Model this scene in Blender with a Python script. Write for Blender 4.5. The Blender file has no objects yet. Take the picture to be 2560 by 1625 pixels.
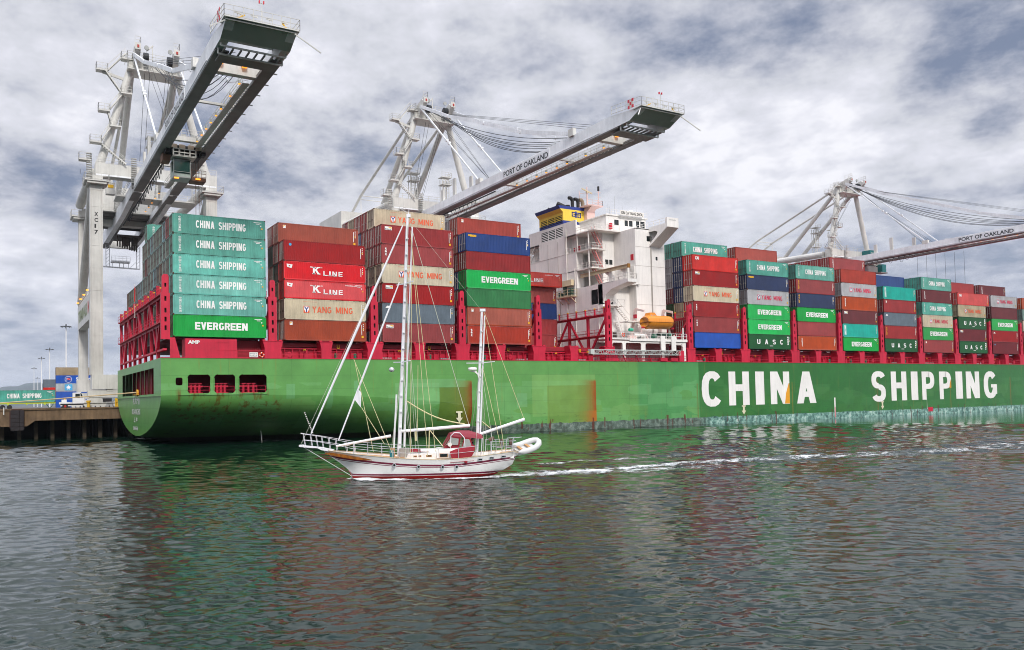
import bpy, math, random
import numpy as np
from mathutils import Vector, Matrix
rng = random.Random(7)
S = bpy.context.scene
COL = S.collection
R = math.radians
def lin(h):
    h = h.lstrip('#'); o = []
    for i in (0, 2, 4):
        c = int(h[i:i+2], 16)/255
        o.append(c/12.92 if c <= .04045 else ((c+.055)/1.055)**2.4)
    return tuple(o)
# ---------------------------------------------------------------- camera
CH = 5.648
CAMYAW, CAMPITCH, CAMROLL = 0.5009, 0.0377, -0.0188
cam = bpy.data.cameras.new('camera'); co = bpy.data.objects.new('camera', cam); COL.objects.link(co)
sy, cy_, sp, cp = math.sin(CAMYAW), math.cos(CAMYAW), math.sin(CAMPITCH), math.cos(CAMPITCH)
Rv = Vector((cy_, -sy, 0)); Fv = Vector((sy*cp, cy_*cp, sp)); Uv = Vector((-sy*sp, -cy_*sp, cp))
c_, s_ = math.cos(CAMROLL), math.sin(CAMROLL)
R2 = c_*Rv + s_*Uv; U2 = -s_*Rv + c_*Uv
Mx = Matrix((R2, U2, -Fv)).transposed().to_4x4(); Mx.translation = (0, 0, CH)
co.matrix_world = Mx
cam.sensor_width = 36; cam.lens = 1974.575/2560*36
cam.shift_x = (1280-1086.56)/2560; cam.shift_y = (921.97-812.5)/2560
cam.clip_start = .5; cam.clip_end = 60000
S.camera = co
# ---------------------------------------------------------------- sky, sun, exposure
SUN_EL, SUN_AZ = R(37), R(190)      # azimuth clockwise from +y
W = bpy.data.worlds.new('World'); S.world = W; W.use_nodes = True
nt = W.node_tree; nt.nodes.clear()
def N(nt, t, **k):
    n = nt.nodes.new(t)
    for a, v in k.items(): setattr(n, a, v)
    return n
out = N(nt, 'ShaderNodeOutputWorld')
sky = N(nt, 'ShaderNodeTexSky', sky_type='NISHITA'); sky.sun_disc = False
sky.sun_elevation = SUN_EL; sky.sun_rotation = SUN_AZ
tc = N(nt, 'ShaderNodeTexCoord'); sx = N(nt, 'ShaderNodeSeparateXYZ'); nt.links.new(tc.outputs['Generated'], sx.inputs[0])
def mth(nt, op, a, b=None, c=None, clamp=False):
    n = N(nt, 'ShaderNodeMath', operation=op); n.use_clamp = clamp
    for i, v in enumerate((a, b, c)):
        if v is None: continue
        if isinstance(v, (int, float)): n.inputs[i].default_value = v
        else: nt.links.new(v, n.inputs[i])
    return n.outputs[0]
zc = mth(nt, 'MAXIMUM', sx.outputs[2], 0.0)
den = mth(nt, 'ADD', zc, 0.25)
ux = mth(nt, 'DIVIDE', sx.outputs[0], den); uy = mth(nt, 'DIVIDE', sx.outputs[1], den)
cb = N(nt, 'ShaderNodeCombineXYZ'); nt.links.new(ux, cb.inputs[0]); nt.links.new(uy, cb.inputs[1])
def noise(nt, vec, scale, detail, rough=.5, dist=0., w=None):
    n = N(nt, 'ShaderNodeTexNoise'); n.inputs['Scale'].default_value = scale; n.inputs['Detail'].default_value = detail
    n.inputs['Roughness'].default_value = rough; n.inputs['Distortion'].default_value = dist
    if vec is not None: nt.links.new(vec, n.inputs['Vector'])
    return n
mpn = N(nt, 'ShaderNodeMapping'); nt.links.new(cb.outputs[0], mpn.inputs[0]); mpn.inputs['Rotation'].default_value = (0, 0, R(-30)); mpn.inputs['Scale'].default_value = (1., 1., 1); mpn.inputs['Location'].default_value = (3.1, 1.7, 0)
n1 = noise(nt, mpn.outputs[0], 1.7, 10, .56, .1)
n2 = noise(nt, mpn.outputs[0], 5.6, 10, .62, .0)
mixn = mth(nt, 'ADD', mth(nt, 'MULTIPLY', n1.outputs[0], .58), mth(nt, 'MULTIPLY', n2.outputs[0], .42))
def ramp(nt, fac, stops, interp='LINEAR'):
    r = N(nt, 'ShaderNodeValToRGB'); r.color_ramp.interpolation = interp
    e = r.color_ramp.elements
    while len(e) > 1: e.remove(e[-1])
    for i, (p, c) in enumerate(stops):
        if i == 0: e[0].position = p; e[0].color = (*c, 1)
        else: x = e.new(p); x.color = (*c, 1)
    nt.links.new(fac, r.inputs[0]); return r.outputs[0]
SKYG = 1.12
def sc(h, k=1.0): return tuple(v*k for v in lin(h))
cloud = ramp(nt, mixn, [(.38, sc('77829a', SKYG)), (.43, sc('999fb0', SKYG)), (.47, sc('b5b8c4', SKYG)), (.51, sc('c9cbd3', SKYG)), (.56, sc('d6d7e0', SKYG)), (.62, sc('ebebf1', SKYG))])
# lower sky is a little greyer and bluer
hz = ramp(nt, sx.outputs[2], [(.0, sc('a3b1c6', SKYG)), (.10, sc('b4bdcf', SKYG)), (.3, sc('cdd0de', SKYG))])
hf = ramp(nt, sx.outputs[2], [(.0, (.55,)*3), (.1, (.32,)*3), (.25, (.0,)*3)])
mc = N(nt, 'ShaderNodeMixRGB'); nt.links.new(hf, mc.inputs[0]); nt.links.new(cloud, mc.inputs[1]); nt.links.new(hz, mc.inputs[2])
bgc = N(nt, 'ShaderNodeBackground'); nt.links.new(mc.outputs[0], bgc.inputs[0]); nt.links.new(ramp(nt, sx.outputs[2], [(.46, (1,)*3), (.52, (1.6,)*3), (.62, (2.4,)*3), (.8, (2.6,)*3)]), bgc.inputs[1])  # strength raised above the view, added so water ripples catch bright glints
bgs = N(nt, 'ShaderNodeBackground'); nt.links.new(sky.outputs[0], bgs.inputs[0]); bgs.inputs[1].default_value = .08
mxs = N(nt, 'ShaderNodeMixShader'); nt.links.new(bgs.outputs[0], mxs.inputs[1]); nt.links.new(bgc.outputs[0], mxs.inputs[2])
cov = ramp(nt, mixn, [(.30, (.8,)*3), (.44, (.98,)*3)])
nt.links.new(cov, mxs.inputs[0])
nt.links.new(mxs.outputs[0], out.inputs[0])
sd = bpy.data.lights.new('sun', 'SUN'); sd.energy = 2.3; sd.angle = R(10); sd.color = (1, .955, .9)
so = bpy.data.objects.new('sun', sd); COL.objects.link(so)
sdir = Vector((math.sin(SUN_AZ)*math.cos(SUN_EL), math.cos(SUN_AZ)*math.cos(SUN_EL), math.sin(SUN_EL)))
so.rotation_euler = sdir.to_track_quat('Z', 'Y').to_euler()
S.view_settings.view_transform = 'Standard'; S.view_settings.look = 'None'; S.view_settings.exposure = 0.08; S.view_settings.gamma = 1
S.render.engine = 'CYCLES'; S.cycles.caustics_reflective = False; S.cycles.caustics_refractive = False
S.cycles.pixel_filter_type = 'BLACKMAN_HARRIS'; S.cycles.filter_width = 1.0
S.cycles.max_bounces = 6; S.cycles.diffuse_bounces = 2; S.cycles.glossy_bounces = 3; S.cycles.transparent_max_bounces = 8
# ---------------------------------------------------------------- materials
MATS = {}
def mat(name, col, rough=.55, metal=0., dirt=.12, dscale=.25, rust=0., rcol='6b3a1e', streak=0., bump=0., bscale=3., spec=.5, emit=None, rthr=.62, vary=0.):
    if name in MATS: return MATS[name]
    if isinstance(col, str): col = lin(col)
    m = bpy.data.materials.new(name); m.use_nodes = True; t = m.node_tree
    b = t.nodes['Principled BSDF']; b.inputs['Roughness'].default_value = rough; b.inputs['Metallic'].default_value = metal
    b.inputs['Specular IOR Level'].default_value = spec
    g = N(t, 'ShaderNodeNewGeometry').outputs['Position']
    base = N(t, 'ShaderNodeRGB'); base.outputs[0].default_value = (*col, 1); cur = base.outputs[0]
    if vary > 0:
        oi = N(t, 'ShaderNodeObjectInfo'); hs = N(t, 'ShaderNodeHueSaturation'); t.links.new(cur, hs.inputs['Color']); t.links.new(mth(t, 'ADD', 1-vary, mth(t, 'MULTIPLY', oi.outputs['Random'], 2*vary)), hs.inputs['Value'])
        t.links.new(mth(t, 'ADD', 1-vary*1.2, mth(t, 'MULTIPLY', mth(t, 'FRACT', mth(t, 'MULTIPLY', oi.outputs['Random'], 7.3)), 2*vary)), hs.inputs['Saturation']); cur = hs.outputs[0]
    if dirt > 0:
        n = noise(t, g, dscale, 7, .6)
        f = ramp(t, n.outputs[0], [(.3, (1-dirt*1.6,)*3), (.7, (1+dirt*.9,)*3)])
        mm = N(t, 'ShaderNodeMixRGB', blend_type='MULTIPLY'); mm.inputs[0].default_value = 1
        t.links.new(cur, mm.inputs[1]); t.links.new(f, mm.inputs[2]); cur = mm.outputs[0]
    if streak > 0:
        mp = N(t, 'ShaderNodeMapping'); mp.inputs['Scale'].default_value = (2.2, 2.2, .16); t.links.new(g, mp.inputs[0])
        n = noise(t, mp.outputs[0], 1.3, 5, .6)
        f = ramp(t, n.outputs[0], [(.42, (1,)*3), (.72, (1-streak,)*3)])
        mm = N(t, 'ShaderNodeMixRGB', blend_type='MULTIPLY'); mm.inputs[0].default_value = 1
        t.links.new(cur, mm.inputs[1]); t.links.new(f, mm.inputs[2]); cur = mm.outputs[0]
    if rust > 0:
        mp = N(t, 'ShaderNodeMapping'); mp.inputs['Scale'].default_value = (1.6, 1.6, .45); t.links.new(g, mp.inputs[0])
        n = noise(t, mp.outputs[0], 1.7, 9, .68)
        f = ramp(t, n.outputs[0], [(rthr, (0,)*3), (rthr+.06, (rust,)*3)])
        mm = N(t, 'ShaderNodeMixRGB'); t.links.new(f, mm.inputs[0]); t.links.new(cur, mm.inputs[1]); mm.inputs[2].default_value = (*lin(rcol), 1); cur = mm.outputs[0]
    t.links.new(cur, b.inputs['Base Color'])
    if bump > 0:
        n = noise(t, g, bscale, 5, .6); bp = N(t, 'ShaderNodeBump'); bp.inputs['Strength'].default_value = bump; bp.inputs['Distance'].default_value = .05
        t.links.new(n.outputs[0], bp.inputs['Height']); t.links.new(bp.outputs[0], b.inputs['Normal'])
    if emit:
        b.inputs['Emission Color'].default_value = (*lin(emit[0]), 1); b.inputs['Emission Strength'].default_value = emit[1]
    MATS[name] = m; return m
# ---------------------------------------------------------------- mesh builder
class MB:
    def __init__(s): s.v = []; s.f = []; s.m = []; s.mi = 0; s.sm = False
    def add(s, vs, fs):
        o = len(s.v); s.v += [tuple(p) for p in vs]
        for f in fs: s.f.append([o+i for i in f]); s.m.append(s.mi)
        return s
    def box(s, x0, x1, y0, y1, z0, z1):
        if x0 > x1: x0, x1 = x1, x0
        if y0 > y1: y0, y1 = y1, y0
        if z0 > z1: z0, z1 = z1, z0
        return s.add([(x0,y0,z0),(x1,y0,z0),(x1,y1,z0),(x0,y1,z0),(x0,y0,z1),(x1,y0,z1),(x1,y1,z1),(x0,y1,z1)],
            [(0,3,2,1),(4,5,6,7),(0,1,5,4),(1,2,6,5),(2,3,7,6),(3,0,4,7)])
    def beam(s, a, b, w, h=None, up=(0,0,1)):
        h = w if h is None else h
        a = Vector(a); b = Vector(b); d = (b-a); 
        if d.length < 1e-6: return s
        d.normalize(); u = Vector(up)
        if abs(d.dot(u)) > .99: u = Vector((0,1,0))
        r = d.cross(u).normalized(); u = r.cross(d).normalized(); vs = []
        for p in (a, b):
            for i, j in ((-1,-1),(1,-1),(1,1),(-1,1)): vs.append(p + r*(i*w/2) + u*(j*h/2))
        return s.add(vs, [(0,3,2,1),(4,5,6,7),(0,1,5,4),(1,2,6,5),(2,3,7,6),(3,0,4,7)])
    def tube(s, a, b, r0, r1=None, n=8, caps=True):
        r1 = r0 if r1 is None else r1
        a = Vector(a); b = Vector(b); d = b-a
        if d.length < 1e-6: return s
        d.normalize(); u = Vector((0,0,1)) if abs(d.z) < .95 else Vector((1,0,0))
        e = d.cross(u).normalized(); g = e.cross(d); vs = []
        for p, r in ((a, r0), (b, r1)):
            for i in range(n):
                t = 2*math.pi*i/n; vs.append(p + e*(r*math.cos(t)) + g*(r*math.sin(t)))
        fs = [(i, i+n, (i+1) % n + n, (i+1) % n) for i in range(n)]
        if caps: fs += [tuple(range(n)), tuple(range(2*n-1, n-1, -1))]
        return s.add(vs, fs)
    def path(s, pts, r, n=5):
        for a, b in zip(pts[:-1], pts[1:]): s.tube(a, b, r, r, n, True)
        return s
    def bpath(s, pts, w, h=None):
        for a, b in zip(pts[:-1], pts[1:]): s.beam(a, b, w, h)
        return s
    def prism(s, poly, ax, a, b):
        def P(u, v, w): return {'x': (w, u, v), 'y': (u, w, v), 'z': (u, v, w)}[ax]
        n = len(poly); vs = [P(u, v, a) for u, v in poly] + [P(u, v, b) for u, v in poly]
        return s.add(vs, [tuple(range(n)), tuple(range(2*n-1, n-1, -1))] + [(i, (i+1) % n, (i+1) % n+n, i+n) for i in range(n)])
    def lathe(s, prof, cx=0, cy=0, n=16, z0=0):
        vs = [(cx+r*math.cos(2*math.pi*k/n), cy+r*math.sin(2*math.pi*k/n), z0+z) for r, z in prof for k in range(n)]
        fs = [(j*n+k, j*n+(k+1) % n, (j+1)*n+(k+1) % n, (j+1)*n+k) for j in range(len(prof)-1) for k in range(n)]
        return s.add(vs, fs)
    def rail(s, pts, h=1.05, step=1.6, r=.03, bars=2):
        for a, b in zip(pts[:-1], pts[1:]):
            a = Vector(a); b = Vector(b); L = (b-a).length; k = max(1, int(L/step))
            for i in range(k+1):
                p = a.lerp(b, i/k); s.beam(p, p+Vector((0,0,h)), r*2)
            for j in range(bars+1):
                z = Vector((0,0,h*(1-j*.45))); s.beam(a+z, b+z, r*1.8)
        return s
    def stair(s, a, b, w=.8, ax='x', r=.05, rail=True):
        a = Vector(a); b = Vector(b); o = Vector((w/2,0,0)) if ax == 'x' else Vector((0,w/2,0))
        for k in (-1, 1):
            s.beam(a+o*k, b+o*k, .06, .2)
            if rail: s.beam(a+o*k+Vector((0,0,1)), b+o*k+Vector((0,0,1)), r)
        n = max(3, int(abs(b.z-a.z)/.28))
        for i in range(n):
            p = a.lerp(b, (i+.5)/n); s.beam(p-o, p+o, .22, .04)
        return s
    def build(s, name, mats, parent=None, world=True, smooth=False, org=None):
        me = bpy.data.meshes.new(name); vs = np.array(s.v, dtype=float)
        if org is None: org = tuple(parent.matrix_world_loc) if False else (PLOC.get(parent.name, (0,0,0)) if parent is not None and world else (0,0,0))
        if len(vs): vs = vs - np.array(org)
        me.from_pydata(vs.tolist(), [], s.f)
        if not isinstance(mats, (list, tuple)): mats = [mats]
        for m in mats: me.materials.append(m)
        me.polygons.foreach_set('material_index', s.m)
        me.polygons.foreach_set('use_smooth', [smooth]*len(s.f)); me.update()
        o = bpy.data.objects.new(name, me); COL.objects.link(o)
        if parent is not None: o.parent = parent; PLOC[o.name] = PLOC.get(parent.name, (0,0,0)) 
        return o
PLOC = {}
def autosmooth(o, ang=40):
    me = o.data; me.polygons.foreach_set('use_smooth', [True]*len(me.polygons))
    import bmesh
    bm = bmesh.new(); bm.from_mesh(me); bmesh.ops.remove_doubles(bm, verts=bm.verts, dist=1e-4)
    for e in bm.edges:
        if len(e.link_faces) == 2 and e.calc_face_angle(0) > R(ang): e.smooth = False
    bmesh.ops.recalc_face_normals(bm, faces=bm.faces)
    bm.to_mesh(me); bm.free()
def tag(o, label, cat=None, group=None, kind=None):
    if label: o['label'] = label
    if cat: o['category'] = cat
    if group: o['group'] = group
    if kind: o['kind'] = kind
    return o
def thing(name, label, cat, loc=(0,0,0), rz=0, group=None):
    o = bpy.data.objects.new(name, None); COL.objects.link(o); o.location = loc; o.rotation_euler = (0,0,rz); o.empty_display_size = .1
    PLOC[o.name] = tuple(loc); return tag(o, label, cat, group)
def copy_tree(o, parent=None, skip=()):
    c = o.copy(); COL.objects.link(c)
    if parent is not None: c.parent = parent
    for ch in list(o.children):
        if ch.name.split('.')[0] not in skip: copy_tree(ch, c, skip)
    return c
# ---------------------------------------------------------------- lettering
TXT = {}
def text_verts(s, bold=.0, spacing=1., line=1.):
    k = (s, bold, spacing)
    if k in TXT: return TXT[k]
    cu = bpy.data.curves.new('t', 'FONT'); cu.body = s; cu.size = 1; cu.offset = bold; cu.space_character = spacing; cu.resolution_u = 3; cu.space_line = line
    ob = bpy.data.objects.new('t', cu); COL.objects.link(ob)
    dg = bpy.context.evaluated_depsgraph_get(); me = bpy.data.meshes.new_from_object(ob.evaluated_get(dg))
    v = np.array([tuple(p.co) for p in me.vertices]) if len(me.vertices) else np.zeros((3, 3)); f = [list(p.vertices) for p in me.polygons]
    bpy.data.objects.remove(ob); bpy.data.curves.remove(cu); bpy.data.meshes.remove(me)
    mn = v.min(0); mx = v.max(0); v = (v-mn)/np.maximum(mx-mn, 1e-6)
    TXT[k] = (v[:, 0], v[:, 1], f); return TXT[k]
def put_text(mb, s, org, du, dv, w, h, bold=.02, spacing=1., line=1.):
    """text fills w x h, lower left at org, running along du, up along dv"""
    a, b, f = text_verts(s, bold, spacing, line); o = np.array(org); du = np.array(du); dv = np.array(dv)
    mb.add([tuple(o+du*w*x+dv*h*y) for x, y in zip(a, b)], f)
def plate(mb, u0, u1, v0, v1, holes, P, rad=.0, seg=4, grid_u=()):
    """flat plate with rectangular holes (optionally rounded); P maps (u,v) to a point"""
    us = sorted({u0, u1, *[h[0] for h in holes], *[h[1] for h in holes], *grid_u}); vs = sorted({v0, v1, *[h[2] for h in holes], *[h[3] for h in holes]})
    for i in range(len(us)-1):
        for j in range(len(vs)-1):
            cu = (us[i]+us[i+1])/2; cv = (vs[j]+vs[j+1])/2
            if any(h[0] < cu < h[1] and h[2] < cv < h[3] for h in holes): continue
            mb.add([P(us[i], vs[j]), P(us[i+1], vs[j]), P(us[i+1], vs[j+1]), P(us[i], vs[j+1])], [(0,1,2,3)])
    if rad:
        for a, b, c, d in holes:
            r = min(rad, (b-a)*.25, (d-c)*.45)
            for cu, cv, su, sv in ((a, c, 1, 1), (b, c, -1, 1), (b, d, -1, -1), (a, d, 1, -1)):
                pts = [P(cu, cv)]
                for k in range(seg+1):
                    t = math.pi/2*k/seg; pts.append(P(cu+su*r*(1-math.sin(t)), cv+sv*r*(1-math.cos(t))))
                mb.add(pts, [(0, k, k+1) for k in range(1, seg+1)])

def glyph(mb, ch, org, du, dv, w, h, tw=.32, th=.2):
    """heavy block letter from plain polygons; tw, th stroke widths as parts of w and h"""
    o = np.array(org, float); du = np.array(du, float); dv = np.array(dv, float); nr = np.cross(du, dv); k_ = [0]
    def poly(*p):
        k_[0] = (k_[0]+1) % 5; mb.add([tuple(o+du*w*a+dv*h*b+nr*.002*k_[0]) for a, b in p], [tuple(range(len(p)))])
    def rect(a, b, c, d): poly((a, c), (b, c), (b, d), (a, d))
    def arc(cx, cy, rx, ry, t0, t1, ix=None, iy=None, n=14):
        ix = rx-tw if ix is None else ix; iy = ry-th if iy is None else iy; e = .82
        def P(rx, ry, t):
            c, s = math.cos(t), math.sin(t); return (cx+rx*math.copysign(abs(c)**e, c), cy+ry*math.copysign(abs(s)**e, s))
        for k in range(n):
            a = R(t0+(t1-t0)*k/n); b = R(t0+(t1-t0)*(k+1)/n); poly(P(ix, iy, a), P(rx, ry, a), P(rx, ry, b), P(ix, iy, b))
    if ch in 'CG':
        arc(.5, .5, .5, .5, 38, 322 if ch == 'C' else 330)
        if ch == 'G': rect(1-tw, 1, .16, .52); rect(.55, 1, .4, .52)
    elif ch == 'I': rect(0, 1, 0, 1)
    elif ch == 'H': rect(0, tw, 0, 1); rect(1-tw, 1, 0, 1); rect(tw, 1-tw, .42, .42+th)
    elif ch == 'N': rect(0, tw, 0, 1); rect(1-tw, 1, 0, 1); poly((tw*.9, 1), (tw*.35, 1), (1-tw*.9, 0), (1-tw*.35, 0)) if False else poly((0, 1), (tw*1.15, 1), (1, 0), (1-tw*1.15, 0))
    elif ch == 'A': poly((0, 0), (tw*1.0, 0), (.5+tw*.55, 1), (.5-tw*.55, 1)); poly((1-tw, 0), (1, 0), (.5+tw*.55, 1), (.5-tw*.55, 1)); rect(.25, .75, .2, .2+th*.85)
    elif ch == 'V': poly((0, 1), (tw, 1), (.5+tw*.5, 0), (.5-tw*.5, 0)); poly((1-tw, 1), (1, 1), (.5+tw*.5, 0), (.5-tw*.5, 0))
    elif ch in 'PR':
        rect(0, tw, 0, 1); rect(tw, .55, 1-th, 1); rect(tw, .55, .38, .38+th*.9); arc(.52, .69, .48, .31, -90, 90, iy=.31-th*.95)
        if ch == 'R': poly((.45, .45), (.8, .45), (1, 0), (1-tw, 0))
    elif ch == 'E': rect(0, tw, 0, 1); rect(tw, 1, 0, th); rect(tw, 1, 1-th, 1); rect(tw, .92, .5-th/2, .5+th/2)
    elif ch == 'L': rect(0, tw, 0, 1); rect(tw, 1, 0, th)
    elif ch == 'K': rect(0, tw, 0, 1); poly((tw, .35), (tw, .62), (1-tw*1.1, 1), (1, 1)); poly((tw*1.2, .5), (tw*2.2, .62), (1, 0), (1-tw*1.25, 0))
    elif ch == 'U': rect(0, tw, .3, 1); rect(1-tw, 1, .3, 1); arc(.5, .32, .5, .32, 180, 360)
    elif ch == 'Y': rect(.5-tw/2, .5+tw/2, 0, .5); poly((0, 1), (tw, 1), (.5+tw/2, .5), (.5-tw/2, .45)); poly((1-tw, 1), (1, 1), (.5+tw/2, .45), (.5-tw/2, .5))
    elif ch == 'M': rect(0, tw*.8, 0, 1); rect(1-tw*.8, 1, 0, 1); poly((0, 1), (tw, 1), (.5+tw*.4, .1), (.5-tw*.4, .1)); poly((1-tw, 1), (1, 1), (.5+tw*.4, .1), (.5-tw*.4, .1))
    elif ch == 'S':
        t2 = min(th, .18); arc(.5, .715, .5, .285, 22, 270, iy=.285-t2); arc(.5, .285, .5, .285, 90, -158, iy=.285-t2)
def block(mb, s, x0, y, z0, W_, h, gap=.18, tw=.32, th=.2, space=.7):
    """word of block letters along +x on the plane y"""
    wd = {'I': .36, 'A': 1.05, 'N': 1.0, 'M': 1.2, ' ': space}; tot = sum(wd.get(c, .9) for c in s)+gap*(len(s)-1); k = W_/tot; x = x0
    for i, c in enumerate(s):
        w = wd.get(c, .9)*k
        if c != ' ': glyph(mb, c, (x, y, z0), (1,0,0), (0,0,1), w, h, tw, th)
        x += w+gap*k
D0 = 104.4; BEAM = 42.8; YC = D0+BEAM/2; ZD = 11.5
# ---------------------------------------------------------------- land, quay, hills
gm = mat('quay_asphalt', '5d5c5a', .9, dirt=.2, dscale=.12)
mb = MB()
mb.add([(-6000, 149.6, 5.0), (9000, 149.6, 5.0), (9000, 9000, 5.0), (-6000, 9000, 5.0)], [(0,1,2,3)])
tag(mb.build('quay_ground', gm), 'flat grey asphalt of the container quay', None, None, 'structure')
hm = mat('hill_scrub', '3a4a48', .95, dirt=.3, dscale=.004)
def ridge(y0, dep, hf, x0, x1, n=160, m=8):
    mb = MB(); vs = []; fs = []
    for j in range(m+1):
        t = j/m
        for i in range(n+1):
            x = x0+(x1-x0)*i/n; vs.append((x, y0+dep*t, 5+hf(x)*math.sin(math.pi*min(t*.75, .5))*(.85+.15*math.sin(x*.004+t*9))))
    for j in range(m):
        for i in range(n): a = j*(n+1)+i; fs.append((a, a+1, a+n+2, a+n+1))
    return mb.add(vs, fs)
def hf(x):
    return 118+55*math.sin(x*.0011+.5)+38*math.sin(x*.0031+1)+22*math.sin(x*.0083)+12*math.sin(x*.021+2)+7*math.sin(x*.047)
tag(ridge(6800, 1900, hf, -3500, 6500).build('hills', hm, smooth=True), 'low scrub hills along the horizon', None, None, 'structure')
# wharf edge on piles
conc = mat('wharf_concrete', '7d664d', .9, dirt=.3, dscale=.35, rust=.35, rcol='4c3a28', streak=.35, bump=.4, bscale=2)
pilem = mat('pile_concrete_shaded', '4e4234', .9, dirt=.35, dscale=.8, streak=.3); cdark = mat('wharf_underside_shade', '241f1a', .95, dirt=.3)  # both tones darkened to paint in the shade under the wharf deck
wh = thing('wharf', 'brown weathered concrete wharf edge standing on a row of square piles', 'wharf', (60, 150, 0))
mb = MB(); mb.box(-160, 420, 148.8, 151.0, 3.2, 5.0)
mb.box(-160, 420, 148.6, 149.2, 5.0, 5.28)
mb.prism([(-1.2,3.2),(4.8,3.2),(3.6,2.3),(-.2,2.3)], 'y', 148.75, 150.6)
mb.build('edge_beam', conc, wh)
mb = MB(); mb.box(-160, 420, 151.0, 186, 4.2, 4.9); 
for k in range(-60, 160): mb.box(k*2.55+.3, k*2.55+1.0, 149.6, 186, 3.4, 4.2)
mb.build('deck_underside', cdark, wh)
for k in range(-6, 12):
    mb = MB(); mb.box(k*2.55-.35, k*2.55+.25, 152.2, 152.8, -3, 3.4); mb.build('pile', pilem, wh)
mb = MB()
for row in (156, 162, 168): 
    for k in range(-30, 60): mb.box(k*2.55-.35, k*2.55+.3, row, row+.6, -3, 3.4)
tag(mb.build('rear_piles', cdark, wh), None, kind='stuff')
mb = MB(); mb.box(-160, 420, 174, 176, -4, 5); mb.build('dark_back_wall', cdark, wh)  # back wall behind the piles, in the shade-darkened colour
fd = thing('quay_fender', 'black rubber fender panel of square blocks hanging on the wharf edge', 'fender', (2.1, 148.4, 1.6))
mb = MB(); rub = mat('fender_rubber', '2a2426', .8, dirt=.3, bump=.2)
for i in range(3):
    for j in range(5): mb.box(1.15+i*.66, 1.77+i*.66, 147.9, 148.5, 1.65+j*.68, 2.3+j*.68)
mb.build('rubber_blocks', rub, fd); mb = MB(); mb.box(1.0, 3.2, 148.5, 148.75, 2.2, 4.9); mb.box(1.3, 2.9, 147.95, 148.4, 5.05, 5.2)
mb.build('steel_frame', mat('fender_frame', '4a2b22', .8, dirt=.3), fd)
mb = MB(); mb.box(.1, .25, 148.4, 148.6, 4.3, 5.5); tag(mb.build('depth_mark', mat('white_mark', 'd8d8d0', .8)), 'thin white post on the wharf edge left of the fender', 'post')
# ---------------------------------------------------------------- colours used on the ship
red = mat('deck_red', 'cc1c3c', .5, dirt=.14, streak=.18, rust=.25, rthr=.68)
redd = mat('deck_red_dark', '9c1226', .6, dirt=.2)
white = mat('house_white', 'f5f0ea', .5, dirt=.07, streak=.10, rust=.14, rcol='b98a62', rthr=.66)
whiter = mat('rail_white', 'ece6de', .5, dirt=.05)
dark = mat('void_dark', '0b0b0c', .9, dirt=0)
glass = mat('window_glass', '14201f', .08, dirt=0, spec=.8)
yellow = mat('safety_yellow', 'e6b21c', .5, dirt=.08)
blackm = mat('soot_black', '1a1718', .6, dirt=.1)
greenm = mat('equipment_green', '157055', .5, dirt=.1)
brownm = mat('rust_brown', '5a3422', .8, dirt=.3)
greym = mat('galvanised_grey', 'a4a6a2', .5, dirt=.12)
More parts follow.
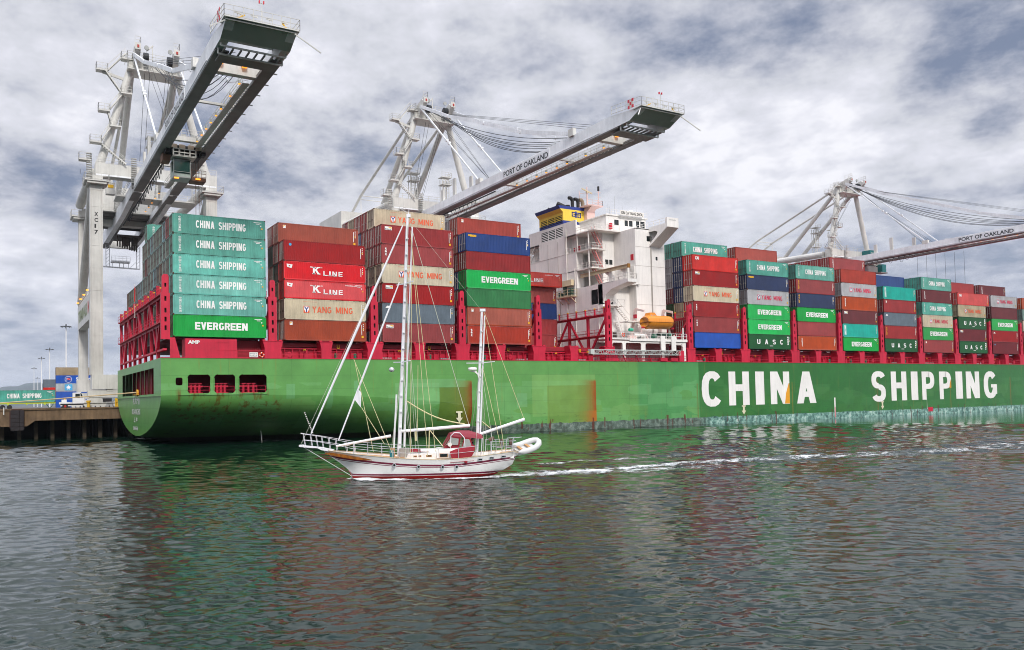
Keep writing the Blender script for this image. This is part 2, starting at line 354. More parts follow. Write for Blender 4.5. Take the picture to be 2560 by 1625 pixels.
# hull paint: faded forward of the stern, freshly painted forward, repaint patches, rust
def hull_mat():
    m = bpy.data.materials.new('hull_green'); m.use_nodes = True; t = m.node_tree; b = t.nodes['Principled BSDF']
    b.inputs['Roughness'].default_value = .38
    g = N(t, 'ShaderNodeNewGeometry').outputs['Position']; sx = N(t, 'ShaderNodeSeparateXYZ'); t.links.new(g, sx.inputs[0])
    X, Z = sx.outputs[0], sx.outputs[2]
    def mixc(f, a, bb, mode='MIX'):
        n = N(t, 'ShaderNodeMixRGB', blend_type=mode)
        for i, v in ((0, f), (1, a), (2, bb)):
            if isinstance(v, tuple): n.inputs[i].default_value = (*v, 1)
            elif isinstance(v, (int, float)): n.inputs[i].default_value = v
            else: t.links.new(v, n.inputs[i])
        return n.outputs[0]
    def step(v, a, w=.05): # 0 below a, 1 above
        return mth(t, 'DIVIDE', mth(t, 'SUBTRACT', v, a), w, clamp=True)
    def rect(x0, x1, z0, z1, w=.04):
        a = mth(t, 'MULTIPLY', step(X, x0, w), mth(t, 'SUBTRACT', 1., step(X, x1, w)))
        return mth(t, 'MULTIPLY', a, mth(t, 'MULTIPLY', step(Z, z0, w), mth(t, 'SUBTRACT', 1., step(Z, z1, w))))
    cur = mixc(step(X, 97.5, .6), lin('619c50'), lin('4c9150'))
    cur = mixc(step(X, 112.6, .06), cur, lin('2a6d2b'))
    # repaint patches: big blocky cells
    mp = N(t, 'ShaderNodeMapping'); mp.inputs['Scale'].default_value = (.22, 0, .55); t.links.new(g, mp.inputs[0])
    vo = N(t, 'ShaderNodeTexVoronoi', distance='CHEBYCHEV', feature='F1'); vo.inputs['Scale'].default_value = 1.; vo.inputs['Randomness'].default_value = .9; t.links.new(mp.outputs[0], vo.inputs['Vector'])
    sv = N(t, 'ShaderNodeSeparateXYZ'); t.links.new(vo.outputs['Color'], sv.inputs[0])
    pf = mth(t, 'MULTIPLY', step(sv.outputs[0], .62, .02), mth(t, 'SUBTRACT', 1., step(Z, 8.2, .03)))
    far_ = mth(t, 'SUBTRACT', 1., mth(t, 'MULTIPLY', step(X, 112, .1), .75)); cur = mixc(mth(t, 'MULTIPLY', mth(t, 'MULTIPLY', pf, far_), .26), cur, lin('7db878'))
    pf2 = mth(t, 'MULTIPLY', step(sv.outputs[1], .7, .02), mth(t, 'SUBTRACT', 1., step(Z, 6.5, .03)))
    cur = mixc(mth(t, 'MULTIPLY', mth(t, 'MULTIPLY', pf2, far_), .3), cur, lin('6f9a45'))
    for x0, x1, z0, z1, f, c in ((50.5, 57.9, 4.8, 8.0, .3, '86bd82'), (57.9, 63.4, 2.2, 7.3, .85, '5f7a2a'), (53, 62.5, 7.3, 8.6, .35, '82bb80'), (75, 88.1, 2.4, 9.2, .35, '8fb868'), (78, 88.1, 1.2, 7.4, .55, '6f8a30'), (72, 74, 4, 6.2, .35, '84bd86'), (34, 35.2, 6, 8, .35, '7dba86'), (40, 40.8, 4.5, 7.5, .4, '7dba86'), (44, 44.6, 6.8, 8.4, .4, '7dba86'), (158, 170, 4.6, 9.6, .25, '265f28')):
        cur = mixc(mth(t, 'MULTIPLY', rect(x0, x1, z0, z1), f), cur, lin(c))
    # plate seams
    for z in (9.2, 7.3, 5.0, 2.9): cur = mixc(mth(t, 'MULTIPLY', rect(0, 400, z, z+.035, .01), .35), cur, lin('1f4420'))
    sxm = mth(t, 'FRACT', mth(t, 'MULTIPLY', X, 1/8.7)); cur = mixc(mth(t, 'MULTIPLY', mth(t, 'LESS_THAN', sxm, .005), .45), cur, lin('274f22'))
    n = noise(t, g, .35, 6, .6); f = ramp(t, n.outputs[0], [(.3, (.86,)*3), (.7, (1.1,)*3)]); cur = mixc(1., cur, f, 'MULTIPLY')
    # grime: dark scuffs low on the hull
    mp = N(t, 'ShaderNodeMapping'); mp.inputs['Scale'].default_value = (.5, .5, 1.6); t.links.new(g, mp.inputs[0])
    n = noise(t, mp.outputs[0], 1.4, 8, .7)
    lowz = mth(t, 'SUBTRACT', 1., step(Z, .6, 3.6))
    cur = mixc(mth(t, 'MULTIPLY', mth(t, 'MULTIPLY', step(n.outputs[0], .585, .04), lowz), .65), cur, lin('17301c'))
    # vertical rust runs
    mp = N(t, 'ShaderNodeMapping'); mp.inputs['Scale'].default_value = (1.6, 1.6, .09); t.links.new(g, mp.inputs[0])
    n = noise(t, mp.outputs[0], 1.2, 6, .65)
    cur = mixc(mth(t, 'MULTIPLY', step(n.outputs[0], .6, .14), .4), cur, lin('8a7a2e'))
    nrr = noise(t, g, 1.3, 8, .7)
    def plume(x1, z1, z0, wid, c, k):   # rust run below a discharge, sharp on its right edge
        a = mth(t, 'DIVIDE', mth(t, 'SUBTRACT', X, x1-wid), wid, clamp=True); a = mth(t, 'POWER', a, 2.8)
        a = mth(t, 'MULTIPLY', a, mth(t, 'SUBTRACT', 1., step(X, x1, .08)))
        return mixc(mth(t, 'MULTIPLY', mth(t, 'MULTIPLY', a, mth(t, 'SUBTRACT', 1., step(Z, z1, .25))), mth(t, 'MULTIPLY', mth(t, 'MULTIPLY', mth(t, 'ADD', n.outputs[0], .45), mth(t, 'ADD', .35, mth(t, 'MULTIPLY', nrr.outputs[0], 1.2))), k)), cur, lin(c))
    for a in ((63.6, 8.2, 0, 5.4, '84641c', 1.0), (63.6, 8.0, 0, 1.6, '7e3a0c', 1.2), (88.2, 8.2, 0, 7.5, '86752a', .9), (88.2, 8.0, 0, 3.4, '96500f', 1.2), (88.2, 3.0, 0, 5.5, 'b0661a', 1.1), (112.3, 7.4, 0, .7, '7a6a26', .8), (138.7, 7.5, 0, .5, '9a7a1c', .7), (166.8, 8, 0, .8, '7a5a1a', .9), (194.8, 8.2, 0, .6, '8a6a1a', .9), (221.5, 8.2, 0, .9, '7a5a1a', .9)):
        cur = plume(*a)
    mp = N(t, 'ShaderNodeMapping'); mp.inputs['Scale'].default_value = (1.1, 1.1, .06); t.links.new(g, mp.inputs[0])
    n4 = noise(t, mp.outputs[0], 1.5, 4, .6)
    near = mth(t, 'MULTIPLY', rect(19, 33, 2.6, 7.0, .8), step(n4.outputs[0], .52, .12))
    cur = mixc(mth(t, 'MULTIPLY', near, .8), cur, lin('6a4c16'))
    # boot top band and antifouling
    zb = mth(t, 'ADD', Z, mth(t, 'MULTIPLY', n.outputs[0], .5))
    nb = noise(t, g, 1.1, 8, .7); bt = ramp(t, nb.outputs[0], [(.36, lin('33504a')), (.47, lin('5c877b')), (.56, lin('8fb5a8')), (.64, lin('c2d4ca'))])
    band = mth(t, 'MULTIPLY', mth(t, 'SUBTRACT', 1., step(mth(t, 'ADD', zb, mth(t, 'MULTIPLY', nb.outputs[0], .5)), 1.75, .06)), step(X, 62, .2))
    bt = mixc(mth(t, 'MULTIPLY', mth(t, 'SUBTRACT', 1., step(X, 112.6, 3.)), .6), bt, lin('4a3a2c')); cur = mixc(band, cur, bt)
    band2 = mth(t, 'MULTIPLY', mth(t, 'SUBTRACT', 1., step(zb, .95, .15)), mth(t, 'SUBTRACT', 1., step(X, 62, 3.)))
    cur = mixc(mth(t, 'MULTIPLY', band2, .85), cur, lin('33201a'))
    mp = N(t, 'ShaderNodeMapping'); mp.inputs['Scale'].default_value = (.9, .9, .12); t.links.new(g, mp.inputs[0])
    n3 = noise(t, mp.outputs[0], 1.9, 3, .5)
    tick = mth(t, 'MULTIPLY', step(n3.outputs[0], .64, .03), mth(t, 'MULTIPLY', mth(t, 'SUBTRACT', 1., step(Z, 1.9, .1)), step(X, 58, 1.)))
    cur = mixc(mth(t, 'MULTIPLY', tick, .85), cur, lin('5c2416'))
    t.links.new(cur, b.inputs['Base Color'])
    bp = N(t, 'ShaderNodeBump'); bp.inputs['Strength'].default_value = .12; bp.inputs['Distance'].default_value = .3
    nn = noise(t, g, .5, 3, .5); t.links.new(nn.outputs[0], bp.inputs['Height']); t.links.new(bp.outputs[0], b.inputs['Normal'])
    return m
hullm = hull_mat()
ship = thing('container_ship', 'huge green container ship with red lashing bridges and a white deckhouse, moored along the quay', 'container ship', (17.6, YC, 0))
# ---------------------------------------------------------------- hull
ST = [(17.6,.9,6.7,21.4),(19,.55,6.7,21.4),(22,-.05,6.7,21.4),(26,-.3,6.7,21.4),(31.5,-.6,6.6,21.4),(36,-1.0,6.5,21.4),(40,-1.6,6.4,21.4),(44,-2.3,6.2,21.4),(48,-3.2,6.0,21.4),(53,-4.6,5.6,21.4),(58,-6.5,5.2,21.4),(65,-9.5,4.0,21.4),(72,-12,2.0,21.4),(85,-12,-1.,21.4),(110,-12,-8,21.4),(290,-12,-8,21.4),(305,-12,-6,20),(320,-12,-4,17),(335,-12,0,11.5),(346,-10,4,5),(352,-6,8,.6)]
mb = MB(); K = 15; rings = []
for x, zb, zt, hb in ST:
    ring = []
    for k in range(-K, K+1):
        t = abs(k)/K*math.pi/2; c = math.cos(t); s = math.sin(t); e = 2/1.8
        ring.append((x, YC+(1 if k > 0 else -1)*hb*(s**e if s > 1e-9 else 0), zt-(zt-zb)*(c**e if c > 1e-9 else 0)))
    rings.append(ring)
vs = [p for r in rings for p in r]; n = 2*K+1
fs = [(i*n+j, i*n+j+1, (i+1)*n+j+1, (i+1)*n+j) for i in range(len(rings)-1) for j in range(n-1)]
mb.add(vs, fs)
low = mb; low.build('lower_hull', hullm, ship, smooth=True)
mb = MB()
MH = [(19.4, 20.25, 7.95, 8.95), (20.85, 23.8, 6.86, 9.37), (24.25, 27.05, 6.86, 9.37), (27.5, 31.3, 6.86, 9.37)]
plate(mb, 17.6, 36, 6.7, ZD, MH, lambda u, v: (u, D0, v), .55)
for i in range(len(ST)-1):
    x0, _, z0, h0 = ST[i]; x1, _, z1, h1 = ST[i+1]
    for sgn in (-1, 1):
        if sgn < 0 and x1 <= 36: continue
        mb.add([(x0, YC+sgn*h0, z0), (x1, YC+sgn*h1, z1), (x1, YC+sgn*h1, ZD), (x0, YC+sgn*h0, ZD)], [(0,1,2,3)])
for i in range(len(ST)-1):  # the piece under the plate between 6.7 and the station height
    x0, _, z0, h0 = ST[i]; x1, _, z1, h1 = ST[i+1]
    if x1 <= 36: mb.add([(x0, D0, z0), (x1, D0, z1), (x1, D0, 6.7), (x0, D0, 6.7)], [(0,1,2,3)])
# transom
TW = [(109.9+i*3.9, 109.9+i*3.9+3.72, 6.95, 10.4) for i in range(8)]
plate(mb, D0, D0+BEAM, 6.7, ZD, TW, lambda u, v: (17.6, u, v), .0)
r0 = rings[0]; mb.add([(17.6, YC, 6.7)]+r0, [(0, k+1, k+2) for k in range(n-1)])
mb.box(17.45, 17.6, D0, D0+BEAM, 6.62, 6.72)
mb.build('hull_plating', hullm, ship)
mb = MB()   # thin raised mouldings round the mooring openings and a knuckle bar
for a, b, c, d in MH[1:]:
    for p, q in (((a+.5, c), (b-.5, c)), ((a+.5, d), (b-.5, d)), ((a, c+.5), (a, d-.5)), ((b, c+.5), (b, d-.5))): mb.beam((p[0], D0-.04, p[1]), (q[0], D0-.04, q[1]), .1)
mb.beam((19.7, D0-.05, 6.72), (31.4, D0-.05, 6.72), .09); mb.build('opening_mouldings', hullm, ship)
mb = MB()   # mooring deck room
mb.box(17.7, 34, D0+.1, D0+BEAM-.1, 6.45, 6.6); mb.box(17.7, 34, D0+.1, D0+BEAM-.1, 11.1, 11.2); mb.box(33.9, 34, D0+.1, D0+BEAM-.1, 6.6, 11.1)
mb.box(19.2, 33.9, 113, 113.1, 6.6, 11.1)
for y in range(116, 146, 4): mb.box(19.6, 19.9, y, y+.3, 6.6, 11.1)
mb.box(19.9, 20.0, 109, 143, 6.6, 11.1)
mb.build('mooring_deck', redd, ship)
for a, b, c, d in MH[1:]:
    mb = MB(); w = b-a
    for k in (.22, .4, .58): 
        x = a+w*k; mb.tube((x, D0+1.0, 6.6), (x, D0+1.0, 8.1), .2, .17, 10); mb.box(x-.28, x+.28, D0+.7, D0+1.3, 8.1, 8.2)
    mb.box(a+w*.08, a+w*.72, D0+.6, D0+1.4, 6.6, 7.0); mb.box(a+w*.08, a+w*.72, D0+.9, D0+1.1, 7.7, 7.9)
    mb.rail([(a+.1, D0+.3, 6.7), (b-.1, D0+.3, 6.7)], 1.1, 1.2); mb.build('mooring_rollers', red, ship)
# deck
mb = MB(); mb.box(17.7, 300, D0+.12, D0+BEAM-.12, ZD-.12, ZD-.01); mb.box(17.55, 300, D0-.07, D0+.1, ZD-.02, ZD+.05)
mb.build('main_deck', red, ship)
# ---------------------------------------------------------------- big letters on the side
lm = mat('hull_lettering_white', 'f3f0ea', .5, dirt=.06, streak=.08)
amber = mat('rust_amber', 'e09a20', .6, dirt=.15)
LET = [('C',113.29,118.74),('H',120.47,126.1),('I',127.87,130.36),('N',132.18,137.81),('A',139.98,145.98),('S',164.6,169.61),('H',171.64,177.39),('I',179.13,181.71),('P',183.32,188.25),('P',190.26,195.13),('I',197.04,199.88),('N',201.41,207.2),('G',209.1,215.06)]
for ch, x0, x1 in LET:
    mb = MB(); big = ch in 'CSG'; glyph(mb, ch, (x0, D0-.02, 3.15 if big else 3.3), (1,0,0), (0,0,1), x1-x0, 6.65 if big else 6.42, .33, .2); mb.build('side_letter', lm, ship)
mb = MB(); y = D0-.03
for x, za, zb, w in ((137.8, 7.4, 3.35, 1.5), (195.1, 7.9, 5.9, .8)):
    mb.add([(x-w*.15, y, za), (x, y, za), (x, y, zb), (x-w, y, zb), (x-w*.75, y, (za+zb)/2)], [(0,1,2,3,4)])
mb.build('rust_stain', amber, ship)
for x in (124.4, 168.2, 61.3):
    z = 3.0 if x > 100 else 3.4; mb = MB()
    mb.add([(x-.55, y, z), (x-.25, y, z), (x-.25, y, z-.75), (x-.6, y, z-.75), (x, y, z-1.5), (x+.6, y, z-.75), (x+.25, y, z-.75), (x+.25, y, z), (x+.55, y, z), (x+.55, y, z+.25), (x-.55, y, z+.25)], [tuple(range(11))])
    mb.build('tug_mark', mat('mark_cream', 'd9d3b4', .6, dirt=.1), ship)
mb = MB(); mb.box(151.7, 152.1, y, y+.01, .2, 4.3); mb.build('draft_stripe', lm, ship)
for x0, n_, dx in ((37.6, 12, -.1), (184.9, 9, 0)):
    mb = MB()
    for i in range(n_): mb.box(x0+i*dx, x0+.17+i*dx, y, y+.01, 1.2+i*.25, 1.32+i*.25)
    mb.build('draft_numbers', lm, ship)
mb = MB(); mb.box(151.8, 152.0, y-.01, y, .2, 2.4); mb.build('draft_stripe', red, ship); mb = MB(); mb.box(185.4, 187.2, y, y+.01, .6, 1.6); mb.build('plimsoll_mark', red, ship)
mb = MB()
put_text(mb, '新大洋洲', (17.56, 128.7, 5.6), (0,-1,0), (0,0,1), 6.6, 1.3, .02); put_text(mb, 'XIN DA YANG ZHOU', (17.56, 129.9, 4.1), (0,-1,0), (0,0,1), 8.4, .85, .02)
put_text(mb, '上 海', (17.56, 127.8, 2.9), (0,-1,0), (0,0,1), 3.6, .8, .02); put_text(mb, 'SHANGHAI', (17.56, 128.4, 1.75), (0,-1,0), (0,0,1), 4.6, .6, .02)
mb.build('stern_name', lm, ship)
# ---------------------------------------------------------------- bays and lashing bridges
BX = [19.15, 33.89, 48.7, 63.17, 77.8, 112.08, 126.65, 141.21, 155.74, 170.36, 184.99, 199.66, 214.38, 229.15]
def post_part(name, xc, parent, ztop=22.2, wide=19.9, w=1.15, thin=.75):
    mb = MB(); y0, y1 = D0-.02, D0+.55
    sl = [15.0, 16.1, 17.25, 18.75]+([20.8] if ztop > 21 else [])
    holes = [(xc-.13, xc+.13, z, z+.62) for z in sl if z < wide-.8]
    plate(mb, xc-w/2, xc+w/2, 13.85, wide, holes, lambda u, v: (u, y0, v), .13)
    mb.add([(xc-w/2, y0, 13.85), (xc-w/2, y1, 13.85), (xc-w/2, y1, wide), (xc-w/2, y0, wide)], [(0,1,2,3)])
    mb.add([(xc+w/2, y0, 13.85), (xc+w/2, y1, 13.85), (xc+w/2, y1, wide), (xc+w/2, y0, wide)], [(0,3,2,1)])
    mb.add([(xc-w/2, y0, wide), (xc+w/2, y0, wide), (xc+w/2, y1, wide), (xc-w/2, y1, wide)], [(0,1,2,3)])
    plate(mb, xc-thin/2, xc+thin/2, wide, ztop-.25, [(xc-.12, xc+.12, wide+.75, wide+1.25)], lambda u, v: (u, y0, v), .12)
    mb.add([(xc-thin/2, y0, ztop-.25), (xc+thin/2, y0, ztop-.25), (xc+thin*.3, y0, ztop), (xc-thin*.3, y0, ztop)], [(0,1,2,3)])
    for s in (-1, 1): mb.add([(xc+s*thin/2, y0, wide), (xc+s*thin/2, y1, wide), (xc+s*thin/2, y1, ztop-.25), (xc+s*thin/2, y0, ztop-.25)], [(0,1,2,3)])
    mb.mi = 1; mb.box(xc-w/2+.08, xc+w/2-.08, y0+.35, y1-.02, 13.9, wide-.1); mb.box(xc-thin/2+.06, xc+thin/2-.06, y0+.35, y1-.02, wide, ztop-.4)
    return mb.build(name, [red, dark], parent)
def truss(x, parent_name, full=False, ztop=19.5, levels=(12.6, 15.9, 19.5), diag=True):
    """athwartship lashing bridge frame at x"""
    mb = MB(); ys = np.linspace(D0+.3, D0+BEAM-.3, 9)
    for z in levels: mb.beam((x, D0+.4, z), (x, D0+BEAM-.4, z), .45, .35 if z > 13 else .25)
    for y in ys[1:-1] if not full else ys[1:]: mb.beam((x, y, ZD), (x, y, ztop+(1.9 if full else .4)), .42, .42)
    for i in range(8):
        a, b = (ys[i], ys[i+1]) if i % 2 == 0 else (ys[i+1], ys[i])
        if diag: mb.beam((x-.15, a, ztop), (x-.15, b, levels[0] if full else 12.2), .28, .34)
    for z in levels[1:]: 
        mb.box(x-.6, x+.6, D0+.6, D0+BEAM-.6, z+.12, z+.2); mb.rail([(x-.58, D0+.7, z+.2), (x-.58, D0+BEAM-.7, z+.2)], 1.0, 2.4, .025)
    for i in range(17):
        y = D0+1.2+i*2.52; mb.box(x-.1, x+.12, y-.12, y+.12, ztop+.2, ztop+1.5)
    mb.mi = 1
    for i in range(17):
        y = D0+1.2+i*2.52; mb.box(x-.11, x+.13, y-.13, y+.13, ztop+1.3, ztop+1.5)
    return mb
lash = []
gaps = [32.2]+[BX[i]+12.19+1.28 for i in (1, 2, 3)]+[91.55, 110.95]+[BX[i]+12.19+1.2 for i in range(5, 13)]
o = truss(18.2, '', True).build('lashing_bridge', [red, yellow], ship); post_part('lashing_post', 18.2, ship, 22.2, 19.8, 1.1, .8)
for x in gaps:
    truss(x, '').build('lashing_bridge', [red, yellow], ship)
    post_part('lashing_post', x, ship)
# pedestals, hatch coamings and deck fittings
def pedestal(x0, x1, flare):
    mb = MB(); z1 = 13.85; y0, y1 = D0-.03, D0+1.6
    mb.prism([(x0, ZD), (x1, ZD), (x1, 12.9), (x1+flare, z1), (x0-flare, z1), (x0, 12.9)], 'y', y0, y1); mb.box(x0-flare, x1+flare, y0-.05, y1, z1-.02, z1+.08)
    for xx in (x0, x1): mb.box(xx-.25, xx+.15, D0+.1, D0+1.3, z1+.08, z1+.22)
    mb.build('container_pedestal', red, ship)
for x in gaps: pedestal(x-1.15, x+1.15, .25) if x not in (91.55, 110.95) else pedestal(x-.95, x+1.0, .1)
for b in BX: 
    if 30 < b: pedestal(b+5.25, b+6.75, .22)
mb = MB()
mb.prism([(18.75, ZD), (20.0, ZD), (19.35, 14.1), (18.75, 14.1)], 'y', D0-.02, D0+.2)
mb.build('stern_gusset', red, ship)
mb = MB(); mb.box(20.63, 27.28, D0-.02, D0+2.2, ZD, 14.0)
mb.box(23.4, 24.5, D0-.05, D0-.02, 11.65, 13.65); mb.box(24.5, 26.3, D0-.05, D0-.02, 13.55, 13.6); mb.box(24.6, 27.2, D0-.05, D0-.02, 12.55, 12.6)
o = mb.build('power_container', red, ship)
mb = MB(); put_text(mb, 'AMP', (20.95, D0-.06, 13.3), (1,0,0), (0,0,1), 1.5, .48, .05); mb.build('lettering', lm, o, org=(17.6, YC, 0))
mb = MB(); mb.box(27.4, 31.2, D0+2.0, D0+2.2, ZD, 14); 
for i in range(13): mb.box(27.5+i*.28, 27.62+i*.28, D0+1.9, D0+2.0, ZD, 13.9)
mb.build('hatch_coaming', redd, ship)
mb = MB(); mb.box(28.95, 30.1, D0-.06, D0-.02, 11.65, 12.3); 
o = mb.build('warning_board', lm, ship); mb = MB(); put_text(mb, 'BEWARE OF', (29.0, D0-.07, 12.02), (1,0,0), (0,0,1), 1.0, .2, .03); put_text(mb, 'PROPELLER', (29.0, D0-.07, 11.72), (1,0,0), (0,0,1), 1.0, .2, .03); mb.build('lettering', greym, o, org=(17.6, YC, 0))
for b in BX[1:]:
    if b < 100 and b > 77: xe = 89.5
    else: xe = b+12.3
    mb = MB(); mb.box(b-.1, xe, D0+2.0, D0+2.2, ZD, 13.0); mb.box(b-.1, xe, D0+1.5, D0+2.0, 12.9, 13.1)
    for k in range(int((xe-b)/1.1)): mb.box(b+.4+k*1.1, b+.48+k*1.1, D0+1.5, D0+2.0, ZD, 12.9)
    mb.build('hatch_coaming', red, ship)
    mb = MB(); mb.box(b, xe-.1, D0+2.4, D0+BEAM-2.4, 13.1, 13.95); mb.box(b, xe-.1, D0+1.4, D0+2.5, 13.2, 13.7); mb.build('hatch_cover', redd, ship)
mb = MB()
for a, b in [(27.4, 31.0)]+[(gaps[i]+1.2, gaps[i+1]-1.2) for i in range(len(gaps)-1) if gaps[i+1]-gaps[i] < 20]: mb.rail([(a, D0+.05, ZD), (b, D0+.05, ZD)], 1.05, 1.5, .025)
mb.build('deck_railing', red, ship)
r2 = random.Random(3)
for i, b in enumerate(BX[1:]):
    for k in range(5):
        x = b+1.0+k*2.35+r2.uniform(-.4, .4)
        if 88 < x < 111 or abs(x-b-6) < 1.1: continue
        mb = MB(); c = r2.random()
        if c < .3: mb.tube((x, D0+.8, ZD), (x, D0+.8, 12.15), .22, .2, 10); mb.tube((x, D0+.8, 12.15), (x, D0+.8, 12.35), .32, .1, 10); mb.build('vent_cap', greenm, ship)
        elif c < .55: mb.tube((x, D0+.5, 12.1), (x, D0+.9, 12.1), .4, .28, 12); mb.box(x-.15, x+.15, D0+.6, D0+.9, ZD, 12); mb.build('ventilator', red, ship)
        elif c < .75: mb.box(x-.3, x+.3, D0+.5, D0+1.1, ZD, 12.3); mb.box(x-.08, x+.08, D0+.5, D0+.7, 12.3, 12.7); mb.build('junction_box', red, ship)
        else:
            for j in range(4): mb.box(x-.75+j*.4, x-.45+j*.4, D0+.4, D0+.8, ZD+.05, ZD+.3)
            mb.build('deck_pallet', greym, ship)
    mb = MB(); put_text(mb, ['75', '71', '68', '65', '61', '57', '53', '49', '45', '41', '37', '33', '29'][i], (b+3.1, D0+1.46, 12.72), (1,0,0), (0,0,1), .45, .22, .05)
    mb.box(b+8.1, b+8.2, D0+1.3, D0+1.4, 13.1, 13.6); mb.box(b+8.4, b+8.5, D0+1.3, D0+1.4, 13.1, 13.6); mb.box(b+8.1, b+8.5, D0+1.3, D0+1.4, 13.05, 13.15)
    mb.build('bay_marking', yellow, ship)
# ---------------------------------------------------------------- deckhouse
HS = BEAM; 
def mir(y): return 2*YC-y
mb = MB()
plate(mb, 102.4, 109.7, 11.5, 36.5, [(105.3, 106.5, 34.2, 35.2), (107.4, 107.9, 30.75, 31.45)], lambda u, v: (u, 109.1, v), .1)
mb.mi = 1; mb.box(105.2, 106.6, 109.2, 109.3, 34.1, 35.3); mb.box(107.3, 108, 109.2, 109.3, 30.7, 31.5); mb.mi = 0
mb.box(102.4, 109.7, 109.35, mir(109.1), 11.5, 36.5); mb.box(102.4, 109.7, 109.1, 109.35, 36.35, 36.5)
mb.add([(102.4, 109.1, 11.5), (102.4, 109.35, 11.5), (102.4, 109.35, 36.5), (102.4, 109.1, 36.5)], [(3,2,1,0)]); mb.add([(109.7, 109.1, 11.5), (109.7, 109.35, 11.5), (109.7, 109.35, 36.5), (109.7, 109.1, 36.5)], [(0,1,2,3)])
mb.build('accommodation_tower', [white, glass], ship)
mb = MB()
for z in (15.7, 18.4, 22.3, 25.9, 29.5, 33.05): mb.box(102.38, 109.72, 109.07, 109.1, z, z+.04)
for x in (106.1,): mb.box(x, x+.05, 109.0, 109.1, 16, 36.4); mb.tube((x+.2, 109.0, 16), (x+.2, 109.0, 33), .05)
for z in (17.2, 21.5, 29.6, 33.1): mb.box(95.95, 96.0, 121.6 if z > 26 else 111, 130, z, z+.05)
for y in (123.8, 127): mb.box(95.95, 96.0, y, y+.05, 26.2, 36)
for y in (114.8, 119, 123): mb.box(95.95, 96, y, y+.05, 12, 22)
mb.build('plate_seams', mat('seam_grey', 'b9b2aa', .6, dirt=.2), ship)
# inner house, casing, funnel
mb = MB()
mb.box(99.6, 102.4, 114.9, mir(114.9), 26, 36.4); mb.box(97.6, 99.6, 120.0, mir(120.0), 26, 36.4)
mb.build('inner_house', white, ship)
mb = MB()
for sgn in (0, 1):
    f = (lambda y: y) if not sgn else mir
    mb.box(96, 97.6, f(118.2), f(121.6), 26, 33.0); mb.box(96, 96.3, f(118.2), f(121.6), 36.4, 39.3); mb.box(96.3, 100.5, f(118.2), f(118.4), 36.5, 37.6)
mb.box(96.15, 102.4, 121.6, mir(121.6), 11.5, 39.3)
plate(mb, 121.6, mir(121.6), 26.2, 39.3, [(122.2+i*2.38, 124.3+i*2.38, 36.75, 38.7) for i in range(3)], lambda u, v: (96, u, v), 0)
mb.build('engine_casing', white, ship)
mb = MB()
for i in range(3):
    for k in range(6): mb.add([(96.02, 122.2+i*2.38, 36.8+k*.33), (96.02, 124.3+i*2.38, 36.8+k*.33), (96.12, 124.3+i*2.38, 36.97+k*.33), (96.12, 122.2+i*2.38, 36.97+k*.33)], [(0,1,2,3)])
mb.mi = 1; mb.box(96.13, 96.145, 122, 129.6, 36.7, 38.75)
mb.build('louvre', [white, dark], ship)
mb = MB(); mb.box(96, 102.4, 111.0, mir(111.0), 11.5, 22.3); mb.box(96.3, 102.4, 111.0, mir(111.0), 22.3, 26.0)
plate(mb, 111.0, mir(111.0), 22.3, 26.0, [(112.3, 114.2, 22.5, 25.2)], lambda u, v: (96, u, v), 0)
mb.box(96, 96.4, 111, 112.2, 22.3, 26); mb.box(96.0, 96.3, 111.0, 111.05, 22.3, 26.0)
mb.mi = 1; mb.box(96.25, 96.29, 112.2, 114.3, 22.4, 25.3); mb.mi = 0
for sgn in (0, 1):   # cantilevered crane deck
    f = (lambda y: y) if not sgn else mir
    mb.prism([(f(104.3), 25.5), (f(104.3), 26.05), (f(111.0), 26.05), (f(111.0), 22.5), (f(110.2), 23.9), (f(108.7), 24.75)], 'x', 96.0, 98.1)
mb.box(96, 96.05, 108, mir(108), 26, 26.1)
mb.build('lower_house', [white, dark], ship)
bluef = mat('funnel_blue', '2b3c86', .5, dirt=.08); yelf = mat('funnel_yellow', 'f2d04c', .5, dirt=.08, streak=.1)
mb = MB(); fy0, fy1 = 121.9, mir(121.9)
mb.mi = 0; LV = [(122.3+i*2.35, 124.35+i*2.35, 39.45, 41.05) for i in range(3)]
plate(mb, fy0, fy1, 39.3, 39.98, [(a, b, 39.45, 39.98) for a, b, *_ in LV], lambda u, v: (95.98, u, v))
mb.mi = 1; plate(mb, fy0, fy1, 39.98, 41.6, [(a, b, 39.98, 41.05) for a, b, *_ in LV], lambda u, v: (95.98, u, v))
def ring(z0, z1, mi, xa0, xa1):
    mb.mi = mi
    mb.add([(xa0, fy0, z0), (102.6, fy0, z0), (102.6, fy0, z1), (xa1, fy0, z1)], [(0,1,2,3)]); mb.add([(xa0, fy1, z0), (102.6, fy1, z0), (102.6, fy1, z1), (xa1, fy1, z1)], [(3,2,1,0)])
    mb.add([(102.6, fy0, z0), (102.6, fy1, z0), (102.6, fy1, z1), (102.6, fy0, z1)], [(0,1,2,3)])
    if z0 > 41.5: mb.add([(xa0, fy0, z0), (xa0, fy1, z0), (xa1, fy1, z1), (xa1, fy0, z1)], [(3,2,1,0)])
ring(39.3, 39.98, 0, 95.98, 95.98); ring(39.98, 41.6, 1, 95.98, 95.98); ring(41.6, 42.25, 1, 95.98, 95.25); ring(42.25, 42.85, 0, 95.25, 94.85)
mb.mi = 2; mb.add([(94.85, fy0, 42.85), (102.6, fy0, 42.85), (102.6, fy1, 42.85), (94.85, fy1, 42.85)], [(0,1,2,3)]); mb.box(96.12, 96.14, fy0+.1, fy1-.1, 39.4, 41.1)
o = mb.build('funnel', [bluef, yelf, blackm], ship)
mb = MB()
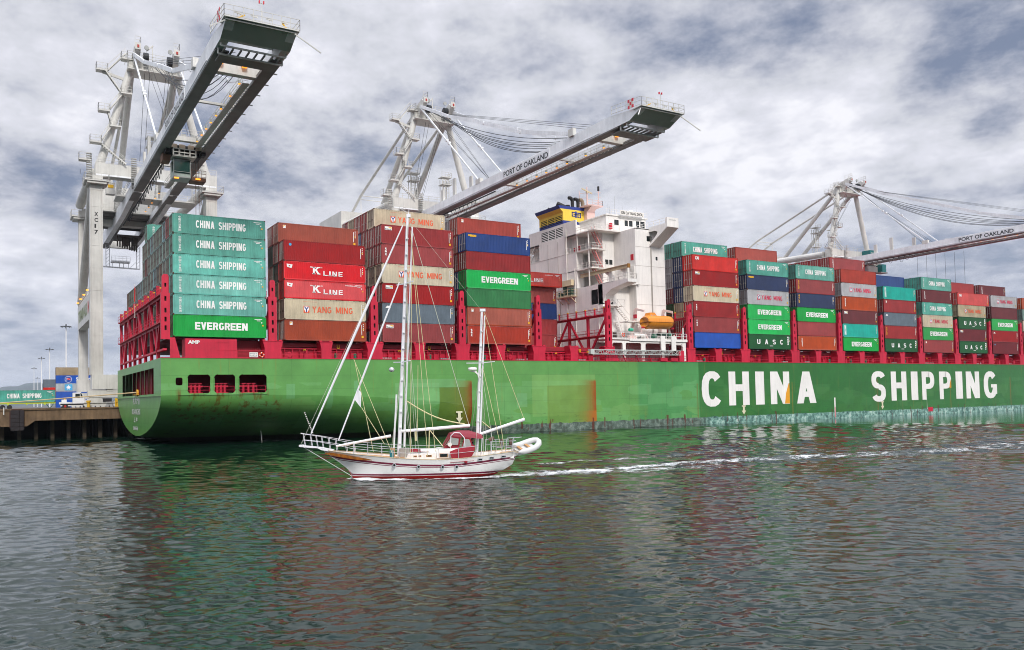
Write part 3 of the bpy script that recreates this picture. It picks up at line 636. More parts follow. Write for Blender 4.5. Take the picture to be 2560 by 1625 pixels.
for a, b, c, d in LV:
    for k in range(5): mb.mi = 0 if k > 1 else 1; mb.add([(96.0, a, 39.5+k*.32), (96.0, b, 39.5+k*.32), (96.1, b, 39.66+k*.32), (96.1, a, 39.66+k*.32)], [(0,1,2,3)])
mb.build('louvre', [yelf, bluef], o, org=(17.6, YC, 0))
mb = MB(); y = fy0-.02   # funnel emblem
for x0, x1, z0, z1 in ((98.1,98.35,40.9,41.85),(98.1,98.9,41.65,41.85),(98.1,98.9,40.9,41.1),(98.9,99.35,40.75,42.0),(98.55,100.3,41.3,41.45),(99.35,100.4,41.6,41.8),(100.15,100.4,40.75,41.8),(99.5,99.65,40.75,41.5),(99.8,99.95,40.75,41.6),(99.5,100.3,40.75,40.9)): mb.box(x0, x1, y, y+.02, z0, z1)
mb.build('emblem', bluef, o, org=(17.6, YC, 0))
mb = MB()
for x, y, h, r in ((98.9, 122.6, 2.0, .34), (100.3, 122.6, 1.9, .33)):
    mb.path([(x, y, 42.8), (x, y, 42.8+h*.72), (x-.18, y, 42.8+h*.92), (x-.55, y, 42.8+h), (x-.9, y, 42.8+h*.96)], r, 12)
mb.tube((98.6, 123.8, 42.85), (96.6, 124.6, 43.9), .55, .5, 12); mb.tube((97.2, 126.6, 42.8), (96.2, 127.2, 43.3), .4, .4, 12); mb.tube((98.6, 123.8, 42.8), (98.6, 123.8, 43.6), .5, .5, 12)
mb.build('exhaust_pipe', blackm, o, smooth=False, org=(17.6, YC, 0))
mb = MB(); x, y, h, r = 101.5, 122.6, 1.85, .36
mb.path([(x, y, 42.8), (x, y, 42.8+h*.72), (x-.18, y, 42.8+h*.92), (x-.55, y, 42.8+h), (x-.9, y, 42.8+h*.96)], r, 12)
mb.build('exhaust_pipe', mat('pipe_tan', '8c7c66', .6, dirt=.3), o, org=(17.6, YC, 0))
# decks, posts, stairs between the casing and the house
for sgn in (0, 1):
    mb = MB(); f = (lambda y: y) if not sgn else mir
    for z, y0 in ((36.4, 112.9), (32.95, 113.8), (29.4, 113.9)):
        mb.box(96.0, 102.4 if z > 36 else 99.6, f(y0), f(121.6), z, z+.16)
        mb.rail([(96.05, f(121.5 if z < 36 else 118.2), z+.16), (96.05, f(y0+.05), z+.16), (102.3 if z > 36 else 99.5, f(y0+.05), z+.16)], 1.05, 1.3, .03)
    mb.tube((96.2, f(114.8), 26), (96.2, f(114.8), 36.4), .13); mb.tube((96.2, f(118.1), 33), (96.2, f(118.1), 36.4), .1)
    mb.rail([(96.1, f(111), 26.05), (96.1, f(104.4), 26.05), (98.05, f(104.4), 26.05)], 1.05, 1.2, .03)
    mb.rail([(98.05, f(104.4), 26.05), (98.05, f(109), 26.05), (102.3, f(109.1), 26.05)], 1.05, 1.2, .03)
    mb.box(98.1, 102.4, f(109.1), f(111), 25.9, 26.05)
    mb.box(102.4, 102.9, f(108.6), f(109.1), 25.9, 26.0)
    if not sgn: mb.box(102.35, 102.4, 109.1, 112, 29.1, 29.2); mb.prism([(109.1, 26.05), (109.1, 29.3), (112.6, 30.2), (112.6, 29.9), (110.2, 29.2), (109.4, 28.2), (109.3, 26.05)], 'x', 102.0, 102.38)
    mb.build('deck_gallery', whiter, ship)
for z0, z1 in ((26.1, 29.4), (29.5, 32.95), (33.1, 36.4)): mb = MB(); mb.stair((99.2, 114.7, z0), (97.2, 114.7, z1), .8, 'y'); mb.build('stairway', mat('stair_pink', 'd98a86', .6, dirt=.15), ship)
mb = MB(); mb.stair((96.5, mir(118)+1, 33.1), (96.5, mir(118)-2, 36.4), .8); mb.build('stairway', whiter, ship)
mb = MB(); mb.stair((99.7, 108.4, 18.95), (96.6, 108.4, 21.8), .9, 'y'); mb.stair((97.5, 107.9, 15.5), (95.4+.9, 107.9, 18.8), .8, 'y')
mb.box(95.2, 98.6, 108.0, 111, 21.65, 21.8); mb.rail([(95.3, 108.1, 21.8), (98.6, 108.1, 21.8)], 1.05, 1.1, .03); mb.box(98.2, 102.4, 106.9, 109.1, 18.75, 18.9)
mb.build('side_stairs', whiter, ship)
mb = MB(); mb.box(97.2, 98.3, 110.95, 110.99, 22.0, 24.1); mb.mi = 1; mb.box(97.7, 97.78, 110.9, 110.95, 21.9, 24.1); mb.box(97.2, 98.3, 110.9, 110.95, 22.9, 22.98); mb.build('side_door', [dark, whiter], ship)
mb = MB()
for x, z in ((100.4, 37.0),): mb.box(x, x+.5, 113.4, 113.8, z, z+1.1)
mb.box(97.55, 97.6, 120.1, 120.9, 33.4, 34.4); mb.box(97.5, 97.58, 118.8, 119.4, 33.6, 34.6); mb.box(102.3, 102.4, 109.6, 110.3, 30.6, 31.7)
mb.build('fire_locker', mat('fire_red', 'c8122c', .5), ship)
mb = MB()
for x in (100.2, 101.2): mb.box(x, x+.75, 114.86, 114.89, 30.5, 31.4)
mb.build('gallery_window', glass, ship)
# bridge, wings, name board
mb = MB(); WN = [(101.9, 103.0, 38.0, 39.0), (104.5, 105.3, 38.0, 39.1), (105.6, 106.5, 38.0, 39.1), (107.4, 108.2, 37.9, 39.2), (108.5, 109.6, 37.9, 39.2)]
plate(mb, 99.9, 109.9, 36.5, 39.75, WN, lambda u, v: (u, 114.0, v), .08)
mb.box(99.9, 109.9, 114.2, mir(114.2), 36.5, 39.75); mb.add([(99.9, 114.0, 36.5), (99.9, 114.2, 36.5), (99.9, 114.2, 39.75), (99.9, 114, 39.75)], [(3,2,1,0)]); mb.box(99.7, 110.3, 113.8, mir(113.8), 39.7, 39.9)
mb.mi = 1; mb.box(100.5, 109.8, 114.12, 114.18, 37.7, 39.4)
mb.mi = 0
for sgn in (0, 1):
    f = (lambda y: y) if not sgn else mir
    a = [(f(104.4), 36.1), (f(104.4), 37.85), (f(104.75), 37.85), (f(104.75), 36.75), (f(109.1), 36.75), (f(109.1), 35.9), (f(107.6), 35.9), (f(107.0), 35.55), (f(106.9), 35.2), (f(109.1), 33.3), (f(109.1), 32.6+.2)]
    mb.prism(a[:5]+[(f(109.1), 35.95), (f(107.5), 35.95), (f(106.85), 35.6), (f(107.1), 35.1), (f(109.1), 33.6), (f(109.1), 33.2)], 'x', 105.86, 106.1)
    mb.prism(a[:5]+[(f(109.1), 35.95), (f(107.5), 35.95), (f(106.85), 35.6), (f(107.1), 35.1), (f(109.1), 33.6), (f(109.1), 33.2)], 'x', 108.5, 108.72)
    mb.add([(106.1, f(104.4), 36.1), (108.5, f(104.4), 36.1), (108.5, f(109.1), 33.2), (106.1, f(109.1), 33.2)], [(0,1,2,3)])
    mb.box(106.1, 108.5, f(104.4), f(104.6), 36.1, 37.85); mb.box(106.1, 108.5, f(104.6), f(109.1), 36.6, 36.74)
    mb.rail([(105.95, f(104.9), 36.75), (105.95, f(113.9), 36.75)], 1.05, 1.3, .03)
mb.box(102.5, 109.7, 109.1, 114, 36.5, 36.56)
mb.rail([(99.9, 113.9, 39.9), (110.2, 113.9, 39.9)], 1.0, 1.2, .025)
mb.build('bridge', [white, glass], ship)
mb = MB(); mb.box(102.75, 108.7, 113.2, 113.26, 39.85, 40.75); o = mb.build('name_board', whiter, ship)
mb = MB(); put_text(mb, 'XIN DA YANG ZHOU', (102.9, 113.18, 40.02), (1,0,0), (0,0,1), 5.6, .56, .02); mb.build('lettering', blackm, o, org=(17.6, YC, 0))
mb = MB(); put_text(mb, 'XIN DA YANG ZHOU', (106.4, 104.38, 37.3), (1,0,0), (0,0,1), 1.7, .2, .02); mb.build('wing_name', greym, ship)
mb = MB(); mb.lathe([(.05, 0), (.12, .1), (.12, .5)], 106.6, 114.5, 8, 39.9); mb.lathe([(.01, 0), (.3, .05), (.47, .3), (.5, .55), (.4, .85), (.2, 1.0), (.01, 1.05)], 106.6, 114.5, 14, 40.35)
mb.build('satellite_dome', whiter, ship, smooth=True)
mb = MB()
for x, y, z0, z1 in ((101.3, 114.6, 39.9, 41.6), (103.0, 115, 39.9, 43.8), (104.9, 115, 39.9, 42.3), (108.2, 114.7, 39.9, 42.2), (102.2, 116, 39.9, 42.5)): mb.tube((x, y, z0), (x, y, z1), .035, .02, 5)
mb.build('whip_antenna', greym, ship)
pink = mat('mast_primer_pink', 'e8c4bb', .55, dirt=.1)
mb = MB(); mb.box(101.2, 103.2, 121.0, 123.2, 39.8, 42.6); mb.box(100.2, 104.2, 119.6, 124.4, 42.9, 43.05)
mb.prism([(119.6, 42.9), (121.0, 42.0), (123.2, 42.0), (124.4, 42.9)], 'x', 101.3, 103.0)
mb.rail([(100.2, 119.7, 43.05), (104.1, 119.7, 43.05), (104.1, 124.3, 43.05)], 1.0, 1.2, .03)
mb.tube((102.0, 121.8, 43), (102.0, 121.8, 47.2), .16, .1); mb.tube((103.9, 120.6, 43), (103.9, 120.6, 47.0), .09, .07); mb.tube((101.0, 123, 43), (101.0, 123, 46.6), .08, .06)
for z in (44, 45, 46): mb.beam((101.0, 123, z), (102.0, 121.8, z), .06); mb.beam((103.4, 120.6, z), (104.5, 120.6, z), .05)
mb.mi = 1; mb.box(103.75, 104.05, 120.45, 120.75, 46.3, 47.2)
mb.build('radar_mast', [pink, blackm], ship)
mb = MB(); mb.beam((100.3, 121.3, 46.55), (103.7, 122.3, 46.15), .16, .28); mb.box(101.85, 102.2, 121.6, 122, 45.9, 46.3); mb.build('radar_scanner', mat('radar_cream', 'cdbfa0', .5), ship)
# provisions crane
cream = mat('crane_cream', 'd6c3a0', .6, dirt=.2, rust=.4, rcol='6a4220', rthr=.6)
mb = MB(); mb.beam((96.9, 105.0, 28.75), (96.9, 127, 28.75), .5, .08); mb.beam((96.9, 105.0, 28.2), (96.9, 127, 28.2), .5, .08); mb.beam((96.9, 105.0, 28.5), (96.9, 127, 28.5), .1, .5)
mb.mi = 1; mb.box(96.6, 97.2, 104.9, 105.05, 28.1, 28.85); mb.box(96.6, 97.2, 119.0, 119.6, 27.9, 29.0)
mb.build('provisions_crane_beam', [cream, mat('crane_rust', '9a6a2c', .7, dirt=.3)], ship)
for y, r in ((110.3, .55), (106.2, .42)):
    mb = MB(); mb.tube((97.6, y, 26.05), (97.6, y, 28.9), r, r, 16); mb.prism([(y-.2, 28.9), (y+1.7, 28.9), (y+1.2, 28.0), (y+.2, 27.3)], 'x', 97.2, 97.9); mb.build('crane_post', whiter, ship)
mb = MB(); mb.box(94.4, 95.9, 118.2, 123.4, 24.55, 24.7); mb.rail([(95.9, 118.2, 24.7), (94.45, 118.2, 24.7), (94.45, 123.4, 24.7), (95.9, 123.4, 24.7)], 1.2, 1.0, .035); mb.box(95.2, 95.9, 119, 122.5, 26.8, 27.9)
for y in (118.5, 120.5, 122.5): mb.beam((95.9, y, 23.4), (94.6, y, 24.5), .12)
mb.build('crane_cage', cream, ship)
hg = mat('hoist_green', '25483a', .6, dirt=.3)
mb = MB(); mb.box(95.6, 96.4, 121.2, 122.0, 25.2, 27.3); mb.build('hoist_machine', hg, ship); mb = MB(); mb.box(95.2, 95.9, 119.2, 120, 24.75, 26.3); mb.build('hoist_motor', hg, ship); mb = MB(); mb.box(95.3, 96, 122.4, 123.1, 24.75, 25.8); mb.build('hoist_motor', hg, ship)
# pipes up the casing wall
mb = MB()
for y, z1 in ((121.0, 38), (118.6, 30), (123.5, 24), (112.0, 22), (126, 24)): mb.tube((95.85, y, 12), (95.85, y, z1), .09)
mb.build('wall_pipe', whiter, ship)
# boat deck
mb = MB(); mb.box(96.1, 109.95, D0-.1, 109.1, 15.1, 15.5)
plate(mb, 91.9, 109.6, 13.3, 15.1, [(92.3, 94.6, 13.3, 14.75), (95.3, 98.9, 13.3, 14.75), (99.9, 103.6, 13.3, 14.75), (104.6, 109.0, 13.3, 14.75)], lambda u, v: (u, D0+.15, v), .35)
for x in (95.0, 99.4, 104.1, 109.3): mb.box(x-.3, x+.3, D0+.16, D0+.6, ZD, 15.1)
mb.rail([(92.2, D0, 15.5), (109.9, D0, 15.5)], 1.05, 1.2, .03); mb.box(91.9, 96.1, D0, 109.1, 15.3, 15.5)
for x in (103.3, 105.9): mb.prism([(x, 13.4), (x+1.0, 13.4), (x+1.0, 16.1), (x-.1, 16.1)], 'y', D0-.28, D0-.1); mb.box(x, x+.9, D0-.2, D0+.8, 15.5, 16.1)
mb.box(109.3, 109.7, D0+.1, D0+.4, ZD, 15.1); mb.path([(105.9, D0+.5, 14.6), (108.6, D0+.2, 14.6), (109.0, D0+.1, 14.2), (109.0, D0+.1, ZD)], .11, 8); mb.tube((109.2, D0+.2, 15.5), (109.2, D0+.2, 17.7), .12)
mb.build('boat_deck', white, ship)
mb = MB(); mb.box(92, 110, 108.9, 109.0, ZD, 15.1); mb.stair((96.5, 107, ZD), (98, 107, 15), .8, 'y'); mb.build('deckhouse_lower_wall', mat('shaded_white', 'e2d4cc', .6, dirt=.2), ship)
for x in (100.6, 107.5):
    mb = MB(); mb.beam((x, 109, 15.5), (x, 107.6, 21.2), .28, .5); mb.beam((x, 107.6, 21.2), (x, 105.4, 20.6), .25, .4); mb.beam((x+.3, 106.2, 15.5), (x-.9, 105.6, 17.9), .25, .4); mb.beam((x+.6, 105.2, 15.5), (x, 105.2, 16.4), .22)
    mb.tube((x, 105.4, 20.6), (x, 105.3, 19.6), .04); mb.mi = 1; mb.box(x-.5, x+.3, 105.4, 106, 17.5, 17.8); mb.box(x-.15, x+.15, 107.4, 108, 19.5, 20.2)
    mb.build('boat_davit', [mat('davit_pink', 'efd6cf', .55, dirt=.1), red], ship)
mb = MB(); mb.tube((103.9, 105.4, 16.2), (106.1, 105.4, 16.3), .62, .55, 12); mb.mi = 1; mb.tube((106.1, 105.4, 16.3), (106.9, 105.4, 16.4), .5, .45, 12); mb.tube((102.6, 105.6, 16.1), (103.5, 105.6, 16.1), .4, .4, 10)
mb.build('covered_winch', [mat('canvas_dark_green', '1f3b33', .8), greenm], ship)
for i in range(2):
    mb = MB(); x = 98.0+i*1.0; prof = [(.02, 0), (.3, .03), (.36, .15), (.36, 1.25), (.3, 1.37), (.02, 1.4)]
    mb.lathe(prof, 0, 0, 12, 0); mb.v = [(x+p[2], 105.3+p[1], 16.15+p[0]-i*.02) for p in mb.v]
    mb.box(x+.1, x+.2, 104.9, 105.7, 15.5, 16.0); mb.box(x+1.1, x+1.2, 104.9, 105.7, 15.5, 16.0); mb.build('liferaft_canister', whiter, ship, smooth=False)
mb = MB(); mb.tube((97.0, 105, 15.5), (97.0, 105, 18.2), .06); mb.mi = 1; mb.tube((96.6, 105, 17.1), (97.4, 105, 17.1), .28, .28, 10); mb.mi = 2; mb.box(96.7, 98.4, 105, 105.6, 15.5, 16.2); mb.build('searchlight_post', [whiter, mat('gear_teal', '35b08c', .5), pink], ship)
mb = MB(); mb.box(92.6, 93.9, 105.2, 106, 15.5, 16.7); mb.box(92.3, 92.6, 104.9, 105.2, 15.7, 16.2); mb.build('boat_engine', mat('engine_brown', '40322a', .7, dirt=.4), ship)
orange_ = mat('buoy_orange', 'e8471f', .5)
def lifebuoy(x, z, label, y=D0-.12, sz=.36):
    t = thing('lifebuoy', label, 'lifebuoy', (x, y, z)); mb = MB(); n = 20; m = 8
    vs = [((sz*.76+.1*math.cos(2*math.pi*j/m))*math.cos(2*math.pi*i/n), .1*math.sin(2*math.pi*j/m), (sz*.76+.1*math.cos(2*math.pi*j/m))*math.sin(2*math.pi*i/n)) for i in range(n) for j in range(m)]
    for i in range(n):
        for j in range(m): mb.mi = 1 if i % 5 == 0 else 0; mb.m.append(mb.mi); mb.f.append([i*m+j, i*m+(j+1) % m, ((i+1) % n)*m+(j+1) % m, ((i+1) % n)*m+j])
    mb.v = vs; mb.build('ring', [orange_, whiter], t, world=False)
lifebuoy(30.6, 11.95, 'round orange lifebuoy on the red rail beside the small white warning board at the stern')
lifebuoy(94.6, 16.1, 'round orange lifebuoy on the white railing below the deckhouse stairs')
# gangway
gw = mat('gangway_aluminium', 'c3c9c4', .45, dirt=.1)
g = thing('gangway', 'long grey lattice gangway stowed flat along the ship side below the lifeboat', 'gangway', (97, D0-.3, 12.66))
mb = MB()
for y in (D0-.75, D0-.08):
    for z in (12.68, 13.42): mb.beam((87.0, y, z), (107.5, y, z), .09, .1)
    for i in range(21):
        x = 87+i*1.025; mb.beam((x, y, 12.68), (x, y, 13.42), .05)
        if i < 20: mb.beam((x, y, 12.68 if i % 2 else 13.42), (x+1.025, y, 13.42 if i % 2 else 12.68), .045)
for i in range(41): mb.beam((87+i*.5125, D0-.75, 12.68), (87+i*.5125, D0-.08, 12.68), .2, .03)
mb.build('lattice_frame', gw, g); mb = MB(); mb.box(86.7, 87.5, D0-.8, D0-.05, 12.66, 13.5); mb.mi = 1; mb.box(86.2, 86.4, D0-.6, D0-.3, 12.9, 13.1); mb.build('end_platform', [gw, yellow], g)
mb = MB()
for x in (103.3, 105.9): mb.box(x-.2, x+1.5, D0-.2, D0+.6, ZD+.05, 12.2)
mb.box(107.8, 109.0, D0-.1, D0+.6, ZD, 13.5); mb.prism([(91.2, ZD), (93.6, ZD), (93.0, 12.6), (91.3, 12.6)], 'y', D0-.1, D0+.3)
for x in (95, 98, 101): mb.beam((x, D0-.1, ZD), (x-.6, D0-.1, 12.6), .14)
mb.rail([(92, D0-.05, ZD), (103, D0-.05, ZD)], .5, 2, .03, 1)
mb.build('gangway_support', red, ship)
# lifeboat: closed orange hull with canopy
lb = thing('lifeboat', 'orange enclosed lifeboat hanging in its davits beside the white deckhouse', 'lifeboat', (103.9, 105.4, 17.3))
orng = mat('lifeboat_orange', 'ee9632', .35, dirt=.08, streak=.1)
L = 6.7; st = []
for i in range(15):
    t = i/14; x = -L/2+L*t
    w = 1.35*(1-max(0, (t-.8)/.2)**2.2*.6)*(1-max(0, (.1-t)/.1)**2*.15)
    keel = .12+.9*max(0, (t-.82)/.18)**2+.25*max(0, (.12-t)/.12)
    st.append((x, w, keel))
mb = MB(); prof = [(0, 0), (.35, .06), (.75, .3), (.97, .72), (1.04, 1.0)]
rings = []
for x, w, kz in st:
    zs = 1.25; r = [(x, -w*a, kz+(zs-kz)*b) for a, b in reversed(prof[1:])]+[(x, w*a, kz+(zs-kz)*b) for a, b in prof]
    rings.append(r)
n = len(rings[0]); mb.add([p for r in rings for p in r], [(i*n+j, i*n+j+1, (i+1)*n+j+1, (i+1)*n+j) for i in range(14) for j in range(n-1)]+[tuple(range(n)), tuple(range(15*n-1, 14*n-1, -1))])
mb.build('hull', orng, lb, world=False, smooth=True)
mb = MB(); rings = []
for i, (x, w, kz) in enumerate(st):
    t = i/14; h = 1.25*(1-max(0, (t-.82)/.18)**2*.6)*(1-max(0, (.1-t)/.1)**2*.3); ww = w*.98
    rings.append([(x, ww*math.cos(a), 1.28+h*math.sin(a)**.55) for a in np.linspace(math.pi, 0, 11)])
n = 11; mb.add([p for r in rings for p in r], [(i*n+j, i*n+j+1, (i+1)*n+j+1, (i+1)*n+j) for i in range(14) for j in range(n-1)]+[tuple(range(n)), tuple(range(15*n-1, 14*n-1, -1))])
mb.build('canopy', orng, lb, world=False, smooth=True)
mb = MB(); mb.prism([(-2.7, 2.3), (-2.4, 3.0), (-1.3, 3.02), (-.8, 2.4)], 'y', -.6, .6); mb.mi = 1; mb.box(-2.35, -1.9, -.62, -.6, 2.3, 2.6); mb.box(-1.6, -1.2, -.62, -.6, 2.3, 2.6); mb.box(-3.0, -2.8, -.9, -.85, 1.6, 2.0); mb.box(.2, .9, -1.2, -1.1, 1.75, 1.95)
mb.build('steering_cupola', [orng, greym], lb, world=False)
mb = MB(); mb.box(-L/2-.1, L/2+.05, -1.42, 1.42, 1.2, 1.27); 
mb.build('fender_rail', mat('lifeboat_rail', '6a3a14', .6), lb, world=False)
mb = MB(); mb.tube((-3.0, 0, .35), (-2.4, 0, .4), .3, .3, 12); mb.build('propeller_guard', orng, lb, world=False)
# flag at the stern
fl = thing('stern_flag', 'small red flag hanging on a white staff above the red stern frames', 'flag', (17.3, 124.4, 19.5))
mb = MB(); mb.tube((17.3, 124.4, 18.5), (17.3, 124.4, 23.6), .05, .03, 6); mb.build('flagstaff', whiter, fl)
mb = MB(); vs = []
for i in range(8):
    for j in range(6): vs.append((17.3-.05*math.sin(i*1.3)-.02*j, 124.4-.16*i*(.55+.09*j)+.04*math.sin(j*2+i), 23.4-.42*j-.16*i))
mb.add(vs, [(i*6+j, i*6+j+1, i*6+j+7, i*6+j+6) for i in range(7) for j in range(5)]); mb.build('cloth', mat('flag_red', 'd81f1a', .7), fl)
# ---------------------------------------------------------------- containers
def cmat(name, col, rust=.5, dirt=.1, rthr=.68, streak=.14): return mat('paint_'+name, tuple(max(0, (v*1.14-.14*sum(lin(col))/3)*.92) for v in lin(col)), .5, vary=.1, dirt=dirt*1.3, dscale=.5, rust=rust, rthr=rthr, rcol='5e3320', streak=streak)
CM = {
 'teal': (cmat('teal', '66ad9c', .7, .14, .66, .22), 'teal'), 'teal_light': (cmat('teal_light', '7abfb0', .6, .14, .67, .22), 'pale teal'), 'teal_bright': (cmat('teal_bright', '2bb09e', .4), 'turquoise'),
 'green': (cmat('green', '12a348', .35, .08), 'bright green'), 'green_b': (cmat('green_b', '10b558', .3, .08), 'bright green'), 'dkgreen': (cmat('dkgreen', '2c7a42', .4), 'dark green'), 'forest': (cmat('forest', '17542a', .3), 'forest green'),
 'brick': (cmat('brick', 'a64a40', .5), 'brick red'), 'brown': (cmat('brown', 'a5523f', .5), 'reddish brown'), 'oxide': (cmat('oxide', '9a3434', .45), 'oxide red'), 'maroon': (cmat('maroon', '6e2328', .4), 'maroon'), 'rust_o': (cmat('rust_orange', 'b8573a', .45), 'rusty orange'),
 'kred': (cmat('bright_red', 'e01f38', .3, .08), 'bright red'), 'cai': (cmat('scarlet', 'cf3a34', .4), 'scarlet'), 'coral': (cmat('coral_red', 'dc4a3c', .3), 'coral red'),
 'cream': (cmat('cream', 'd2c6ae', .7, .1, .66, .22), 'cream'), 'pale': (cmat('pale_grey', 'bdbcbd', .4), 'pale grey'), 'cream_old': (cmat('cream_old', 'bcae92', .8, .16, .62), 'weathered cream'),
 'navy': (cmat('navy', '24427e', .35), 'navy blue'), 'navy_d': (cmat('navy_dark', '203056', .3), 'dark navy'), 'blue': (cmat('blue', '0f57b0', .3), 'bright blue'), 'grey': (cmat('grey', '6c7780', .5), 'slate grey'), 'tan': (cmat('tan', 'a08e72', .8, .15, .62), 'tan'), 'silver': (cmat('silver', 'aab0b2', .6), 'silver grey'),
 'reefer': (cmat('greygreen', '7c9488', .6, .15, .64), 'grey green'), 'reefer2': (cmat('greygreen2', '8aa39a', .5, .15), 'pale grey green'), 'reefer3': (cmat('greygreen3', '667b73', .6, .2), 'dark grey green'), 'reefer4': (cmat('aqua_grey', '7fa8ad', .5, .15), 'pale aqua'), 'khaki': (cmat('khaki', '8a7c66', .6, .15), 'khaki'),
}
frame_rust = mat('frame_rust', '54382a', .8, dirt=.35, dscale=2.)
bar_m = mat('locking_bar_steel', 'b9b4ae', .5, dirt=.15); barm_d = mat('locking_bar_dark', '5c4640', .6, dirt=.3)
wlet = mat('lettering_white', 'f4f3ef', .6, dirt=.1); olet = mat('lettering_orange', 'e8643c', .6, dirt=.08); mlet = mat('lettering_magenta', 'd8244e', .6); blet = mat('lettering_blue', '2a3380', .6); ylet = mat('lettering_yellow', 'f0b41e', .6); klet = mat('lettering_black', '1c1c1e', .6); cyl = mat('sticker_blue', '48a8d8', .6)
HC, ST8 = 2.845, 2.55
CMESH = {}
def cmesh(L, H):
    k = (L, H)
    if k in CMESH: return CMESH[k]
    Wd = 2.438; out = {}
    mb = MB(); n = int((L-.3)/.278); x0 = .15; p = (L-.3)/n; zb, zt = .16, H-.1
    pts = []
    for i in range(n):
        a = x0+i*p; pts += [(a, .04), (a+p*.18, .004), (a+p*.5, .004), (a+p*.68, .04)]
    pts.append((L-.15, .04))
    for yy, sg in ((0, 1),):
        o = len(mb.v); mb.v += [(x, y, z) for x, y in pts for z in (zb, zt)]
        for i in range(len(pts)-1): mb.f.append([o+2*i, o+2*i+2, o+2*i+3, o+2*i+1]); mb.m.append(0)
    mb.add([(.05, .03, H-.02), (L-.05, .03, H-.02), (L-.05, Wd-.03, H-.02), (.05, Wd-.03, H-.02)], [(0,1,2,3)])
    mb.add([(.05, Wd-.02, .05), (.05, Wd-.02, H-.03), (L-.05, Wd-.02, H-.03), (L-.05, Wd-.02, .05)], [(0,1,2,3)])
    mb.add([(.05, .03, .06), (.05, Wd-.03, .06), (L-.05, Wd-.03, .06), (L-.05, .03, .06)], [(0,1,2,3)])
    pe = []
    for i in range(8):
        a = .12+i*.275; pe += [(L-.02, a), (L-.055, a+.07), (L-.055, a+.15), (L-.02, a+.22)]
    pe.append((L-.02, Wd-.12)); o = len(mb.v); mb.v += [(x, y, z) for x, y in pe for z in (zb, zt)]
    for i in range(len(pe)-1): mb.f.append([o+2*i, o+2*i+2, o+2*i+3, o+2*i+1]); mb.m.append(0)
    def fin(mb, nm):
        me = bpy.data.meshes.new(nm); me.from_pydata(mb.v, [], mb.f); 
        for i in range(max(mb.m)+1): me.materials.append(None)
        me.polygons.foreach_set('material_index', mb.m); me.update(); return me
    out['body'] = fin(mb, 'corrugated_body')
    mb = MB(); mb.mi = 0
    mb.box(.12, L-.12, 0, .06, .0, .16); mb.box(.12, L-.12, 0, .06, H-.1, H-.0)
    for x in (0, L-.14): mb.box(x, x+.14, -.0, .12, .14, H-.12); mb.box(x, x+.14, Wd-.12, Wd, .14, H-.12)
    mb.box(0, .1, .12, Wd-.12, 0, .14); mb.box(0, .1, .12, Wd-.12, H-.11, H)
    mb.mi = 1
    for x in (-.005, L-.17):
        for z in (0, H-.12): mb.box(x, x+.175, -.006, .16, z, z+.125); mb.box(x, x+.175, Wd-.16, Wd+.002, z, z+.125)
    for k in range(int(L/.9)): mb.box(.35+k*.9, .55+k*.9, -.004, .0, H-.03, H)
    out['frame'] = fin(mb, 'corner_frame')
    mb = MB(); hw = (Wd-.26)/2; mb.mi = 0
    z0, z1 = .15, H-.12; ks = 5; dz = (z1-z0)/ks
    for k in range(ks):
        a = z0+k*dz; mb.box(.05, .09, 0, hw, a+dz*.86, a+dz); mb.add([(.07, 0, a), (.07, hw, a), (.07, hw, a+dz*.86), (.07, 0, a+dz*.86)], [(0,3,2,1)])
    mb.mi = 2; mb.box(.045, .05, 0.0, .03, z0, z1)
    mb.mi = 1
    for y in (.22, .78): mb.box(.0, .04, y, y+.05, z0-.03, z1+.05); mb.box(-.01, .05, y-.05, y+.1, z0+.9, z0+.98); mb.box(-.01, .05, y-.04, y+.08, z1-.3, z1-.24)
    mb.box(.0, .03, .25, .8, z0+1.05, z0+1.09)
    out['door'] = fin(mb, 'door')
    CMESH[k] = out; return out
LETM = {}
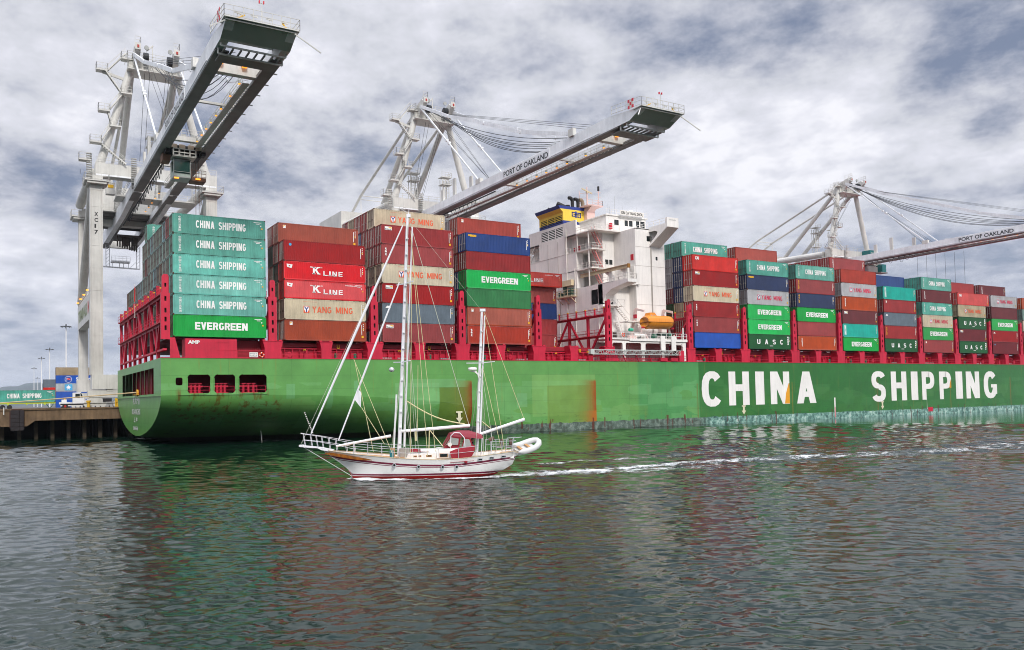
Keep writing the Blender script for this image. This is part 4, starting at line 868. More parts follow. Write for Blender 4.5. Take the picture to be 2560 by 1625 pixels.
def letters(kind, H, L):
    """list of (part name, mesh) for the lettering of one side"""
    k = (kind, H, L)
    if k in LETM: return LETM[k]
    res = []; zc = H/2; y = -.012; EX = (1,0,0); EZ = (0,0,1)
    def part(nm, mb, *ms):
        me = bpy.data.meshes.new(nm); me.from_pydata(mb.v, [], mb.f)
        for m in ms: me.materials.append(m)
        me.polygons.foreach_set('material_index', mb.m); me.update(); res.append((nm, me))
    def q(mb, x0, x1, z0, z1, yy=y): mb.add([(x0, yy, z0), (x1, yy, z0), (x1, yy, z1), (x0, yy, z1)], [(0,1,2,3)])
    if kind == 'CS':
        mb = MB(); block(mb, 'CHINA', 2.95, y, zc-.42, 2.4, 1.0); part('lettering', mb, wlet); mb = MB(); block(mb, 'SHIPPING', 5.9, y, zc-.42, 3.6, 1.0); part('lettering', mb, wlet)
        mb = MB()
        for i, c in enumerate('中国海运集团'): put_text(mb, c, (.75, y, H-.62-i*.34), EX, EZ, .32, .29, .01)
        part('side_characters', mb, wlet)
    elif kind == 'EVG':
        mb = MB(); block(mb, 'EVERGREEN', 2.75, y, zc-.48, 6.9, .98, .1, .34, .22); part('lettering', mb, wlet)
    elif kind in ('KL', 'KL2'):
        mb = MB(); glyph(mb, 'K', (4.2, y, zc-.35), EX, EZ, 1.0, 1.0, .26, .2)
        for a in (4.1, 4.85): q(mb, a, a+.45, zc-.38, zc-.24, y-.002)
        for a in (4.1, 4.75): q(mb, a, a+.5, zc+.52, zc+.66, y-.002)
        for a in (3.8, 3.95, 5.35, 5.5): q(mb, a, a+.07, zc+.52, zc+.7)
        part('lettering', mb, wlet); mb = MB(); block(mb, 'LINE', 5.75, y, zc-.5, 2.9, .66, .32, .26, .18)
        for a in (5.7, 6.5, 7.1): q(mb, a, a+.45, zc-.52, zc-.42, y-.002)
        part('lettering', mb, wlet); mb = MB(); mb.add([(.45, y, H-.85), (1.1, y, H-1.0), (1.25, y, H-.5), (.4, y, H-.4)], [(0,1,2,3)]); mb.mi = 1; q(mb, .7, .92, H-.78, H-.6, y-.003); part('flag_emblem', mb, wlet, CM['kred'][0])
        if kind == 'KL2': mb = MB(); put_text(mb, 'www.kline.com', (9.0, y, H-.5), EX, EZ, 1.8, .2, .02); part('web_address', mb, wlet)
    elif kind in ('YM', 'YMM'):
        lm_ = olet if kind == 'YM' else mlet
        mb = MB(); block(mb, 'YANG MING', 4.05, y, zc-.42, 6.05, .88, .16, .24, .17); part('lettering', mb, lm_)
        mb = MB(); q(mb, 2.75, 3.62, zc-.48, zc+.48); mb.mi = 1; q(mb, 2.83, 3.54, zc-.4, zc+.4, y-.003); mb.mi = 0; mb.add([(2.83, y-.005, zc+.0), (3.05, y-.005, zc-.4), (2.83, y-.005, zc-.4)], [(0,1,2)]); mb.add([(3.54, y-.005, zc+.0), (3.54, y-.005, zc-.4), (3.32, y-.005, zc-.4)], [(0,1,2)])
        mb.mi = 2; mb.beam((2.9, y-.008, zc+.38), (3.18, y-.008, zc), .14, .004, up=(0,1,0)); mb.beam((3.47, y-.008, zc+.38), (3.18, y-.008, zc), .14, .004, up=(0,1,0)); mb.beam((3.18, y-.008, zc+.05), (3.18, y-.008, zc-.4), .15, .004, up=(0,1,0))
        part('emblem', mb, lm_, wlet, blet); mb = MB(); put_text(mb, 'www.yml.com.tw', (2.7, y, H-.42), EX, EZ, 2.0, .13, .0); part('web_address', mb, lm_)
    elif kind == 'UASC':
        mb = MB()
        for c, x in zip('UASC', (2.3, 4.55, 6.8, 9.0)): glyph(mb, c, (x, y, zc-.48), EX, EZ, .92, .95, .3, .22)
        part('lettering', mb, wlet); mb = MB()
        for i in range(4): q(mb, 11.2, 11.55, H-.6-i*.45, H-.3-i*.45)
        q(mb, 5.9, 6.9, zc-.85, zc-.75); part('side_marks', mb, wlet)
    elif kind == 'SEACO': mb = MB(); put_text(mb, 'seaco', (.45, y, H-.62), EX, EZ, 1.5, .36, .06); part('lettering', mb, ylet)
    elif kind == 'TEX':
        mb = MB()
        for i, c in enumerate('tex'): put_text(mb, c, (.55, y, H-.85-i*.42), EX, EZ, .32, .34, .04)
        part('lettering', mb, wlet)
    elif kind == 'CAI': mb = MB(); put_text(mb, 'CAI', (.7, y, H-.95), EX, EZ, 1.0, .6, .05); part('lettering', mb, wlet)
    elif kind == 'GOLD':
        mb = MB()
        for i, c in enumerate('GOLD'): put_text(mb, c, (.55, y, H-.7-i*.45), EX, EZ, .35, .38, .04)
        part('lettering', mb, ylet)
    elif kind in ('FLOR', 'VERT'):
        mb = MB(); put_text(mb, 'florens' if kind == 'FLOR' else 'capital', (.95, y, H-.4), (0,0,-1), EX, 1.75, .42, .03); part('lettering', mb, wlet)
    elif kind == 'VTEAL':
        mb = MB(); q(mb, .5, 1.05, .4, H-.3); mb.mi = 1
        for i in range(8): q(mb, .6, .95, .5+i*.26, .62+i*.26, y-.003)
        part('side_panel', mb, wlet, CM['teal_bright'][0])
    elif kind == 'BEACON':
        mb = MB(); q(mb, .6, 1.75, H-.8, H-.3); mb.mi = 1; mb.add([(1.0, y-.003, H-.36), (1.7, y-.003, H-.36), (1.7, y-.003, H-.6)], [(0,1,2)]); mb.mi = 2; put_text(mb, 'Beacon', (.66, y-.004, H-.76), EX, EZ, 1.0, .22, .02); part('sticker', mb, wlet, ylet, klet)
    elif kind == 'STICK': mb = MB(); q(mb, .75, 1.15, H-.75, H-.3); mb.mi = 1; mb.add([(.8, y-.003, H-.35), (1.1, y-.003, H-.35), (.8, y-.003, H-.6)], [(0,1,2)]); part('sticker', mb, wlet, ylet)
    elif kind == 'DOT': mb = MB(); mb.add([(.95+.2*math.cos(t), y, H-.6+.2*math.sin(t)) for t in np.linspace(0, 2*math.pi, 13)[:-1]], [tuple(range(12))]); part('sticker', mb, cyl)
    elif kind == 'BELLS': mb = MB(); mb.add([(.5, y, H-.75), (1.4, y, H-.75), (1.15, y, H-.42), (.75, y, H-.42)], [(0,1,2,3)]); part('sticker', mb, wlet)
    if kind and kind not in ('none',):
        mb = MB(); q(mb, L-1.6, L-.55, H-.38, H-.3) if kind in ('CS', 'EVG', 'KL2') else q(mb, L-.75, L-.67, .9, H-.45)
        if kind not in ('CS', 'EVG', 'KL2'):
            for i in range(4): q(mb, L-.5, L-.4, H-.5-i*.28, H-.34-i*.28)
        else: q(mb, L-1.3, L-.8, H-.56, H-.48); q(mb, L-.7, L-.55, H-.85, H-.7)
        part('number_marks', mb, wlet)
        mb = MB(); q(mb, L-.55, L-.38, H-1.25, H-1.05)
        if kind in ('BEACON', 'STICK', 'YM', 'YMM', 'TEX', 'CAI'): q(mb, L-.75, L-.42, .5, .8)
        part('hazard_marks', mb, ylet)
    LETM[k] = res; return res
ORD = ['bottom', 'second', 'third', 'fourth', 'fifth', 'sixth', 'seventh']
DESC = {'CS': 'white condensed lettering', 'EVG': 'heavy white lettering', 'KL': 'white serif lettering', 'KL2': 'white lettering and web address', 'YM': 'orange lettering', 'YMM': 'magenta lettering', 'UASC': 'four spaced white letters', 'SEACO': 'small yellow lettering', 'TEX': 'small upright white letters', 'CAI': 'small white corner lettering', 'GOLD': 'upright yellow letters', 'FLOR': 'sideways white lettering', 'VERT': 'sideways white lettering', 'VTEAL': 'white end panel', 'BEACON': 'yellow and white sticker', 'STICK': 'tiny square sticker', 'DOT': 'round blue sticker', 'BELLS': 'small white mark', 'none': 'plain sides', None: 'doors showing'}
def container(x, y, z, col, kind=None, H=HC, L=12.19, label='', group='containers stacked on the ship', bars=None, rot=0):
    m, cn = CM[col]; ms = cmesh(L, H)
    t = bpy.data.objects.new('shipping_container', None); COL.objects.link(t); t.location = (x, y, z); t.rotation_euler = (0, 0, rot); t.empty_display_size = .1
    tag(t, label or f'{cn} shipping container', 'shipping container', group)
    def ob(nm, me, mats=None, loc=None):
        o = bpy.data.objects.new(nm, me); COL.objects.link(o); o.parent = t
        if loc: o.location = loc
        if mats:
            for i, mm in enumerate(mats): o.material_slots[i].link = 'OBJECT'; o.material_slots[i].material = mm
        return o
    ob('corrugated_body', ms['body'], [m]); ob('corner_frame', ms['frame'], [m if kind else m, frame_rust])
    bm_ = bars or (bar_m if col in ('oxide', 'brick', 'navy', 'navy_d', 'brown', 'cai', 'maroon', 'rust_o') else barm_d)
    for yy in (.12, 1.219): ob('door', ms['door'], [m, bm_, frame_rust], (0, yy, 0))
    if kind: 
        for nm, me in letters(kind, H, L): ob(nm, me)
    return t
WIDE = 2.5; YR = D0+.12
STK = ['stern', 'second', 'third', 'fourth', 'fifth', 'first forward', 'second forward', 'third forward', 'fourth forward', 'fifth forward', 'sixth forward', 'seventh forward', 'eighth forward', 'ninth forward']
def stkname(i):
    if i == 0: return 'sternmost stack'
    if i < 5: return f'{STK[i]} stack from stern'
    return f'{["first","second","third","fourth","fifth","sixth","seventh","eighth","ninth"][i-5]} stack forward of deckhouse'
NTH = ['', 'second', 'third', 'fourth', 'fifth', 'sixth', 'seventh', 'eighth', 'ninth', 'tenth', 'eleventh', 'twelfth', 'thirteenth', 'fourteenth', 'fifteenth', 'sixteenth', 'seventeenth']
BAYS = {  # outer row, bottom to top: colour, lettering, height
 1: [('brown','STICK',HC),('cream','YM',HC),('kred','KL2',ST8),('kred','KL',ST8),('oxide','DOT',HC)],
 2: [('oxide','BEACON',HC),('grey','BELLS',HC),('oxide','BEACON',HC),('cream','YM',HC),('oxide','TEX',HC),('oxide','BEACON',HC)],
 3: [('brick','TEX',HC),('brown','STICK',HC),('dkgreen','none',HC),('green_b','EVG',HC),('oxide','none',HC),('navy','SEACO',HC)],
 5: [('blue','none',HC),('oxide','TEX',HC),('oxide','TEX',HC),('cream','YM',HC),('oxide','BEACON',HC),('cai','CAI',HC)],
 6: [('forest','UASC',HC),('green_b','EVG',HC),('green_b','EVG',HC),('pale','YMM',HC),('navy_d','SEACO',HC),('teal','CS',HC)],
 7: [('rust_o','VERT',HC),('oxide','none',HC),('green','EVG',HC),('navy_d','GOLD',HC),('oxide','GOLD',HC),('teal','CS',HC)],
 8: [('green','EVG',HC),('teal_bright','VTEAL',HC),('maroon','BEACON',HC),('rust_o','FLOR',HC),('pale','YMM',HC),('brick','none',HC)],
 9: [('forest','UASC',HC),('oxide','GOLD',HC),('grey','BELLS',HC),('oxide','STICK',HC),('teal_bright','VTEAL',HC)],
 10: [('oxide','STICK',HC),('green','EVG',HC),('cream','YMM',HC),('teal','CS',HC),('maroon','VERT',HC),('teal','CS',HC)],
 11: [('forest','UASC',HC),('maroon','BEACON',HC),('forest','UASC',HC),('cream_old','YM',HC),('cai','CAI',HC)],
 12: [('maroon','DOT',HC),('oxide','BELLS',HC),('green','EVG',HC),('maroon','none',HC),('pale','YMM',HC)],
 13: [('rust_o','none',HC),('oxide','none',HC),('cream','none',HC),('reefer2','none',HC),('rust_o','none',HC)],
}
def place(bi, row, tier, z, col, kind=None, H=HC, L=12.19, **k):
    cn = CM[col][1]; nth = 'bottom' if tier == 0 else ORD[tier]+' up'
    if row == 0: lab = f'{cn} container, {DESC[kind]}, {nth}, {stkname(bi)}'
    else: lab = f'{cn} container, {nth}, {NTH[row]} row in, {stkname(bi)}'
    return container(BX[bi], YR+row*WIDE, z, col, kind, H, L, lab[:], 'containers stacked on the ship', **k)
# stern bay: green box at the bottom edge, five teal ones above, rows of door ends right across
rr = random.Random(11)
place(0, 0, 0, 14.26, 'green', 'EVG', 2.82)
endc = ['reefer', 'reefer2', 'reefer3', 'reefer', 'reefer2', 'reefer4', 'reefer']
SB = {(1,5):'oxide', (1,2):'oxide', (2,5):'reefer4', (8,4):'maroon', (16,3):'khaki', (3,3):'khaki', (5,2):'navy_d', (5,3):'reefer4', (6,3):'reefer2'}
for row in range(17):
    nt_ = 6 if row <= 9 else 4
    z = 14.26
    for tier in range(nt_):
        H = 2.82 if tier == 0 else 2.57
        if not (row == 0 and tier == 0):
            c = 'teal_light' if (row == 0 and tier < 4) else 'teal' if row == 0 else SB.get((row, tier), rr.choice(endc))
            place(0, row, tier, z, c, 'CS' if row == 0 else None, H, bars=barm_d)
        z += H+.06
    if row == 8: place(0, 8, 6, z, 'teal', 'CS', 2.57, bars=barm_d)
rr = random.Random(5)
pool = ['oxide', 'oxide', 'brick', 'maroon', 'oxide', 'cream', 'navy', 'brick', 'reefer3', 'oxide']
EXTRA = {1: (1, ('brown', 'STICK')), 2: (1, ('cream', 'YM')), 3: (1, ('brick', 'STICK')), 5: (1, ('teal', 'CS')), 6: (1, ('brick', 'none')), 7: (1, ('teal', 'none')), 8: (1, ('oxide', 'VERT')), 9: (1, ('navy', 'none')), 10: (1, ('teal', 'CS')), 11: (1, ('oxide', 'none')), 12: (1, ('maroon', 'VERT'))}
PICK = {(2,1,6):'cream',(2,2,6):'oxide',(2,3,6):'oxide',(2,4,6):'cream',(2,5,6):'oxide',(2,1,5):'oxide',(2,2,5):'oxide',(2,3,5):'navy',(2,1,4):'oxide',(2,2,4):'cream',(2,1,3):'cream',(5,1,5):'navy_d',(5,1,4):'navy_d',(5,1,3):'navy_d',(5,1,2):'cream_old',(5,2,5):'pale',(5,2,4):'pale',(5,2,3):'maroon',(5,2,2):'forest',(5,2,6):'teal',(5,1,1):'oxide',(1,2,4):'reefer3',(1,1,4):'oxide',(7,1,5):'teal',(10,1,5):'teal',(10,1,3):'teal'}
for bi in (1, 2, 3, 5, 6, 7, 8, 9, 10, 11, 12, 13):
    z = 14.06 if bi < 5 else 14.15
    st = BAYS[bi]
    L0 = {(11, 4): 13.7}
    tops = []
    for tier, (c, k, H) in enumerate(st):
        place(bi, 0, tier, z, c, k, H, L0.get((bi, tier), 12.19)); z += H+.06
    topz = z
    nin = {1: 2, 2: 2, 3: 1, 5: 2}.get(bi, 1)
    ex = {7: False, 10: False, 13: False}.get(bi, True)
    for row in range(1, nin+1):
        z = 14.06 if bi < 5 else 14.15; n = len(st)+(1 if ex else 0)
        for tier in range(n):
            H = st[tier][2] if tier < len(st) else HC
            top = tier == n-1 and ex
            c = PICK.get((bi, row, tier)) or rr.choice(pool)
            k = None
            if top and row == 1: c, k = EXTRA[bi][1] if bi in EXTRA else (c, None)
            place(bi, row, tier, z, c, k, H); z += H+.06
    if bi == 2:
        for row in (3, 4, 5):
            for tier in (4, 5, 6):
                place(2, row, tier, 14.06+tier*(HC+.06), PICK.get((2, row, tier), 'oxide'))
    if bi == 8:
        for row in (2, 3, 4, 5): place(8, row, 6, 14.15+6*(HC+.06), 'oxide')
    if bi == 3:
        for row in (2,): place(3, row, 6, 14.06+6*(HC+.06), 'pale'); place(3, row, 5, 14.06+5*(HC+.06), 'oxide')
# inner stack just behind the deckhouse
z = 14.06
for tier, (c, k, H) in enumerate([('oxide', 'STICK', HC), ('oxide', 'none', HC), ('navy', 'none', HC), ('brick', 'STICK', HC), ('coral', 'KL2', ST8)]):
    t = container(BX[4], YR+5*WIDE-(.0 if tier < 4 else 1.0), z, c, k, H, 12.3 if tier < 4 else 12.9, f'{CM[c][1]} container, {DESC[k]}, {ORD[tier] if tier == 0 else ORD[tier]+" up"}, stack just aft of deckhouse'); z += H+.06
# ---------------------------------------------------------------- quay clutter on the left
def qc(x, y, z, col, lab, txt=None, tm=None, L=12.19, H=2.59, kind=None):
    t = container(x, y, z, col, kind, H, L, lab, 'containers on the quay', bars=barm_d)
    if txt:
        mb = MB()
        for s, x0, w, h, mi in txt: mb.mi = 0; put_text(mb, s, (x0, -.02, .75), (1,0,0), (0,0,1), w, h, .03)
        me = bpy.data.meshes.new('lettering'); me.from_pydata(mb.v, [], mb.f); me.materials.append(tm or wlet); o = bpy.data.objects.new('lettering', me); COL.objects.link(o); o.parent = t
    return t
YQ = 283; XQ = 15.1
for i, (c, lab, txt, tm) in enumerate([('blue', 'blue container at the bottom of the quay stack behind the crane leg', None, None), ('blue', 'blue container second from bottom in the quay stack, behind the white truck', None, None), ('silver', 'grey container with a pale blue star emblem in the quay stack', [('MAERSK', 6.4, 5.2, .9, 0)], klet), ('blue', 'blue container with a flag roundel and white script in the quay stack', [('Safmarine', 6.0, 5.9, 1.25, 0)], wlet), ('tan', 'weathered tan container on top of the quay stack behind the crane leg', None, None)]):
    t = qc(XQ, YQ, 5+i*2.62, c, lab, txt, tm)
    if i == 2:
        mb = MB(); mb.box(2.6, 4.9, -.03, -.015, .3, 2.3); o = mb.build('star_panel', cyl, None); o.parent = t
        mb = MB(); pts = [(3.75+(.85 if k % 2 == 0 else .35)*math.sin(k*math.pi/7), -.035, 1.3+(.85 if k % 2 == 0 else .35)*math.cos(k*math.pi/7)) for k in range(14)]; mb.add(pts, [tuple(range(14))]); o = mb.build('star', wlet, None); o.parent = t
    if i == 3:
        mb = MB(); pts = [(3.7+r*math.cos(2*math.pi*k/24), -.025, 1.3+r*math.sin(2*math.pi*k/24)) for r in (1.05, .95) for k in range(24)]; mb.add(pts, [(k, (k+1) % 24, (k+1) % 24+24, k+24) for k in range(24)])
        mb.add([(3.2, -.025, .9), (3.35, -.025, .9), (3.35, -.025, 1.8), (3.2, -.025, 1.8)], [(0,1,2,3)]); mb.mi = 1; mb.add([(3.35, -.025, 1.2), (4.3, -.025, 1.0), (4.3, -.025, 1.6), (3.35, -.025, 1.8)], [(0,1,2,3)]); mb.mi = 0; mb.add([(3.35, -.03, 1.45), (4.3, -.03, 1.25), (4.3, -.03, 1.35), (3.35, -.03, 1.55)], [(0,1,2,3)]); o = mb.build('flag_roundel', [wlet, CM['kred'][0]], None); o.parent = t
for i, c in enumerate(['navy_d', 'cai', 'grey']): qc(11.6, 287, 5+2.62*(i+.55), c, f'{CM[c][1]} container in the low stack left of the tall quay stack', L=6.06)
qc(6.5, 300, 8.3, 'cream', 'cream container with a pale blue emblem behind the teal trailer container', [('MAERSK', 4.6, 5, .9, 0)], klet)
for i in range(3): qc(49, 300, 9+2.62*i+1.5, 'oxide', f'oxide red container seen past the stern, {ORD[i]} of three on the far quay', L=12.19)
# trailer with teal container
tr = qc(-2.15, 190, 6.5, 'teal', 'teal container with white lettering on a yellow trailer at the quay edge', kind='CS')
ylw = mat('chassis_yellow', 'c9d92c', .5, dirt=.15)
t = thing('container_trailer', 'yellow green low trailer carrying the teal container on the quay', 'trailer', (4, 191, 5))
mb = MB(); mb.box(-2.2, 10.1, 190.2, 190.45, 6.15, 6.45); mb.box(-2.2, 10.1, 192.0, 192.25, 6.15, 6.45)
for x in (-2, .9, 4.4, 7.9): mb.box(x, x+.25, 190.1, 192.4, 5.9, 6.5)
mb.build('chassis', ylw, t); mb = MB(); mb.beam((8.3, 190.4, 6.1), (9.0, 190.4, 5.05), .12); mb.beam((9.7, 190.4, 6.1), (9.0, 190.4, 5.05), .12); mb.build('landing_leg', mat('leg_green', '1d4a3a', .6), t)
for x in (0, 1.3):
    mb = MB(); mb.tube((x, 190.1, 5.5), (x, 190.6, 5.5), .5, .5, 16); mb.build('wheel', blackm, t)
# yard tractor
tk = thing('yard_tractor', 'white yard tractor parked beside the trailer near the crane leg', 'truck', (13.4, 169, 5))
wp = mat('vehicle_white', 'ececea', .35, dirt=.08)
mb = MB(); mb.prism([(12.0, 6.0), (12.0, 8.1), (13.4, 8.2), (13.9, 7.3), (14.2, 6.0)], 'y', 168.2, 170.0); mb.build('cab', wp, tk)
mb = MB(); mb.prism([(13.35, 7.15), (13.3, 8.0), (13.45, 8.0), (13.85, 7.2)], 'y', 168.15, 168.2); mb.box(12.4, 13.2, 168.15, 168.2, 7.1, 7.9); mb.build('window', glass, tk)
mb = MB(); mb.box(9.8, 15.3, 168.3, 169.9, 5.7, 6.0); mb.mi = 1; mb.box(14.2, 15.5, 168.2, 170, 5.9, 6.7); mb.box(9.6, 10.6, 168.6, 169.6, 5.9, 6.3); mb.build('chassis', [blackm, wp], tk)
for x in (10.6, 14.2):
    mb = MB(); mb.tube((x, 168.0, 5.5), (x, 168.5, 5.5), .5, .5, 16); mb.mi = 1; mb.tube((x, 167.95, 5.5), (x, 168.0, 5.5), .22, .22, 12); mb.build('wheel', [blackm, mat('hub_red', 'b8281c', .5)], tk)
for x, y, lab in ((10.9, 172, 'yellow topped white service cart behind the tractor'), (19.8, 158, 'small white equipment trolley under the crane sill')):
    c = thing('service_cart', lab, 'cart', (x, y, 5)); mb = MB(); mb.box(x-.9, x+.9, y-.6, y+.6, 5.5, 6.3); mb.box(x-.7, x+.2, y-.5, y+.5, 6.3, 6.8); mb.mi = 1; mb.box(x-.3, x, y-.3, y, 6.8, 7.1); mb.build('body', [wp, yellow], c)
    for k in (-.6, .6): mb = MB(); mb.tube((x+k, y-.7, 5.25), (x+k, y-.5, 5.25), .25, .25, 12); mb.build('wheel', blackm, c)
bo = mat('bollard_yellow', 'd8a81e', .6, dirt=.2)
for x, y in ((18.0, 150.4), (13.2, 150.4), (-4, 150.4)):
    mb = MB(); mb.tube((x, y, 5), (x, y, 6.3), .3, .22, 12); mb.tube((x, y, 6.1), (x, y, 6.45), .38, .38, 12)
    tag(mb.build('bollard', bo), {18.0: 'yellow bollard in front of the crane wheels', 13.2: 'yellow bollard left of the crane wheels', -4: 'yellow bollard beyond the left edge'}[x], 'bollard', 'bollards on the quay edge')
# mooring line
ro = thing('mooring_line', 'pale tan mooring rope running from the stern window to the quay at left', 'rope', (17.6, 123.6, 7.4))
a = Vector((17.6, 123.6, 7.4)); b = Vector((-60, 150.2, 5.6)); mb = MB(); pts = []
for i in range(25):
    t_ = i/24; p = a.lerp(b, t_); p.z -= 2.2*math.sin(math.pi*t_)*.55; pts.append(p)
mb.path(pts, .09, 6); mb.build('rope', mat('rope_tan', 'cdb48a', .8), ro)
mb = MB(); mb.tube((17.35, 123.6, 7.3), (17.6, 123.6, 7.3), .5, .5, 12); mb.box(17.3, 17.5, 122.0, 126.5, 7.0, 7.1); tag(mb.build('rope_roller', mat('roller_yellow', 'd99e1a', .6)), 'yellow roller in the transom opening where the rope leaves', 'roller')
# light masts
def lmast(x, y, h, i, lab):
    t = thing('light_mast', lab, 'light mast', (x, y, 5), 0, 'light masts over the container yard')
    mb = MB(); mb.tube((x, y, 5), (x, y, 5+h), .28, .16, 8); mb.mi = 1
    mb.tube((x, y, 5+h*.1), (x, y, 5+h*.22), .3, .3, 8); mb.build('pole', [wp, CM['cai'][0]], t)
    mb = MB(); mb.tube((x, y, 5+h-.05), (x, y, 5+h+.05), 1.6, 1.6, 12)
    for k in range(8): an = k*math.pi/4; mb.box(x+1.6*math.cos(an)-.25, x+1.6*math.cos(an)+.25, y+1.6*math.sin(an)-.2, y+1.6*math.sin(an)+.2, 5+h-.3, 5+h-.05)
    mb.tube((x, y, 5+h), (x, y, 5+h+.8), .3, .2, 8); mb.build('lamp_ring', mat('lamp_grey', '5a5e62', .6), t)
lmast(19.3, 301, 28.1, 0, 'tallest white light mast rising behind the quay stack')
lmast(20.0, 424, 28, 1, 'second tallest light mast, left of the tallest'); lmast(19.6, 506, 28.1, 2, 'third light mast from the crane leg'); lmast(20.0, 642, 28.1, 3, 'leftmost and smallest of the ring-topped light masts'); lmast(27.6, 790, 25.6, 4, 'thin short light mast between the two leftmost masts')
# ---------------------------------------------------------------- ship-to-shore cranes (three alike)
cw = mat('crane_white', 'd6d4cd', .5, dirt=.11, streak=.14, rust=.3, rcol='8a6a50', rthr=.68)
cg = mat('crane_steel_grey', 'f2f4f6', .45, dirt=.12, streak=.12, rust=.15, rcol='7a6a58', rthr=.66)
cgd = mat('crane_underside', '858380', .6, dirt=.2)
ctip = mat('tip_dark_green', 'a9b6ac', .6, dirt=.1, rust=.2, rthr=.7)
lamp_or = mat('sodium_lamp', 'ffb040', .5, dirt=0, emit=('ff9a2a', 1.6))
signm = mat('sign_plate', 'e6e8ea', .5, dirt=.05)
cable = mat('cable_black', '23262a', .6, dirt=0)
CX0 = 24.8; WY = 152.4; LY = 183.0
crane = thing('quay_crane', 'nearest tall white quay crane at left, its boom reaching high over the stern', 'crane', (CX0, WY, 5.0), 0, 'quay cranes unloading the ship')
P = lambda dx, y, z: (CX0+dx, y, z)
def X(dx): return CX0+dx
def cb(mb, name, mats, par=crane, **k): return mb.build(name, mats, par, org=(CX0, WY, 5.0), **k)
# legs
for s in (-1, 1):
    mb = MB(); mb.box(X(s*10.15-1.05), X(s*10.15+1.05), 151.2, 153.6, 11, 46.7); 
    for z in (14.5, 18, 22, 26, 30, 34, 41, 44): mb.box(X(s*10.15-1.07), X(s*10.15+1.07), 151.17, 153.62, z, z+.06)
    mb.tube(P(s*10.15+.8, 151.1, 11), P(s*10.15+.8, 151.1, 45), .05); mb.tube(P(s*10.15-.9, 151.1, 11), P(s*10.15-.9, 151.1, 45), .04)
    cb(mb, 'leg', cw)
    mb = MB(); mb.box(X(s*9.75-.9), X(s*9.75+.9), 181.8, 184.2, 11, 47); cb(mb, 'leg', cw)
    mb = MB(); mb.box(X(s*10.1-.8), X(s*10.1+.8), 153.6, 181.8, 21.4, 26.2); mb.rail([P(s*10.8, 153.6, 26.2), P(s*10.8, 181.8, 26.2)], 1.1, 2.2); 
    mb.mi = 1
    for y in (158, 165, 172, 179): mb.box(X(s*11.1)-.2, X(s*11.1)+.2, y, y+.5, 26.8, 27.0)
    o = cb(mb, 'portal_beam', [cw, lamp_or])
    mb = MB(); mb.tube(P(s*10.5, 153.8, 47.6), P(s*10.3, 183, 48.4), .95, .95, 14); mb.tube(P(s*10.4, 154.4, 45.8), P(s*10.2, 181.6, 27.0), .85, .85, 14); cb(mb, 'brace_tube', cw, smooth=False)
for y0, y1 in ((151.1, 153.7), (181.7, 184.3)):
    mb = MB(); mb.box(X(-11.0), X(11.0), y0, y1, 8.45, 11.0); mb.box(X(4.5), X(6.3), y0-.03, y0, 10, 10.8); cb(mb, 'sill_beam', cw)
    for s in (-1, 1):
        mb = MB(); mb.box(X(s*8-3.6), X(s*8+3.6), y0+.3, y1-.3, 7.0, 8.2); mb.box(X(s*8-.5), X(s*8+.5), y0+.2, y1-.2, 8.1, 8.5)
        for q in (-1, 1):
            c = s*8+q*2.4; mb.prism([(X(c-1.9), 6.0), (X(c+1.9), 6.0), (X(c+.8), 7.0), (X(c-.8), 7.0)], 'y', y0+.4, y1-.4)
            for w in (-1.3, -.45, .45, 1.3): mb.tube((X(c+w), y0+.5, 5.4), (X(c+w), y1-.5, 5.4), .36, .36, 10)
            mb.box(X(c-1.8), X(c+1.8), y0+.6, y1-.6, 5.5, 6.05)
        mb.mi = 1; mb.box(X(s*8+.8), X(s*8+1.3), y0-.1, y0+.2, 5.3, 6.8); mb.mi = 2; mb.box(X(s*8-1.2), X(s*8+.3), y0+.25, y0+.3, 6.2, 6.8)
        cb(mb, 'wheel_bogie', [cw, yellow, blackm])
mb = MB(); mb.box(X(-10.3), X(11.2), 151.3, 153.5, 46.7, 49.0); mb.rail([P(-10.2, 151.3, 49), P(11.1, 151.3, 49)], 1.1, 2.0)
mb.mi = 1; mb.box(X(-10.2), X(11.1), 151.25, 151.3, 46.72, 47.0); cb(mb, 'upper_crossbeam', [cw, cg])
mb = MB(); mb.box(X(-10), X(10), 181.9, 184.1, 44.5, 47.4); mb.rail([P(-10, 181.9, 47.4), P(10, 181.9, 47.4)]); cb(mb, 'rear_crossbeam', cw)
for s in (-1, 1):
    for y in (151.2, 181.8):
        mb = MB(); mb.box(X(s*10.15-2.0), X(s*10.15+2.0), y-1.2, y+3.4, 45.4, 45.6); mb.rail([P(s*10.15-2.0, y+3.4, 45.6), P(s*10.15-2.0, y-1.2, 45.6), P(s*10.15+2.0, y-1.2, 45.6), P(s*10.15+2.0, y+3.4, 45.6)], 1.2, 1.3)
        mb.box(X(s*10.15-1.6), X(s*10.15+1.6), y-1.0, y+3, 45.0, 45.4); cb(mb, 'leg_platform', cw)
